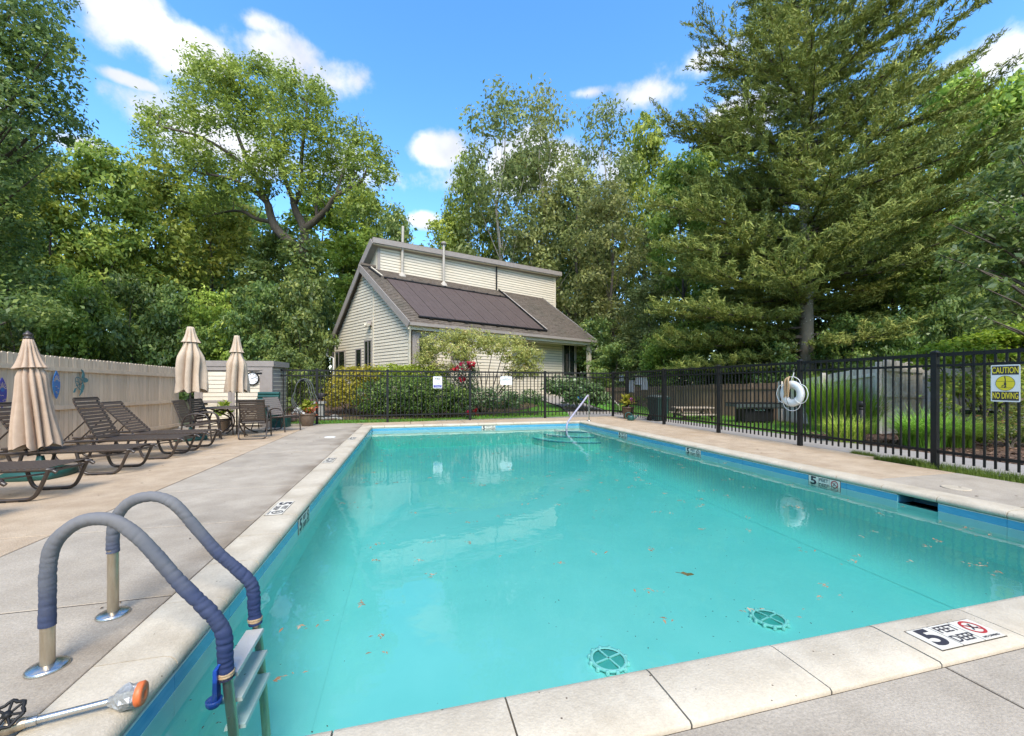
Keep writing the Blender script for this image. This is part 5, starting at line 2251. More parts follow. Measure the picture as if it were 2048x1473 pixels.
# down pipes
b = MB()
o1 = HP(-.02, SL_ + .35, LZ - .25)
o2 = HP(GU - .06, SL_ - .1, LZ - .75)
b.tube([o1, o1 - Vector((0, 0, .35)), o2, o2 - Vector((0, 0, 2.6))], .055, M['white'], 8)
b.build('down_pipe', house)
b = MB()
o1 = HP(.02, -.02, EZ - .12)
o2 = HP(GU - .08, .2, EZ - .55)
b.tube([o1, o2, o2 - Vector((0, 0, 3.0))], .05, M['siding'], 8)
b.build('down_pipe', house)
b = MB()
o1 = HP(RU1 + .1, -.05, EZ - .1)
b.tube([o1, o1 + Vector((0, 0, -.35)), HP(uR + .25, .3, EZ - .75), HP(uR + .25, .3, GZ)], .05, M['siding'], 8)
b.build('down_pipe', house)

# clerestory wall
WS = PS
cu0, cu1 = .80, 13.75
b = MB()
zt0, zt1 = 8.62, 9.12
b.poly([HP(cu0, WS, GZ), HP(cu1, WS, GZ), HP(cu1, WS, zt1), HP(cu0, WS, zt0)], .2, M['gap'], -nF)  # dark sheet behind the boards, their lap shade put into its colour
cw = b.build('clerestory_wall', house)
z = GZ if False else 3.0
while z < zt1 - .1:
    u0_, u1_ = cu0, cu1
    if z < AZ - .2:
        u0_ = RU1 - .1
    f = lambda zz: max(cu0, cu0 + (zz - zt0) / (zt1 - zt0) * (cu1 - cu0))
    a0 = max(u0_, f(z))
    a1 = max(u0_, f(min(z + bh, zt1)))
    if a1 < u1_ - .05:
        lap(cw, (HP(a0, WS, z), HP(u1_, WS, z)), (HP(a1, WS, min(z + bh, zt1)), HP(u1_, WS, min(z + bh, zt1))), nF)
    z += bh
wbar('corner_board', cw, HP(cu0 + .06, WS, AZ - .1) + nF * .03, HP(cu0 + .06, WS, zt0) + nF * .03, .14, .05, nF)
wbar('corner_board', cw, HP(cu1 - .05, WS, 3) + nF * .03, HP(cu1 - .05, WS, zt1) + nF * .03, .12, .05, nF, 'siding')
# upper slope above it with its fascia
rd = .32
b = MB()
ru0, ru1 = .38, 14.0
b.poly([HP(ru0, WS - rd, zt0 + .28), HP(ru1, WS - rd, zt1 + .28), HP(ru1, WS + 1.6, zt1 - 1.35), HP(ru0, WS + 1.6, zt0 - 1.35)], -.14, M['trim'], (0, 0, 1))
ur = b.build('upper_roof', house)
b = MB()
b.poly([HP(ru0 - .02, WS - rd - .03, zt0 + .295), HP(ru1 + .02, WS - rd - .03, zt1 + .295), HP(ru1 + .02, WS + 1.6, zt1 - 1.32), HP(ru0 - .02, WS + 1.6, zt0 - 1.32)], .02, M['shingle'], (0, 0, 1))
b.build('shingles', ur)
wbar('fascia', ur, HP(ru0, WS - rd - .04, zt0 + .15), HP(ru1, WS - rd - .04, zt1 + .15), .05, .27, Vector((0, 0, 1)))
wbar('rake_board', ur, HP(ru0 - .04, WS - rd, zt0 + .10), HP(ru0 - .04, WS + 1.0, zt0 - 1.02), .05, .36, Vector((0, 0, 1)))
b = MB()
b.poly([HP(cu0 + .02, WS + .01, AZ - .3), HP(cu0 + .02, WS - .0, zt0), HP(cu0 + .02, WS + 1.4, AZ - .3)], .05, M['siding'], nG)
b.build('upper_gable', ur)
b = MB()
b.poly([HP(cu1 - .02, WS + .1, 2.5), HP(cu1 - .02, WS + .1, zt1), HP(cu1 - .02, WS + 2.6, AZ - 1.2), HP(cu1 - .02, WS + 3.4, 2.5)], .05, M['siding'], -nG)
b.build('end_wall', ur)
wbar('soffit', ur, HP(ru0, WS - rd / 2, zt0 - .02), HP(ru1, WS - rd / 2, zt1 - .02), rd, .03, Vector((0, 0, 1)), 'siding')

# solar pool heating panels lying on the roof
sa0, sa1, sf0, sf1 = .75, 8.45, .10, .78
b = MB()
npan = 8
for i in range(npan):
    p0 = sa0 + (sa1 - sa0) * i / npan + .012
    p1 = sa0 + (sa1 - sa0) * (i + 1) / npan - .012
    k = MB()
    nsub = 3
    for j in range(nsub):
        a, c = p0 + (p1 - p0) * j / nsub + .004, p0 + (p1 - p0) * (j + 1) / nsub - .004
        k.add([RF(a, sf0, .035), RF(c, sf0, .035), RF(c, sf1, .035), RF(a, sf1, .035), RF(a, sf0, .075), RF(c, sf0, .075), RF(c, sf1, .075), RF(a, sf1, .075)], [(4, 5, 6, 7), (0, 1, 5, 4), (1, 2, 6, 5), (2, 3, 7, 6), (3, 0, 4, 7)], M['solar'])
    k.build('solar_panel', roof)
b = MB()
b.tube([RF(sa0 - .1, sf0 - .012, .09), RF(sa1 + .15, sf0 - .012, .09)], .05, M['black'], 8)
for i in range(npan):
    u = sa0 + (sa1 - sa0) * (i + .5) / npan
    b.bar(RF(u - .1, sf0 - .02, .10), RF(u + .1, sf0 - .02, .10), .12, .1, M['black'])
b.build('lower_header_pipe', roof)
b = MB()
b.tube([RF(sa0 - .1, sf1 + .01, .09), RF(sa1 + .12, sf1 + .01, .09)], .045, M['black'], 8)
for i in range(npan):
    u = sa0 + (sa1 - sa0) * (i + .5) / npan
    b.bar(RF(u - .06, sf1 + .015, .10), RF(u + .06, sf1 + .015, .10), .1, .09, M['black'])
b.build('upper_header_pipe', roof)
uu = HU(961, WS)
b = MB()
b.tube([RF(sa1 + .18, sf0, .09), RF(sa1 + .18, .9, .09), RF(sa1 + .08, .97, .12)], .05, M['black'], 8)
b.tube([RF(sa1 + .32, sf0 + .02, .06), RF(sa1 + .32, .93, .06)], .04, M['grey_wood'], 8)
b.tube([HP(sa1 + .0, WS - .1, AZ), HP(sa1 + .0, WS - .1, zt0 + .55)], .05, M['black'], 8)
b.tube([HP(sa1 + .0, WS - .1, zt0 + .45), HP(sa1 + .0, WS - .1, zt0 + .6)], .08, M['black'], 8)
b.build('riser_pipe', roof)
b = MB()
b.tube([RF(sa0 - .25, sf1 + .02, .09), RF(.25, .985, .09)], .035, M['black'], 6)
b.tube([RF(sa0 - .10, sf1 + .04, .09), RF(.42, .985, .09)], .035, M['siding'], 6)
b.build('feed_pipe', roof)
# two vent stacks standing on the front roof
for px, f, py1, r, cap in ((804, .955, 453, .07, 0), (887.5, .90, 487, .07, 1)):
    s_ = PS * f
    u = HU(px, s_)
    d = HD(u, s_)
    zb = EZ + (AZ - EZ) * f
    b = MB()
    b.lathe([(.24, -.12), (.18, .03), (.11, .10), (r, .16)], M['stack'], 14)
    b.tube([(0, 0, 0), (.05, 0, ZD(py1, d) - zb)] if not cap else [(0, 0, 0), (0, 0, ZD(py1, d) - zb)], r, M['stack'], 12)
    if cap:
        zz = ZD(py1, d) - zb
        b.lathe([(.10, zz - .08), (.15, zz - .06), (.15, zz + .04), (.05, zz + .10), (0, zz + .10)], M['trim'], 14)
    b.build('vent_stack', roof, HP(u, s_, zb))

# ============================================================ BEYOND THE FENCES
def GH(px, d):
    """ground point at that column and depth"""
    x, y = LD((px - 1024) / 815 * d, d)
    return Vector((x, y, H(x, y)))


# brown board fence behind the lawn, right
A, B = GH(1196, 23.5), GH(1582, 15.3)
board_fence('wood_fence', 'brown board fence across the back of the side lawn', Vector((A.x, A.y, 0)), Vector((B.x, B.y, 0)), lambda f: 1.12 + .28 * f, .19, M['wood'], ((.85, .09),), 1, base=lambda f: -.1, notch=.004, rnd=.02)
# weathered picket fence, right, in three runs
P0, P1, P2, P3 = G(1563, 841), G(1762, 866), G(1845, 862), G(2120, 880)
z_at = lambda px, py, P: ZD(py, P.x * SA + P.y * CA)
board_fence('picket_fence', 'weathered pale board fence behind the tall grasses, stepping down to the left', P0, P1, lambda f: 1.36 + .50 * f, .142, M['grey_wood'], ((.86, .09), (.42, .09)), 1, notch=.012, rnd=.012, posts=(.05, 2.0, 3.9))
board_fence('picket_fence', 'weathered pale board gate panel with dog eared tops behind right grasses', P1 + Vector((.06, -.03, 0)), P2, lambda f: 1.98 - .06 * f, .125, M['grey_wood'], ((.87, .09), (.50, .06)), 1, notch=.03, rnd=.01)
board_fence('picket_fence', 'weathered board fence overgrown with vine behind the caution sign', P2 + Vector((.14, .10, 0)), P3, lambda f: 1.75, .26, M['grey_wood'], ((.88, .08),), 1, notch=.004, rnd=.02)
t = thing('garden_shelf', 'grey wooden ledge on the overgrown fence right of the large post', 'shelf', G(1945, 868) + Vector((-.1, -.12, .66)))
b = MB()
u_ = (P3 - P2).normalized()
b.bar(-u_ * .42, u_ * .42, .22, .035, M['grey_wood'])
b.build('board', t)
b = MB()
b.bar(-u_ * .3 - Vector((0, 0, .08)), u_ * .42 - Vector((0, 0, .08)), .06, .11, M['black'])
b.build('bracket', t)

# bollard light
p = G(1722, 881, -.03)
t = thing('bollard_light', 'black cylindrical bollard light in the mulch beside the tall grass', 'bollard', p)
b = MB()
b.lathe([(.085, 0), (.085, .72), (.078, .725), (.078, .745), (.085, .75), (.085, .78), (.078, .785), (.078, .80), (.088, .805), (.088, .90), (.07, .93), (0, .945)], M['black'], 24)
b.build('body', t)
b = MB()
b.lathe([(.11, 0), (.11, .012), (.086, .02)], M['black'], 20)
b.build('base', t)
# picnic table on the side lawn
p = GH(1385, 15.6)
t = thing('picnic_table', 'small weathered picnic table on the side lawn behind the fence', 'picnic table', p, R(-16))
for k in range(4):
    b = MB()
    b.box((-.72, -.28 + .14 * k, .47), (.72, -.15 + .14 * k, .51), M['bench_wood'])
    b.build('tabletop_plank', t)
for y in (-.62, .62):
    for k in range(2):
        b = MB()
        b.box((-.66, y - .13 + .13 * k, .24), (.66, y - .01 + .13 * k, .28), M['bench_wood'])
        b.build('seat_plank', t)
for x in (-.5, .5):
    for s_ in (-1, 1):
        b = MB()
        b.bar((x, s_ * .20, .47), (x, s_ * .62, .0), .05, .09, M['wood'])
        b.build('leg', t)
    b = MB()
    b.bar((x, -.66, .21), (x, .66, .21), .05, .08, M['wood'])
    b.build('seat_support', t)
# covered grill table
p = GH(1508, 14.3)
t = thing('grill_table', 'dark grill table with pale edged top on the side lawn', 'grill table', p, R(-14))
b = MB()
b.box((-.82, -.40, .60), (.82, .40, .70), M['binlid'])
b.box((-.80, -.38, .70), (.80, .38, .735), M['black'])
b.build('tabletop', t)
b = MB()
b.box((-.83, -.415, .545), (.83, -.395, .60), M['steel'])
b.build('edge_band', t)
b = MB()
b.box((-.50, -.30, .10), (.50, .30, .60), M['black'])
b.build('cabinet', t)
b = MB()
b.box((-.18, -.315, .47), (.18, -.302, .50), M['paper'])
b.build('label_plate', t)
for x in (-.46, .46):
    for y in (-.26, .26):
        b = MB()
        b.box((x - .03, y - .03, -.06), (x + .03, y + .03, .12), M['black'])
        b.build('leg', t)
# stone post, rocks and black feeder stand by the left end of the far fence
p = GH(637, 15.6)
t = thing('stone_post', 'square grey stone post behind the left end of the far fence', 'stone post', p)
b = MB()
b.box((-.20, -.2, -.1), (.20, .2, .58), M['stone'], .01)
b.build('shaft', t)
b = MB()
b.box((-.25, -.25, .58), (.25, .25, .66), M['stone'], .015)
b.build('cap', t)
t = thing('feeder_stand', 'black tiered garden feeder behind the fence beside golden shrub', 'feeder', GH(644, 16.4))
b = MB()
b.tube([(0, 0, 0), (0, 0, 1.25)], .02, M['black'], 8)
b.build('pole', t)
b = MB()
b.lathe([(.05, .62), (.16, .66), (.19, .86), (.17, .90), (0, .92)], M['ink'], 16)
b.build('bowl', t)
b = MB()
b.lathe([(.22, 1.08), (.23, 1.10), (.06, 1.14), (0, 1.18)], M['black'], 16)
b.build('roof', t)
q = random.Random(9)
for k, (px, d, r, lb) in enumerate(((655, 15.5, .16, 'pale rounded rock beside the stone post'), (668, 15.7, .20, 'large grey rock at the foot of the golden shrub'), (680, 15.4, .13, 'small tan rock at the lawn edge near golden shrub'), (648, 15.3, .11, 'small grey rock next to the fence at the stone post'))):
    b = MB()
    off = [q.uniform(.8, 1.2) for _ in range(60)]
    b.lathe([(0, -.6 * r), (.8 * r, -.4 * r), (1.1 * r, .1 * r), (.8 * r, .6 * r), (.3 * r, .8 * r), (0, .82 * r)], M['stone'], 9, rad=lambda th, j: off[(int(th * 3) + j * 7) % 60], smooth=False)
    b.build('rock', None, GH(px, d), label=lb, cat='rock', group='rocks by the stone post')
t = thing('garden_marker', 'small blue and black garden marker among the hostas', 'garden sign', GH(1165, 18.5))
b = MB()
b.tube([(0, 0, 0), (0, 0, .62)], .012, M['black'], 6)
b.build('stake', t)
b = MB()
b.box((-.26, -.02, .60), (.26, .02, .78), M['black'])
b.build('panel', t)
b = MB()
b.box((-.25, -.026, .62), (-.02, -.021, .76), M['water_blue'])
b.build('blue_face', t)
# hand rails by the cottage path
t = thing('path_rail', 'thin pale rail sloping down beside the cottage path', 'hand rail', GH(1222, 22))
b = MB()
a_, c_ = GH(1205, 24) - GH(1222, 22), GH(1238, 19.5) - GH(1222, 22)
b.tube([a_ + Vector((0, 0, .55)), c_ + Vector((0, 0, .25))], .03, M['grey_wood'], 8)
b.build('rail', t)
for v in (a_, c_):
    b = MB()
    b.tube([v + Vector((0, 0, -.05)), v + Vector((0, 0, .55 if v is a_ else .25))], .025, M['grey_wood'], 6)
    b.build('post', t)


# ------------------------------------------------------------ grasses
def blades(n, base_r, h, lean, seed, w, z0=0.0, segs=4, center=(0, 0), tintbias=0.0, droop=1.0):
    g = np.random.default_rng(seed)
    a = g.uniform(0, 2 * np.pi, n)
    r0 = base_r * np.sqrt(g.random(n))
    a0 = g.uniform(0, 2 * np.pi, n)
    L_ = h * g.uniform(.6, 1.15, n)
    ln = lean * g.uniform(.25, 1.3, n)
    bx, by = center[0] + r0 * np.cos(a0), center[1] + r0 * np.sin(a0)
    dx, dy = np.cos(a) * .6 + np.cos(a0) * .6, np.sin(a) * .6 + np.sin(a0) * .6
    nn = np.hypot(dx, dy) + 1e-6
    dx, dy = dx / nn, dy / nn
    V = np.empty((n, segs + 1, 2, 3))
    for s in range(segs + 1):
        f = s / segs
        out = ln * L_ * f ** 2 * .8
        z = L_ * f * (1 - .42 * droop * np.minimum(ln, 1.2) * f ** 2)
        ww = w * (1 - f * .92) * .5
        for k, sg in ((0, -1), (1, 1)):
            V[:, s, k, 0] = bx + dx * out - dy * ww * sg
            V[:, s, k, 1] = by + dy * out + dx * ww * sg
            V[:, s, k, 2] = z0 + z
    me = bpy.data.meshes.new('blades')
    nv = n * (segs + 1) * 2
    me.vertices.add(nv)
    me.vertices.foreach_set('co', V.ravel())
    idx = np.arange(nv).reshape(n, segs + 1, 2)
    q_ = np.stack([idx[:, :-1, 0], idx[:, :-1, 1], idx[:, 1:, 1], idx[:, 1:, 0]], -1).reshape(-1, 4)
    me.loops.add(q_.size)
    me.loops.foreach_set('vertex_index', q_.ravel().astype(np.int32))
    me.polygons.add(len(q_))
    me.polygons.foreach_set('loop_start', np.arange(0, q_.size, 4, dtype=np.int32))
    me.polygons.foreach_set('loop_total', np.full(len(q_), 4, dtype=np.int32))
    at = me.attributes.new('tint', 'FLOAT', 'FACE')
    tt = np.repeat(np.clip(g.random(n) * .8 + tintbias, 0, 1), segs)
    at.data.foreach_set('value', tt.astype(np.float32))
    me.materials.append(L_GRASS)
    me.update()
    return me


for lb, px, py, r, h, lean, n, sd_, tb in (('tall green ornamental grass against the weathered fence, right of the life ring', 1655, 862, .44, 1.72, .62, 2000, 1, 0), ('tall ornamental grass just behind the bollard light', 1725, 866, .32, 1.45, .65, 1100, 2, 0), ('short yellowish ornamental grass at the left of the bollard light', 1690, 884, .30, .72, .9, 800, 3, .22), ('low arching ornamental grass in front of the gate panel, behind the large post', 1845, 893, .34, .98, 1.25, 1200, 4, .1), ('low dark ornamental grass right of the large post', 1905, 893, .30, .9, 1.3, 900, 5, 0)):
    p = G(px, py, -.03)
    t = thing('ornamental_grass', lb, 'grass clump', p, 0, 'ornamental grass clumps on the right')
    link('blades', blades(n, r, h, lean, sd_, .022 if h > 1 else .018, tintbias=tb), t)
# short turf in the gap between the deck and the right fence, and on the lawns
g = np.random.default_rng(12)


def turf(name, pts, h, w, seed, label=None):
    g = np.random.default_rng(seed)
    P = np.asarray(pts)
    n = len(P)
    a = g.uniform(0, 2 * np.pi, n)
    hh = h * g.uniform(.5, 1.4, n)
    ln = hh * g.uniform(.1, .7, n)
    V = np.empty((n, 3, 3))
    V[:, 0] = P + np.stack([-np.sin(a) * w, np.cos(a) * w, np.zeros(n)], 1)
    V[:, 1] = P - np.stack([-np.sin(a) * w, np.cos(a) * w, np.zeros(n)], 1)
    V[:, 2] = P + np.stack([np.cos(a) * ln, np.sin(a) * ln, hh], 1)
    me = bpy.data.meshes.new(name)
    me.vertices.add(3 * n)
    me.vertices.foreach_set('co', V.ravel())
    me.loops.add(3 * n)
    me.loops.foreach_set('vertex_index', np.arange(3 * n, dtype=np.int32))
    me.polygons.add(n)
    me.polygons.foreach_set('loop_start', np.arange(0, 3 * n, 3, dtype=np.int32))
    me.polygons.foreach_set('loop_total', np.full(n, 3, dtype=np.int32))
    at = me.attributes.new('tint', 'FLOAT', 'FACE')
    at.data.foreach_set('value', g.random(n).astype(np.float32) * .7)
    me.materials.append(L_TURF)
    me.update()
    return link(name, me, None, kind='stuff', label=label)


L_TURF = leafmat('turf_blade', (0.100, 0.160, 0.018), (0.200, 0.280, 0.040), (0.420, 0.400, 0.130), trans=.3, rough=.6)
n = 9000
yy = g.uniform(2.2, 5.9, n)
xx = np.where(yy < 4.7, g.uniform(7.84, 8.42, n), 8.16 + g.uniform(0, .22, n) * (6.2 - yy) / 1.5)
keep = g.random(n) < .35 + .65 * (np.sin(yy * 9) * np.cos(xx * 13) > -.3)
turf('grass', np.stack([xx, yy, np.full(n, -.05)], 1)[keep], .10, .005, 1, 'ragged grass between the right deck and the fence')
n = 16000
yy = g.uniform(14.75, 20.5, n)
xx = g.uniform(-4, 7, n)
keep = (xx < 1.6 + (yy - 14.6) * 4.2) & (xx > -4 + np.maximum(0, yy - 16.6) * 1.6) & (xx < 6.6)
P_ = np.stack([xx, yy, [H(a, c) + .02 for a, c in zip(xx, yy)]], 1)[keep]
turf('lawn_grass', P_, .07, .010, 2, 'bright mown grass in front of the cottage')
n = 12000
yy = g.uniform(8.8, 19, n)
xx = g.uniform(9.7, 13.6, n)
keep = (xx < 11.2 + (yy - 8.6) * .9)
P_ = np.stack([xx, yy, [H(a, c) + .02 for a, c in zip(xx, yy)]], 1)[keep]
turf('side_lawn_grass', P_, .07, .010, 3, 'bright mown grass of the side lawn')
# bark chips on the mulch bed
n = 2600
yy = g.uniform(2.4, 9.0, n)
xx = 9.8 + g.random(n) ** 1.3 * 3.4
chip = leafmat('bark_chip', (.04, .022, .014), (.13, .075, .045), (.26, .17, .11), trans=0, rough=.9)
o = leaves('bark_chips', np.stack([xx, yy, np.full(n, -.02)], 1), .085, chip, 7, up=1.6, aspect=.45)
o['kind'] = 'stuff'

# what floats on the water: seed clusters and dark specks, and one leaf
n = 300
cx = g.uniform(WX0 + .3, WX1 - .2, n)
cyy = WY0 + .2 + (WY1 - WY0 - .6) * g.random(n) ** .9
pts = []
for x, y in zip(cx, cyy):
    k = int(g.integers(2, 9))
    sx_, sy_ = g.uniform(.015, .07), g.uniform(.008, .03)
    pts += [(x + g.normal() * sx_, y + g.normal() * sy_, WZ + .004) for _ in range(k)]
seedm = leafmat('seed_husk', (.30, .18, .08), (.46, .31, .16), (.58, .46, .30), trans=.2, rough=.8)
o = leaves('floating_seeds', pts, .034, seedm, 3, up=6, rnd=.25, aspect=.35)
o['kind'] = 'stuff'
n = 1500
xx = g.uniform(WX0 + .1, WX1 - .1, n)
yy = WY0 + .05 + (WY1 - WY0 - .3) * g.random(n) ** 1.7
m_ = np.sin(xx * 2.1 + 1) * np.cos(yy * 1.7) + g.normal(size=n) * .5 > .05
P_ = np.stack([xx, yy, np.full(n, WZ + .003)], 1)[m_]
o = leaves('floating_specks', P_, .011, leafmat('dark_fleck', (.02, .025, .02), (.05, .05, .03), trans=0, rough=.8), 5, up=6, rnd=.3, aspect=.5)
o['kind'] = 'stuff'
p = G(1375, 1150, WZ)
b = MB()
pts = [(-.05, -.005, .006), (-.03, .022, .010), (.005, .030, .004), (.035, .018, .009), (.055, -.004, .005), (.03, -.024, .010), (0, -.020, .004), (-.03, -.022, .009)]
b.add([(0, 0, .003)] + pts, [(0, i + 1, (i + 1) % 8 + 1) for i in range(8)], M['deadleaf'])
b.tube([(.05, -.004, .006), (.085, -.010, .004)], .002, M['deadleaf'], 5)
b.build('floating_leaf', None, p, rot=(0, 0, 2.6), label='single green brown leaf floating in the middle of the near water', cat='leaf')
# dry leaves and twigs on the deck
n = 70
pts = np.stack([g.uniform(-6, -1.5, n), g.uniform(2.2, 13, n), np.full(n, .006)], 1)
pts = np.concatenate([pts, np.stack([g.uniform(6.35, 8, 25), g.uniform(3, 12, 25), np.full(25, .006)], 1)])
o = leaves('dry_leaves', pts, .032, leafmat('dry_leaf', (.05, .03, .015), (.12, .08, .04), (.2, .14, .06), trans=0, rough=.9), 8, up=3, rnd=.4, aspect=.5)
o['kind'] = 'stuff'


# ============================================================ SHRUBS
def shrub(name, label, cat, loc, blobs, n, size, m, seed, per=10, clump=.28, shell=.6, group=None, stems=6, up=.5, aspect=.5, stem_m='bark', flat=.8, tint=None):
    t = thing(name, label, cat, loc, 0, group)
    P, o, ct = clumps(blobs, n, seed, clump, per, flat, shell)
    ok = P[:, 2] > .02
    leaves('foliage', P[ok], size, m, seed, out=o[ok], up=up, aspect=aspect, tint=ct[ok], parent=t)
    if stems:
        q = random.Random(seed)
        b = MB()
        for k in range(stems):
            bl = blobs[k % len(blobs)]
            b.tube(arc_pts([(q.uniform(-.12, .12), q.uniform(-.1, .1), -.1), (bl[0] * .35 + q.uniform(-.2, .2), bl[1] * .4, bl[2] * .45), (bl[0] * .8 + q.uniform(-.3, .3), bl[1] * .8, bl[2])], 3), [.03, .028, .025, .022, .018, .014, .010], M[stem_m], 6)
        b.build('stem', t)
    return t


def at_blobs(loc, items):
    """blobs from (column, row, depth shift, half width px, half height px), relative to loc; depth radius as the width"""
    d0 = loc.x * SA + loc.y * CA
    out = []
    for px, py, dd_, rx, ry in items:
        d = d0 + dd_
        p = AT(px, py, d) - loc
        k = d / 815
        out.append((p.x, p.y, p.z, rx * k, min(rx, ry * 1.6) * k, ry * k))
    return out


lc = GH(965, 17.2)
shrub('andromeda_shrub', 'large yellow green shrub on bare stems in front of the cottage', 'shrub', lc, at_blobs(lc, [(870, 690, .2, 36, 22), (850, 715, 0, 26, 16), (905, 675, .3, 36, 18), (950, 680, .2, 40, 22), (985, 690, -.2, 34, 22), (1020, 685, .4, 34, 16), (1030, 710, -.1, 36, 18), (1062, 712, .2, 26, 22), (1045, 740, .3, 34, 18), (925, 705, -.3, 40, 18), (880, 735, .1, 40, 12), (1072, 735, .2, 18, 20)]), 15000, .10, L_ANDRO, 3, per=12, clump=.15, shell=.35, stems=14, aspect=.42)
lc = GH(700, 16.6)
shrub('golden_shrub', 'golden yellow shrub at the left corner of the cottage', 'shrub', lc, at_blobs(lc, [(675, 785, -.2, 26, 28), (700, 760, .1, 34, 26), (665, 800, 0, 14, 18), (735, 752, .4, 36, 18), (710, 790, -.3, 24, 24)]), 7000, .095, L_YEL, 4, per=9, clump=.16, shell=.65, stems=4)
lc = GH(770, 17.2)
shrub('lime_shrub', 'lime green feathery shrub behind the fence left of the NO sign', 'shrub', lc, at_blobs(lc, [(780, 748, .3, 44, 18), (830, 750, .3, 50, 20), (870, 748, .1, 28, 14), (745, 765, 0, 30, 22)]), 7000, .10, L_LIME, 5, per=9, clump=.16, shell=.65, stems=4)
lc = GH(820, 16.3)
shrub('boxwood_shrub', 'broad dark green clipped shrub behind the NO sign', 'shrub', lc, at_blobs(lc, [(745, 795, 0, 40, 30), (790, 785, .1, 44, 32), (835, 785, 0, 44, 34), (880, 790, .1, 40, 30), (915, 800, .0, 28, 26), (770, 812, -.3, 50, 16), (860, 812, -.3, 54, 16)]), 15000, .10, L_BUSH, 6, per=9, clump=.18, shell=.7, stems=5)
lc = GH(990, 17.0)
shrub('low_evergreen', 'low dark evergreen shrub under the POOL CAPACITY sign', 'shrub', lc, at_blobs(lc, [(960, 795, 0, 30, 20), (1000, 795, .1, 34, 22), (1030, 800, 0, 24, 16)]), 3000, .10, L_RHODO, 7, per=8, clump=.16, shell=.65, stems=3)
lc = GH(1065, 17.4)
shrub('silver_shrub', 'small silvery green shrub at the end of the front lawn', 'shrub', lc, at_blobs(lc, [(1060, 795, 0, 24, 14), (1078, 800, .1, 16, 10)]), 1400, .08, L_HOSTA, 8, per=8, clump=.12, shell=.6, stems=2)
lc = GH(1150, 19.0)
shrub('hosta_bed', 'bank of pale edged hostas beside the cottage path', 'hosta plants', lc, at_blobs(lc, [(1110, 772, .5, 24, 14), (1145, 775, .5, 34, 18), (1180, 785, .1, 30, 16), (1200, 797, -.2, 22, 10), (1150, 795, -.3, 30, 10)]), 3200, .17, L_HOSTA, 9, per=8, clump=.25, shell=.5, stems=0, up=.8, aspect=.7)
# red flowering shrub
lc = GH(935, 16.9)
t = shrub('red_azalea', 'shrub with bright red flowers between the fence signs', 'flowering shrub', lc, at_blobs(lc, [(930, 745, 0, 26, 18), (935, 775, 0, 22, 20), (925, 800, 0, 18, 16)]), 2000, .09, L_RHODO, 10, per=8, clump=.16, shell=.55, stems=3)
for k_, bl_ in enumerate(at_blobs(lc, [(915, 738, -.3, 5, 5), (935, 727, -.3, 8, 7), (947, 728, -.3, 6, 5), (938, 735, -.35, 6, 5), (930, 741, -.35, 8, 5), (922, 732, -.3, 4, 5), (924, 758, -.35, 8, 4), (911, 739, -.3, 4, 4)])):
    P, o, ct = clumps([bl_], 50, 3 + k_, .08, 10, .9, .3)
    leaves('red_flower', P, .085, L_RED, 3 + k_, out=o, aspect=.9, tint=ct, parent=t)
lc = GH(942, 15.75)
t = thing('red_flower_plant', 'low plant with bright red flowers at the lawn edge behind the middle post', 'flowering plant', lc)
P, o, ct = clumps([(0, 0, .30, .22, .2, .22)], 260, 4, .10, 10, .9, .4)
leaves('foliage', P, .09, L_RHODO, 3, out=o, tint=ct, parent=t)
for k_, bl_ in enumerate(((-.10, -.10, .30, .08, .06, .10), (.16, -.1, .34, .10, .06, .14))):
    P, o, ct = clumps([bl_], 80, 5 + k_, .05, 10, .9, .3)
    leaves('red_flower', P, .08, L_RED, 4 + k_, out=o, aspect=.9, tint=ct, parent=t)
lc = Vector((-5.4, 13.2, 0))
t = thing('potted_fern', 'small lime green plant behind the patio table', 'plant', (-5.0, 13.1, 0))
b = MB()
b.lathe([(.12, 0), (.17, .30), (.18, .32), (.15, .32), (0, .30)], M['terracotta'], 16)
b.build('pot', t)
P, d = spike_leaves(90, .25, .50, 8)
leaves('foliage', P + [0, 0, .36], .17, L_LIME, 1, along=d, aspect=.35, parent=t)
# right: lime flowering bush over the fence, vine below it, barberry, undergrowth
lc = GH(1990, 10.2)
shrub('dogwood_bush', 'yellow green tiered bush spreading over the fence on the right', 'bush', lc, at_blobs(lc, [(1830, 712, .4, 36, 9), (1880, 700, .2, 44, 13), (1930, 692, .4, 44, 14), (1975, 680, .2, 46, 16), (2025, 668, .1, 46, 18), (2070, 680, 0, 50, 30), (1900, 715, -.3, 40, 8), (1980, 706, -.3, 50, 12), (1850, 725, .2, 36, 8)]), 7000, .105, L_LIME, 21, per=10, clump=.22, shell=.55, stems=6, flat=.45, up=1.0, aspect=.55)
lc = GH(1960, 10.0)
shrub('ivy_vine', 'dark green vine hanging down the overgrown fence on the right', 'vine', lc, at_blobs(lc, [(1890, 760, .1, 22, 20), (1925, 770, .15, 30, 24), (1960, 790, .0, 26, 30), (1990, 760, .2, 40, 30), (2030, 790, .2, 30, 40), (1885, 800, -.1, 12, 40), (1900, 830, -.1, 10, 25), (2050, 740, .2, 40, 40)]), 4600, .095, L_MAPLE, 22, per=9, clump=.16, shell=.5, stems=4)
lc = GH(2020, 8.6)
shrub('barberry_shrub', 'low green and coral shrub in the mulch below the caution sign', 'shrub', lc, at_blobs(lc, [(1985, 860, 0, 26, 24), (2025, 845, .1, 34, 34), (2070, 850, .1, 40, 40)]), 3400, .06, L_MIXED, 23, per=9, clump=.12, shell=.6, stems=4)
lc = GH(1940, 9.0)
shrub('seedling_plant', 'sparse low seedlings against the overgrown fence foot', 'plant', lc, at_blobs(lc, [(1950, 865, 0, 18, 14), (1965, 875, 0, 14, 10)]), 420, .07, L_LIME, 24, per=7, clump=.1, shell=.4, stems=0)


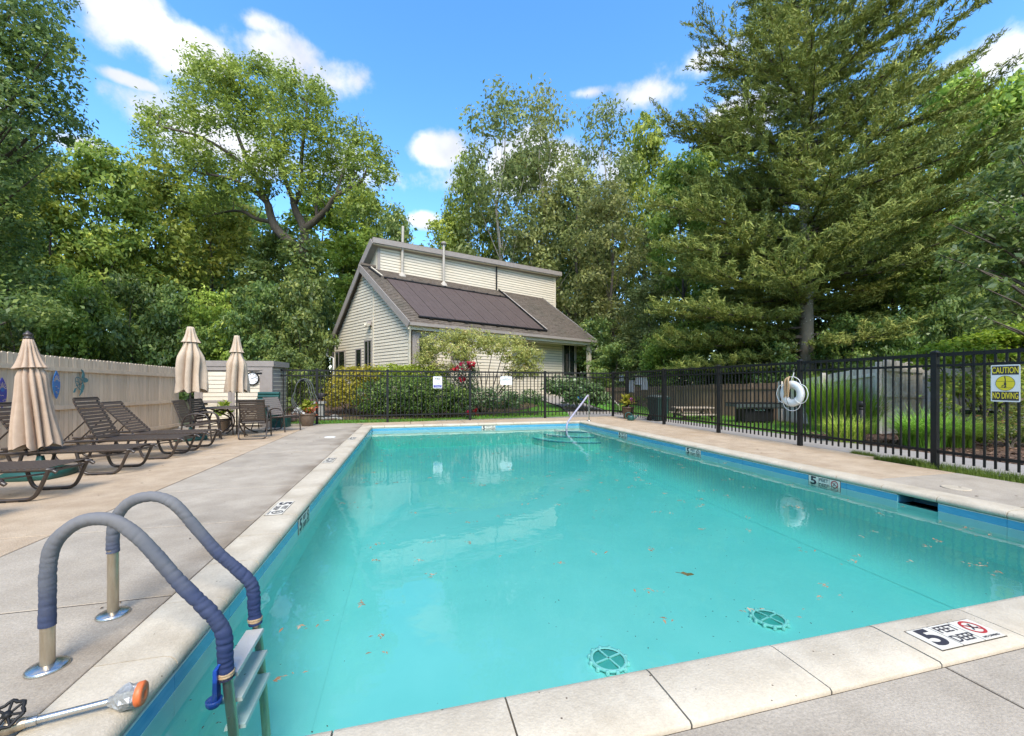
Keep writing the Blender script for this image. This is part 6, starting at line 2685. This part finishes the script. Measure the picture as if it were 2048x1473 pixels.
# ============================================================ TREES
def limb(b, p, d, length, r, q, depth, m, spread=.6, upb=.25, tips=None, n=5):
    pts = [Vector(p)]
    d = Vector(d).normalized()
    for i in range(n):
        d = (d + Vector((q.uniform(-1, 1), q.uniform(-1, 1), q.uniform(-.6, 1) * .8 + upb)) * .16).normalized()
        pts.append(pts[-1] + d * length / n)
    b.tube(pts, [r * (1 - .62 * i / n) for i in range(n + 1)], m, 7 if depth else 5, cap=False)
    if tips is not None:
        tips.append(pts[-1])
    if depth:
        for k in range(q.randint(2, 3)):
            i = q.randint(2, n)
            a = q.uniform(0, 2 * math.pi)
            side = Vector((math.cos(a), math.sin(a), q.uniform(-.1, .7)))
            limb(b, pts[i], d * (1 - spread) + side * spread, length * q.uniform(.5, .72), r * (1 - .62 * i / n) * .7, q, depth - 1, m, spread, upb, tips)


def tree_kind(seed, hgt, rad, n, size, m, bark, lo=.12, per=16, clump=.6, trunk=.22, shell=.55, nb=22, lean=0, taper=.5, up=.5, aspect=.5, drop=0):
    """one trunk mesh and one crown mesh that trees of the kind share"""
    q = random.Random(seed)
    b = MB()
    pts = [(0, 0, -.3), (0, 0, 0)]
    for i in range(1, 7):
        pts.append((q.uniform(-.12, .12) * i * .6 + lean * i, q.uniform(-.12, .12) * i * .6, hgt * .92 * i / 6))
    b.tube(pts, [trunk * 1.35, trunk * 1.1] + [trunk * (1 - .88 * i / 6) for i in range(1, 7)], M[bark], 9, cap=False)
    blobs = []
    for k in range(nb):
        f = lo + (1 - lo) * (k + q.random()) / nb
        w = rad * (1 - abs((f - .48) / .56) ** 2.1 * taper) * q.uniform(.45, .98)
        if f > .85:
            w *= (1 - f) / .15 * .8 + .15
        a = k * 2.4 + q.uniform(-.5, .5)
        rb = rad * q.uniform(.22, .42)
        c = Vector((w * math.cos(a) * .8 + lean * 6 * f, w * math.sin(a) * .8, hgt * f))
        blobs.append((c.x, c.y, c.z, rb, rb, rb * q.uniform(.5, .8)))
        i0 = min(6, max(1, int(f * 6 * .8)))
        s = Vector(pts[1 + i0]) * .9 + Vector(pts[i0]) * .1
        if k % 2 == 0:
            mid = s * .5 + c * .5 + Vector((0, 0, -.25))
            b.tube([s, mid, c], [trunk * .32 * (1 - .6 * f), trunk * .2 * (1 - .6 * f), trunk * .06], M[bark], 5, cap=False)
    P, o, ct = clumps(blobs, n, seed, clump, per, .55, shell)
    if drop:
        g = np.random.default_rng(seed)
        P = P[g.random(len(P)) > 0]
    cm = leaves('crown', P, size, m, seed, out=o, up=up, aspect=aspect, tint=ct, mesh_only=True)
    return b.mesh('trunk'), cm


KIND = {
    'maple': tree_kind(1, 15, 4.6, 17000, .34, L_MAPLE, 'bark', nb=30),
    'oak': tree_kind(2, 15, 4.8, 17000, .32, L_OAK, 'bark', nb=26, clump=.7),
    'dark': tree_kind(3, 15, 4.6, 18000, .34, L_DARK, 'bark', nb=30, lo=.04),
    'bright': tree_kind(4, 15, 4.4, 17000, .33, L_BRIGHT, 'bark', nb=30, lo=.03, clump=.55),
    'birch': tree_kind(5, 17, 3.6, 8200, .26, L_OLIVE, 'paleb', nb=34, lo=.10, per=9, clump=.6, trunk=.20, shell=.4, taper=.35),
    'olive': tree_kind(6, 15, 4.2, 15000, .28, L_OLIVE, 'bark', nb=30, lo=.03, per=12, clump=.6),
    'under': tree_kind(7, 5, 2.8, 9000, .22, L_DARK, 'bark', nb=18, lo=.02, trunk=.07, clump=.4, taper=.3),
    'under2': tree_kind(8, 5, 2.8, 9000, .22, L_BRIGHT, 'bark', nb=18, lo=.02, trunk=.07, clump=.4, taper=.3),
}
RADK = {'maple': 4.6, 'oak': 4.8, 'dark': 4.6, 'bright': 4.4, 'birch': 3.6, 'olive': 4.2, 'under': 2.8, 'under2': 2.8}
HK = {'birch': 17, 'under': 5, 'under2': 5}


def tree(kind, px, d, top, wpx, label, rz, name='tree', cat='tree', group='trees of the wood round the pool'):
    base = GH(px, d)
    hgt = ZD(top, d) - base.z
    sw = wpx * d / 815 / 2 / (RADK[kind] * 1.02)
    sz = hgt / HK.get(kind, 15) / 1.02
    t = thing(name, label, cat, base, rz, group)
    t.scale = (sw, sw, sz)
    link('trunk', KIND[kind][0], t)
    link('crown', KIND[kind][1], t)
    return t


TREES = [
    # left of the big oak
    ('maple', 205, 23, 305, 230, 'leafy maple behind the tan fence, halfway between picture edge and big oak', 0.3, 'maple_tree'),
    ('bright', 95, 21, 325, 210, 'bright green tree behind the tan fence at far left', 1.2, 'maple_tree'),
    ('dark', -60, 19, 240, 260, 'dark tree rising just past the left picture edge', 2.1, 'maple_tree'),
    ('maple', 310, 27, 330, 220, 'tall maple left of the big oak with ragged top', 4.0, 'maple_tree'),
    ('dark', 20, 28, 290, 260, 'dark tree behind the bright one at far left', 5.0, 'oak_tree'),
    ('oak', 420, 32, 385, 260, 'rounded oak low behind the big forked oak, on its left', 0.9, 'oak_tree'),
    ('dark', 480, 38, 400, 260, 'dark deep wood tree directly behind the taller folded parasols', 2.9, 'oak_tree'),
    ('bright', 650, 35, 400, 230, 'bright tree behind the forked trunk of the big oak', 3.6, 'maple_tree'),
    ('maple', 725, 38, 385, 150, 'slim maple rising right behind the big oak crown', 0.4, 'maple_tree'),
    ('dark', 790, 42, 420, 130, 'dark narrow tree above the cottage chimney pipes', 1.7, 'fir_tree'),
    ('dark', 570, 30, 470, 200, 'ivy clad dark tree below the fork of the big oak', 4.4, 'oak_tree'),
    # behind the cottage
    ('oak', 905, 38, 440, 190, 'low rounded oak behind the clerestory roof', 5.2, 'oak_tree'),
    ('oak', 935, 36, 325, 150, 'oak with outstretched branch left of the pale birches', 1.0, 'oak_tree'),
    ('birch', 1000, 33, 178, 210, 'tallest pale barked birch behind the cottage roof', 0.0, 'birch_tree'),
    ('birch', 1085, 35, 185, 190, 'second tall thin birch close to the right of the tallest', 2.2, 'birch_tree'),
    ('birch', 1210, 34, 205, 170, 'sparse topped birch standing alone right of the cottage', 4.1, 'birch_tree'),
    ('olive', 1060, 38, 300, 230, 'olive green tree filling in behind the birches', 0.7, 'oak_tree'),
    ('olive', 1150, 33, 330, 200, 'olive green tree right behind the cottage end wall', 3.0, 'oak_tree'),
    ('olive', 1225, 29, 370, 200, 'olive green tree over the cottage path', 5.4, 'oak_tree'),
    ('dark', 1150, 42, 420, 220, 'shady wood tree low behind the cottage path', 1.9, 'oak_tree'),
    ('maple', 1290, 36, 255, 170, 'tall maple in the gap between birches and big pine', 2.6, 'maple_tree'),
    ('bright', 1365, 25, 330, 190, 'bright green maple at the left foot of the big pine', 3.3, 'maple_tree'),
    ('bright', 1440, 28, 260, 190, 'bright maple half hidden by the left pine boughs', 5.8, 'maple_tree'),
    # behind the pine and to its right
    ('dark', 1560, 27, 330, 240, 'dark tree directly behind the pine trunk', 0.2, 'oak_tree'),
    ('dark', 1690, 24, 400, 220, 'dark tree in the shade right of the pine trunk', 2.4, 'oak_tree'),
    ('dark', 1790, 21, 470, 210, 'dark low crowned tree above the weathered gate panel', 4.8, 'oak_tree'),
    ('bright', 1905, 24, 165, 240, 'bright tall tree behind the right pine boughs', 1.5, 'maple_tree'),
    ('maple', 2040, 22, 170, 250, 'tall maple at the right picture edge', 3.9, 'maple_tree'),
    ('dark', 1880, 18, 480, 200, 'dark understorey tree behind the yellow green bush', 5.6, 'oak_tree'),
    ('maple', 1790, 30, 260, 220, 'maple deep behind the right half of the big pine', 0.8, 'maple_tree'),
    ('dark', 2150, 16, 300, 260, 'dark tree just past the right picture edge', 2.0, 'oak_tree'),
    ('olive', 1300, 24, 560, 150, 'low olive green tree where side fence and path meet', 0.1, 'oak_tree'),
]
for k in TREES:
    tree(k[0], k[1], k[2], k[3], k[4], k[5], k[6], k[7])
UNDER = [
    ('under', 30, 16.5, 560, 170, 'dark thicket shrub behind the tan fence at the picture edge', 0),
    ('under2', 150, 17.5, 545, 150, 'bright thicket shrub behind the fence above the turtle ornament', 1),
    ('under', 260, 18.5, 560, 170, 'dark thicket shrub behind the fence above the raised loungers', 2),
    ('under', 350, 19.5, 580, 150, 'dark thicket shrub behind the taller folded parasol', 3),
    ('under2', 430, 20.5, 590, 150, 'bright thicket shrub above the storage shed', 4),
    ('under', 520, 20.5, 570, 160, 'dark thicket shrub above the right end of the shed', 5),
    ('under', 600, 21.5, 560, 150, 'ivy covered thicket left of the cottage gable', 6),
    ('under', 628, 30, 560, 110, 'thicket shrub close to the cottage down pipe', 1.5),
    ('under', 570, 17.2, 700, 130, 'low dark shrub right behind the far fence at the hose', 2.5),
    ('under', 1230, 24, 690, 130, 'dark shrub at the end of the cottage path', 3.5),
    ('under2', 1330, 21, 660, 130, 'bright shrub hanging over the brown board fence', 4.5),
    ('under', 1440, 20, 650, 150, 'dark shrub above the brown board fence, left of the pine trunk', 5.5),
    ('under', 1540, 18, 680, 120, 'dark shrub at the foot of the big pine', .5),
    ('under', 1700, 17, 640, 150, 'dark shrub right of the pine trunk behind the weathered fence', 1.1),
    ('under', 1800, 15.5, 640, 130, 'dark shrub behind the weathered gate panel', 2.1),
    ('under', 1900, 14.5, 600, 150, 'dark shrub behind the yellow green bush', 3.1),
    ('under', 2010, 13.5, 560, 160, 'dark shrub behind the glossy tree at the right edge', 4.1),
    ('under', 1190, 27, 640, 130, 'shady shrub beside the cottage end wall', 5.1),
]
for k in UNDER:
    tree(k[0], k[1], k[2], k[3], k[4], k[5], k[6], 'thicket_shrub', 'shrub', 'thicket shrubs round the yard')

# far wood: one mass beyond the trees that can be told apart
g = np.random.default_rng(77)
bl = []
for i in range(90):
    az = -1.25 + 2.5 * i / 89 + g.uniform(-.01, .01)
    d = g.uniform(50, 62)
    x, y = LD(math.tan(az) * d if abs(az) < 1.2 else math.copysign(2.57, az) * d, d)
    top = 13 + 5 * math.sin(i * .9) + g.uniform(-2, 2)
    for f in (.15, .4, .65, .9):
        bl.append((x, y, 1.5 + top * f, 4.2, 4.2, 2.9))
P, o, ct = clumps(bl, 26000, 5, 1.6, 12, .6, .45)
ob = leaves('far_wood', P, .95, L_DARK, 5, out=o, tint=ct, aspect=.7)
ob['kind'] = 'stuff'
# wood behind and beside the camera, which the water and steel mirror
bl = []
for i in range(56):
    az = R(62) + R(236) * i / 55
    d = g.uniform(24, 34)
    x, y = d * math.sin(az + YAW), d * math.cos(az + YAW)
    if x < -8 or x > 10 or y < -6:
        for f in (.15, .4, .65, .9):
            bl.append((x, y, 11 * f, 3.4, 3.4, 2.4))
P, o, ct = clumps(bl, 24000, 6, 1.3, 10, .6, .45)
ob = leaves('wood_behind', P, .6, L_MAPLE, 6, out=o, tint=ct, aspect=.7)
ob['kind'] = 'stuff'


# ---- the big forked oak
OD = 27.0
base = GH(603, OD)
oak = thing('oak_tree', 'big forked oak with wide open crown against the sky', 'tree', base, 0)
Z2 = lambda x, y, dd_=0: AT(260 + x / 2.375, 80 + y / 2.375, OD + dd_) - base
b = MB()
q = random.Random(31)


def ol(pts, r0, r1):
    P = spline([Z2(*p) for p in pts], 4)
    n_ = len(P) - 1
    b.tube(P, [r0 + (r1 - r0) * i / n_ for i in range(n_ + 1)], M['bark'], 9, cap=False)
    return P


b.tube([(0, 0, -.3), (0, 0, 1), tuple(Z2(828, 1250)), tuple(Z2(830, 1020))], [.62, .5, .42, .38], M['bark'], 10, cap=False)
LM = []
LM += ol([(825, 1015, 0), (760, 960, -.2), (700, 905, -.4), (672, 850, -.5), (655, 780, -.6)], .34, .22)
LM += ol([(830, 1020, 0), (830, 940, .2), (815, 870, .3), (785, 810, .4), (775, 760, .5)], .30, .20)
LM += ol([(825, 900, .2), (880, 860, 0), (935, 805, -.4), (975, 745, -.8), (1040, 710, -1.2), (1100, 670, -1.6), (1130, 600, -1.8)], .24, .05)
LM += ol([(655, 780, -.6), (610, 735, -1), (555, 700, -1.4), (480, 660, -2), (380, 640, -2.4), (280, 620, -2.6)], .18, .04)
LM += ol([(672, 865, -.5), (600, 850, .4), (530, 815, 1.0), (440, 820, 1.8), (330, 855, 2.4)], .15, .04)
LM += ol([(655, 780, -.6), (600, 660, .3), (545, 540, .8), (490, 400, 1.4), (430, 280, 1.8), (380, 230, 2)], .18, .03)
LM += ol([(600, 650, .2), (470, 540, -1.4), (330, 460, -2.2), (180, 420, -2.8), (100, 400, -3)], .12, .03)
LM += ol([(775, 760, .5), (735, 660, .9), (700, 520, 1.2), (650, 330, 1.5), (610, 250, 1.6)], .17, .03)
LM += ol([(785, 775, .4), (815, 700, -.2), (815, 560, -.8), (830, 420, -1.4), (840, 300, -1.8), (810, 270, -2)], .16, .03)
LM += ol([(885, 850, 0), (890, 740, .8), (930, 600, 1.4), (960, 480, 1.8), (930, 380, 2.2)], .10, .03)
LM += ol([(975, 745, -.8), (1020, 600, .4), (1060, 480, 1.0), (1120, 450, 1.4)], .09, .03)
tips = []
for p_ in LM[::3]:
    limb(b, p_, (q.uniform(-1, 1), q.uniform(-1, 1), q.uniform(0, 1)), q.uniform(.5, 1.1), .04, q, 1, M['bark'], tips=tips)
b.build('trunk', oak)
bl = []
for x, y, r in [(330, 110, 60), (400, 150, 70), (500, 130, 55), (590, 130, 60), (680, 160, 70), (760, 200, 60), (300, 220, 60), (400, 250, 70), (520, 240, 70), (640, 270, 80), (740, 300, 70), (870, 220, 40), (920, 260, 45), (880, 320, 55), (260, 330, 50), (330, 380, 60), (120, 350, 55), (90, 430, 45), (110, 490, 50), (190, 390, 60), (250, 520, 60), (330, 520, 60), (430, 370, 60), (520, 400, 70), (620, 420, 70), (720, 420, 65), (800, 420, 60), (900, 430, 60), (990, 430, 50), (1060, 430, 60), (1120, 470, 50), (1180, 520, 45), (1205, 570, 40), (1220, 650, 30), (1150, 620, 40), (1070, 560, 60), (980, 540, 60), (890, 560, 60), (680, 560, 70), (600, 600, 70), (640, 690, 55), (480, 590, 70), (400, 620, 60), (300, 620, 55), (230, 640, 45), (420, 720, 60), (520, 700, 55), (350, 760, 60), (300, 800, 55), (430, 830, 45), (250, 740, 50), (830, 680, 55), (920, 660, 60), (1000, 650, 55), (1080, 720, 50), (1130, 770, 60), (1040, 800, 60), (760, 640, 45), (730, 510, 50), (480, 300, 50)]:
    for k in range(2):
        dd_ = q.uniform(-3.6, 3.6)
        p_ = Z2(x + q.uniform(-15, 15), y + q.uniform(-15, 15), dd_)
        rr_ = r / 2.375 * OD / 815 * q.uniform(.9, 1.35)
        bl.append((p_.x, p_.y, p_.z, rr_, rr_, rr_ * .95))
P, o, ct = clumps(bl, 46000, 9, .44, 16, .85, .25)
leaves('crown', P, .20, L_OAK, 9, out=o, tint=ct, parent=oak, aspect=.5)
# ivy up its trunk
t = thing('ivy_vine', 'dense ivy wrapped round the big oak trunk beside the cottage', 'ivy', base)
P, o, ct = clumps([tuple(Z2(820 + q.uniform(-40, 40), y, q.uniform(-.8, .5))) + (1.2, 1.0, 1.2) for y in range(990, 1500, 45)], 7000, 11, .35, 10, .8, .6)
leaves('foliage', P, .20, L_DARK, 11, out=o, tint=ct, parent=t, aspect=.7)

# ---- dark tree overhanging the left edge, close
ND = 13.0
base = GH(-150, ND)
t = thing('maple_tree', 'dark leafy tree overhanging the left picture edge', 'tree', base, 0)
b = MB()
b.tube([(0, 0, -.3), (0, 0, 2), (.1, .1, 6), (.0, .2, 10), (.1, 0, 14)], [.32, .27, .22, .16, .06], M['bark'], 9, cap=False)
bl = []
for x, y, r in [(60, -40, 55), (20, 30, 60), (80, 40, 40), (50, 90, 55), (100, 100, 30), (30, 150, 60), (90, 165, 40), (125, 215, 24), (50, 220, 60), (100, 240, 45), (140, 250, 20), (20, 290, 50), (70, 300, 30), (-60, 60, 80), (-60, 200, 80), (-40, 320, 70), (10, 360, 50), (-70, 420, 80), (15, 430, 45), (20, 500, 50), (-50, 540, 70), (60, 560, 45), (30, 610, 55), (90, 620, 40), (-150, 150, 90), (-170, 0, 90), (-160, 350, 90), (110, 60, 20), (100, 330, 20)]:
    p_ = AT(x, y, ND + q.uniform(-1.6, 1.6)) - base
    rr_ = r * ND / 815 * 1.25
    bl.append((p_.x, p_.y, p_.z, rr_, rr_ * 1.2, rr_ * .7))
    b.tube([(.05, .1, p_.z * .8), tuple(p_ * .6 + Vector((0, 0, .25 * p_.z))), tuple(p_)], [.05, .035, .012], M['bark'], 5, cap=False)
b.build('trunk', t)
P, o, ct = clumps(bl, 36000, 13, .28, 12, .6, .35)
leaves('crown', P, .135, L_DARK, 13, out=o, tint=ct, parent=t, aspect=.5, up=.4)

# ---- glossy leaved tree at the right edge, close
ED = 8.6
base = GH(2110, ED)
t = thing('cherry_tree', 'glossy pale leaved tree reaching in from the right picture edge', 'tree', base, 0)
b = MB()
b.tube([(0, 0, -.3), (.05, 0, 1.2), (.0, .1, 3), (.1, 0, 5)], [.12, .10, .07, .03], M['bark'], 9, cap=False)
bl = []
for x, y, r in [(2030, 300, 26), (2000, 345, 30), (1960, 380, 24), (2035, 380, 40), (1985, 420, 30), (1930, 450, 26), (1895, 447, 14), (2030, 450, 40), (1975, 480, 36), (1900, 515, 24), (1880, 510, 12), (1935, 530, 34), (2000, 540, 44), (1955, 570, 30), (2040, 600, 40), (1990, 610, 34), (1955, 630, 20), (2080, 350, 50), (2090, 480, 60), (2090, 600, 60), (1985, 645, 24)]:
    p_ = AT(x, y, ED + q.uniform(-.6, .6)) - base
    rr_ = r * ED / 815
    bl.append((p_.x, p_.y, p_.z, rr_, rr_ * 1.3, rr_ * .5))
    b.tube([(.05, .05, max(.8, p_.z * .75)), tuple(p_ * .5 + Vector((0, 0, .4 * p_.z))), tuple(p_)], [.03, .02, .006], M['bark'], 5, cap=False)
b.build('trunk', t)
P, o, ct = clumps(bl, 5200, 17, .16, 8, .5, .35)
al = o * np.array([1, 1, .2]) + np.array([-.5, 0, -.55])
leaves('crown', P, .135, L_CHERRY, 17, out=o, tint=ct, parent=t, aspect=.42, up=.9, along=al)

# ---- the big white pine
PD = 18.0
base = GH(1613, PD)
pine = thing('pine_tree', 'big white pine with layered drooping boughs right of the cottage', 'tree', base, 0)
b = MB()
q = random.Random(51)
g = np.random.default_rng(51)
PHT = 23.0
trunk_pts = [(0, 0, -.3), (0, 0, 1.5), (.05, .05, 5), (.0, .1, 9), (.15, .0, 14), (.1, .1, 19), (.2, .1, PHT)]
b.tube(spline(trunk_pts, 3), [.34 * (1 - .9 * i / 18) + .01 for i in range(19)], M['lichen'], 12, cap=False)
tw_p, tw_d, tw_t = [], [], []
# side boughs: (height, azimuth, length, rise)
BO = []
z = 1.9
k = 0
while z < PHT - .8:
    f = z / PHT
    nb_ = 6 if z > 5.0 else 2
    for j in range(nb_):
        az = k * 1.25 + j * 2 * math.pi / nb_ + q.uniform(-.4, .4)
        ln = (5.2 * smooth((z + 2.2) / 6.5) * (1 - max(0, f - .45) / .62) + .5) * q.uniform(.68, 1.12)
        BO.append((z + q.uniform(-.3, .3), az, ln, -.02 + .55 * f + q.uniform(-.08, .08)))
    z += (.62 if z > 5 else .9) + .2 * f
    k += 1
# the long boughs the picture shows to the left and right
wr = Vector((CA, -SA, 0))
for zz, sgn, ln, rise in ((2.3, -1, 4.6, -.08), (2.9, -1, 5.6, -.03), (3.2, -1, 4.0, .02), (3.9, -1, 5.2, .0), (4.3, -1, 5.8, .04), (5.2, -1, 6.0, .06), (5.6, -1, 5.0, .1), (5.2, 1, 4.4, .06), (5.8, 1, 5.6, .16), (3.5, -1, 5.9, .05), (4.6, -1, 6.2, -.02), (2.6, -1, 4.6, -.06), (4.4, 1, 3.2, -.02), (6.2, 1, 9.0, .40), (7.8, 1, 9.2, .36), (9.4, 1, 9.6, .50), (6.8, -1, 6.0, .12), (9.0, -1, 6.3, .28), (11.5, -1, 6.2, .42), (12.5, 1, 8.6, .62), (14, -1, 5.6, .6), (14.5, 1, 7.6, .75), (8.6, 1, 8.0, .2)):
    az = math.atan2(wr.y * sgn, wr.x * sgn) + q.uniform(-.38, .38)
    BO.append((zz, az, ln, rise))
for zz, az, ln, rise in BO:
    p = Vector((0, 0, zz))
    d = Vector((math.cos(az), math.sin(az), rise)).normalized()
    n_ = max(5, int(ln / .55))
    pts = [p.copy()]
    for i in range(n_):
        fi = i / n_
        d = (d + Vector((q.uniform(-.06, .06), q.uniform(-.06, .06), -.05 + .14 * fi + q.uniform(-.04, .04)))).normalized()
        p = p + d * (ln / n_)
        pts.append(p.copy())
    r0 = .014 + .008 * ln
    b.tube(pts, [r0 * (1 - .85 * i / n_) + .006 for i in range(n_ + 1)], M['bark'], 6, cap=False)
    side = d.cross(Vector((0, 0, 1))).normalized()
    for i in range(1, n_ + 1):
        fi = i / n_
        if fi < .05:
            continue
        for s_ in (-1, 1, 0):
            L2 = (1.55 * (1 - abs(fi - .5) * .9) + .35) * min(1, ln / 4.5) * q.uniform(.6, 1.15)
            if s_ == 0:
                L2 *= .55
            dd_ = ((pts[i] - pts[i - 1]).normalized() * .75 + side * s_ * q.uniform(.5, 1.0) + Vector((0, 0, q.uniform(-.05, .28)))).normalized()
            m_ = max(3, int(L2 / .12))
            tt = q.random() * .6 + .2 * fi
            for j in range(m_):
                c = pts[i] + dd_ * (L2 * (j + .6) / m_) + Vector((0, 0, .10 * L2 * (j / m_) ** 2))
                for _ in range(7):
                    tw_p.append((c.x + q.gauss(0, .07), c.y + q.gauss(0, .07), c.z + q.gauss(0, .045)))
                    tw_d.append((dd_.x, dd_.y, dd_.z + .35))
                    tw_t.append(tt)
b.build('trunk', pine)
tw_p, tw_d, tw_t = np.array(tw_p), np.array(tw_d), np.array(tw_t)
print('pine tufts', len(tw_p))
# each tuft: a fan of two narrow needles bundles
P = np.repeat(tw_p, 2, 0)
D = np.repeat(tw_d, 2, 0) + g.normal(size=(2 * len(tw_p), 3)) * .45
leaves('needles', P, .21, L_PINE, 5, along=D, aspect=.17, up=.2, rnd=1.0, fold=.1, tint=np.repeat(tw_t, 2), parent=pine)
print('faces', tri_count())
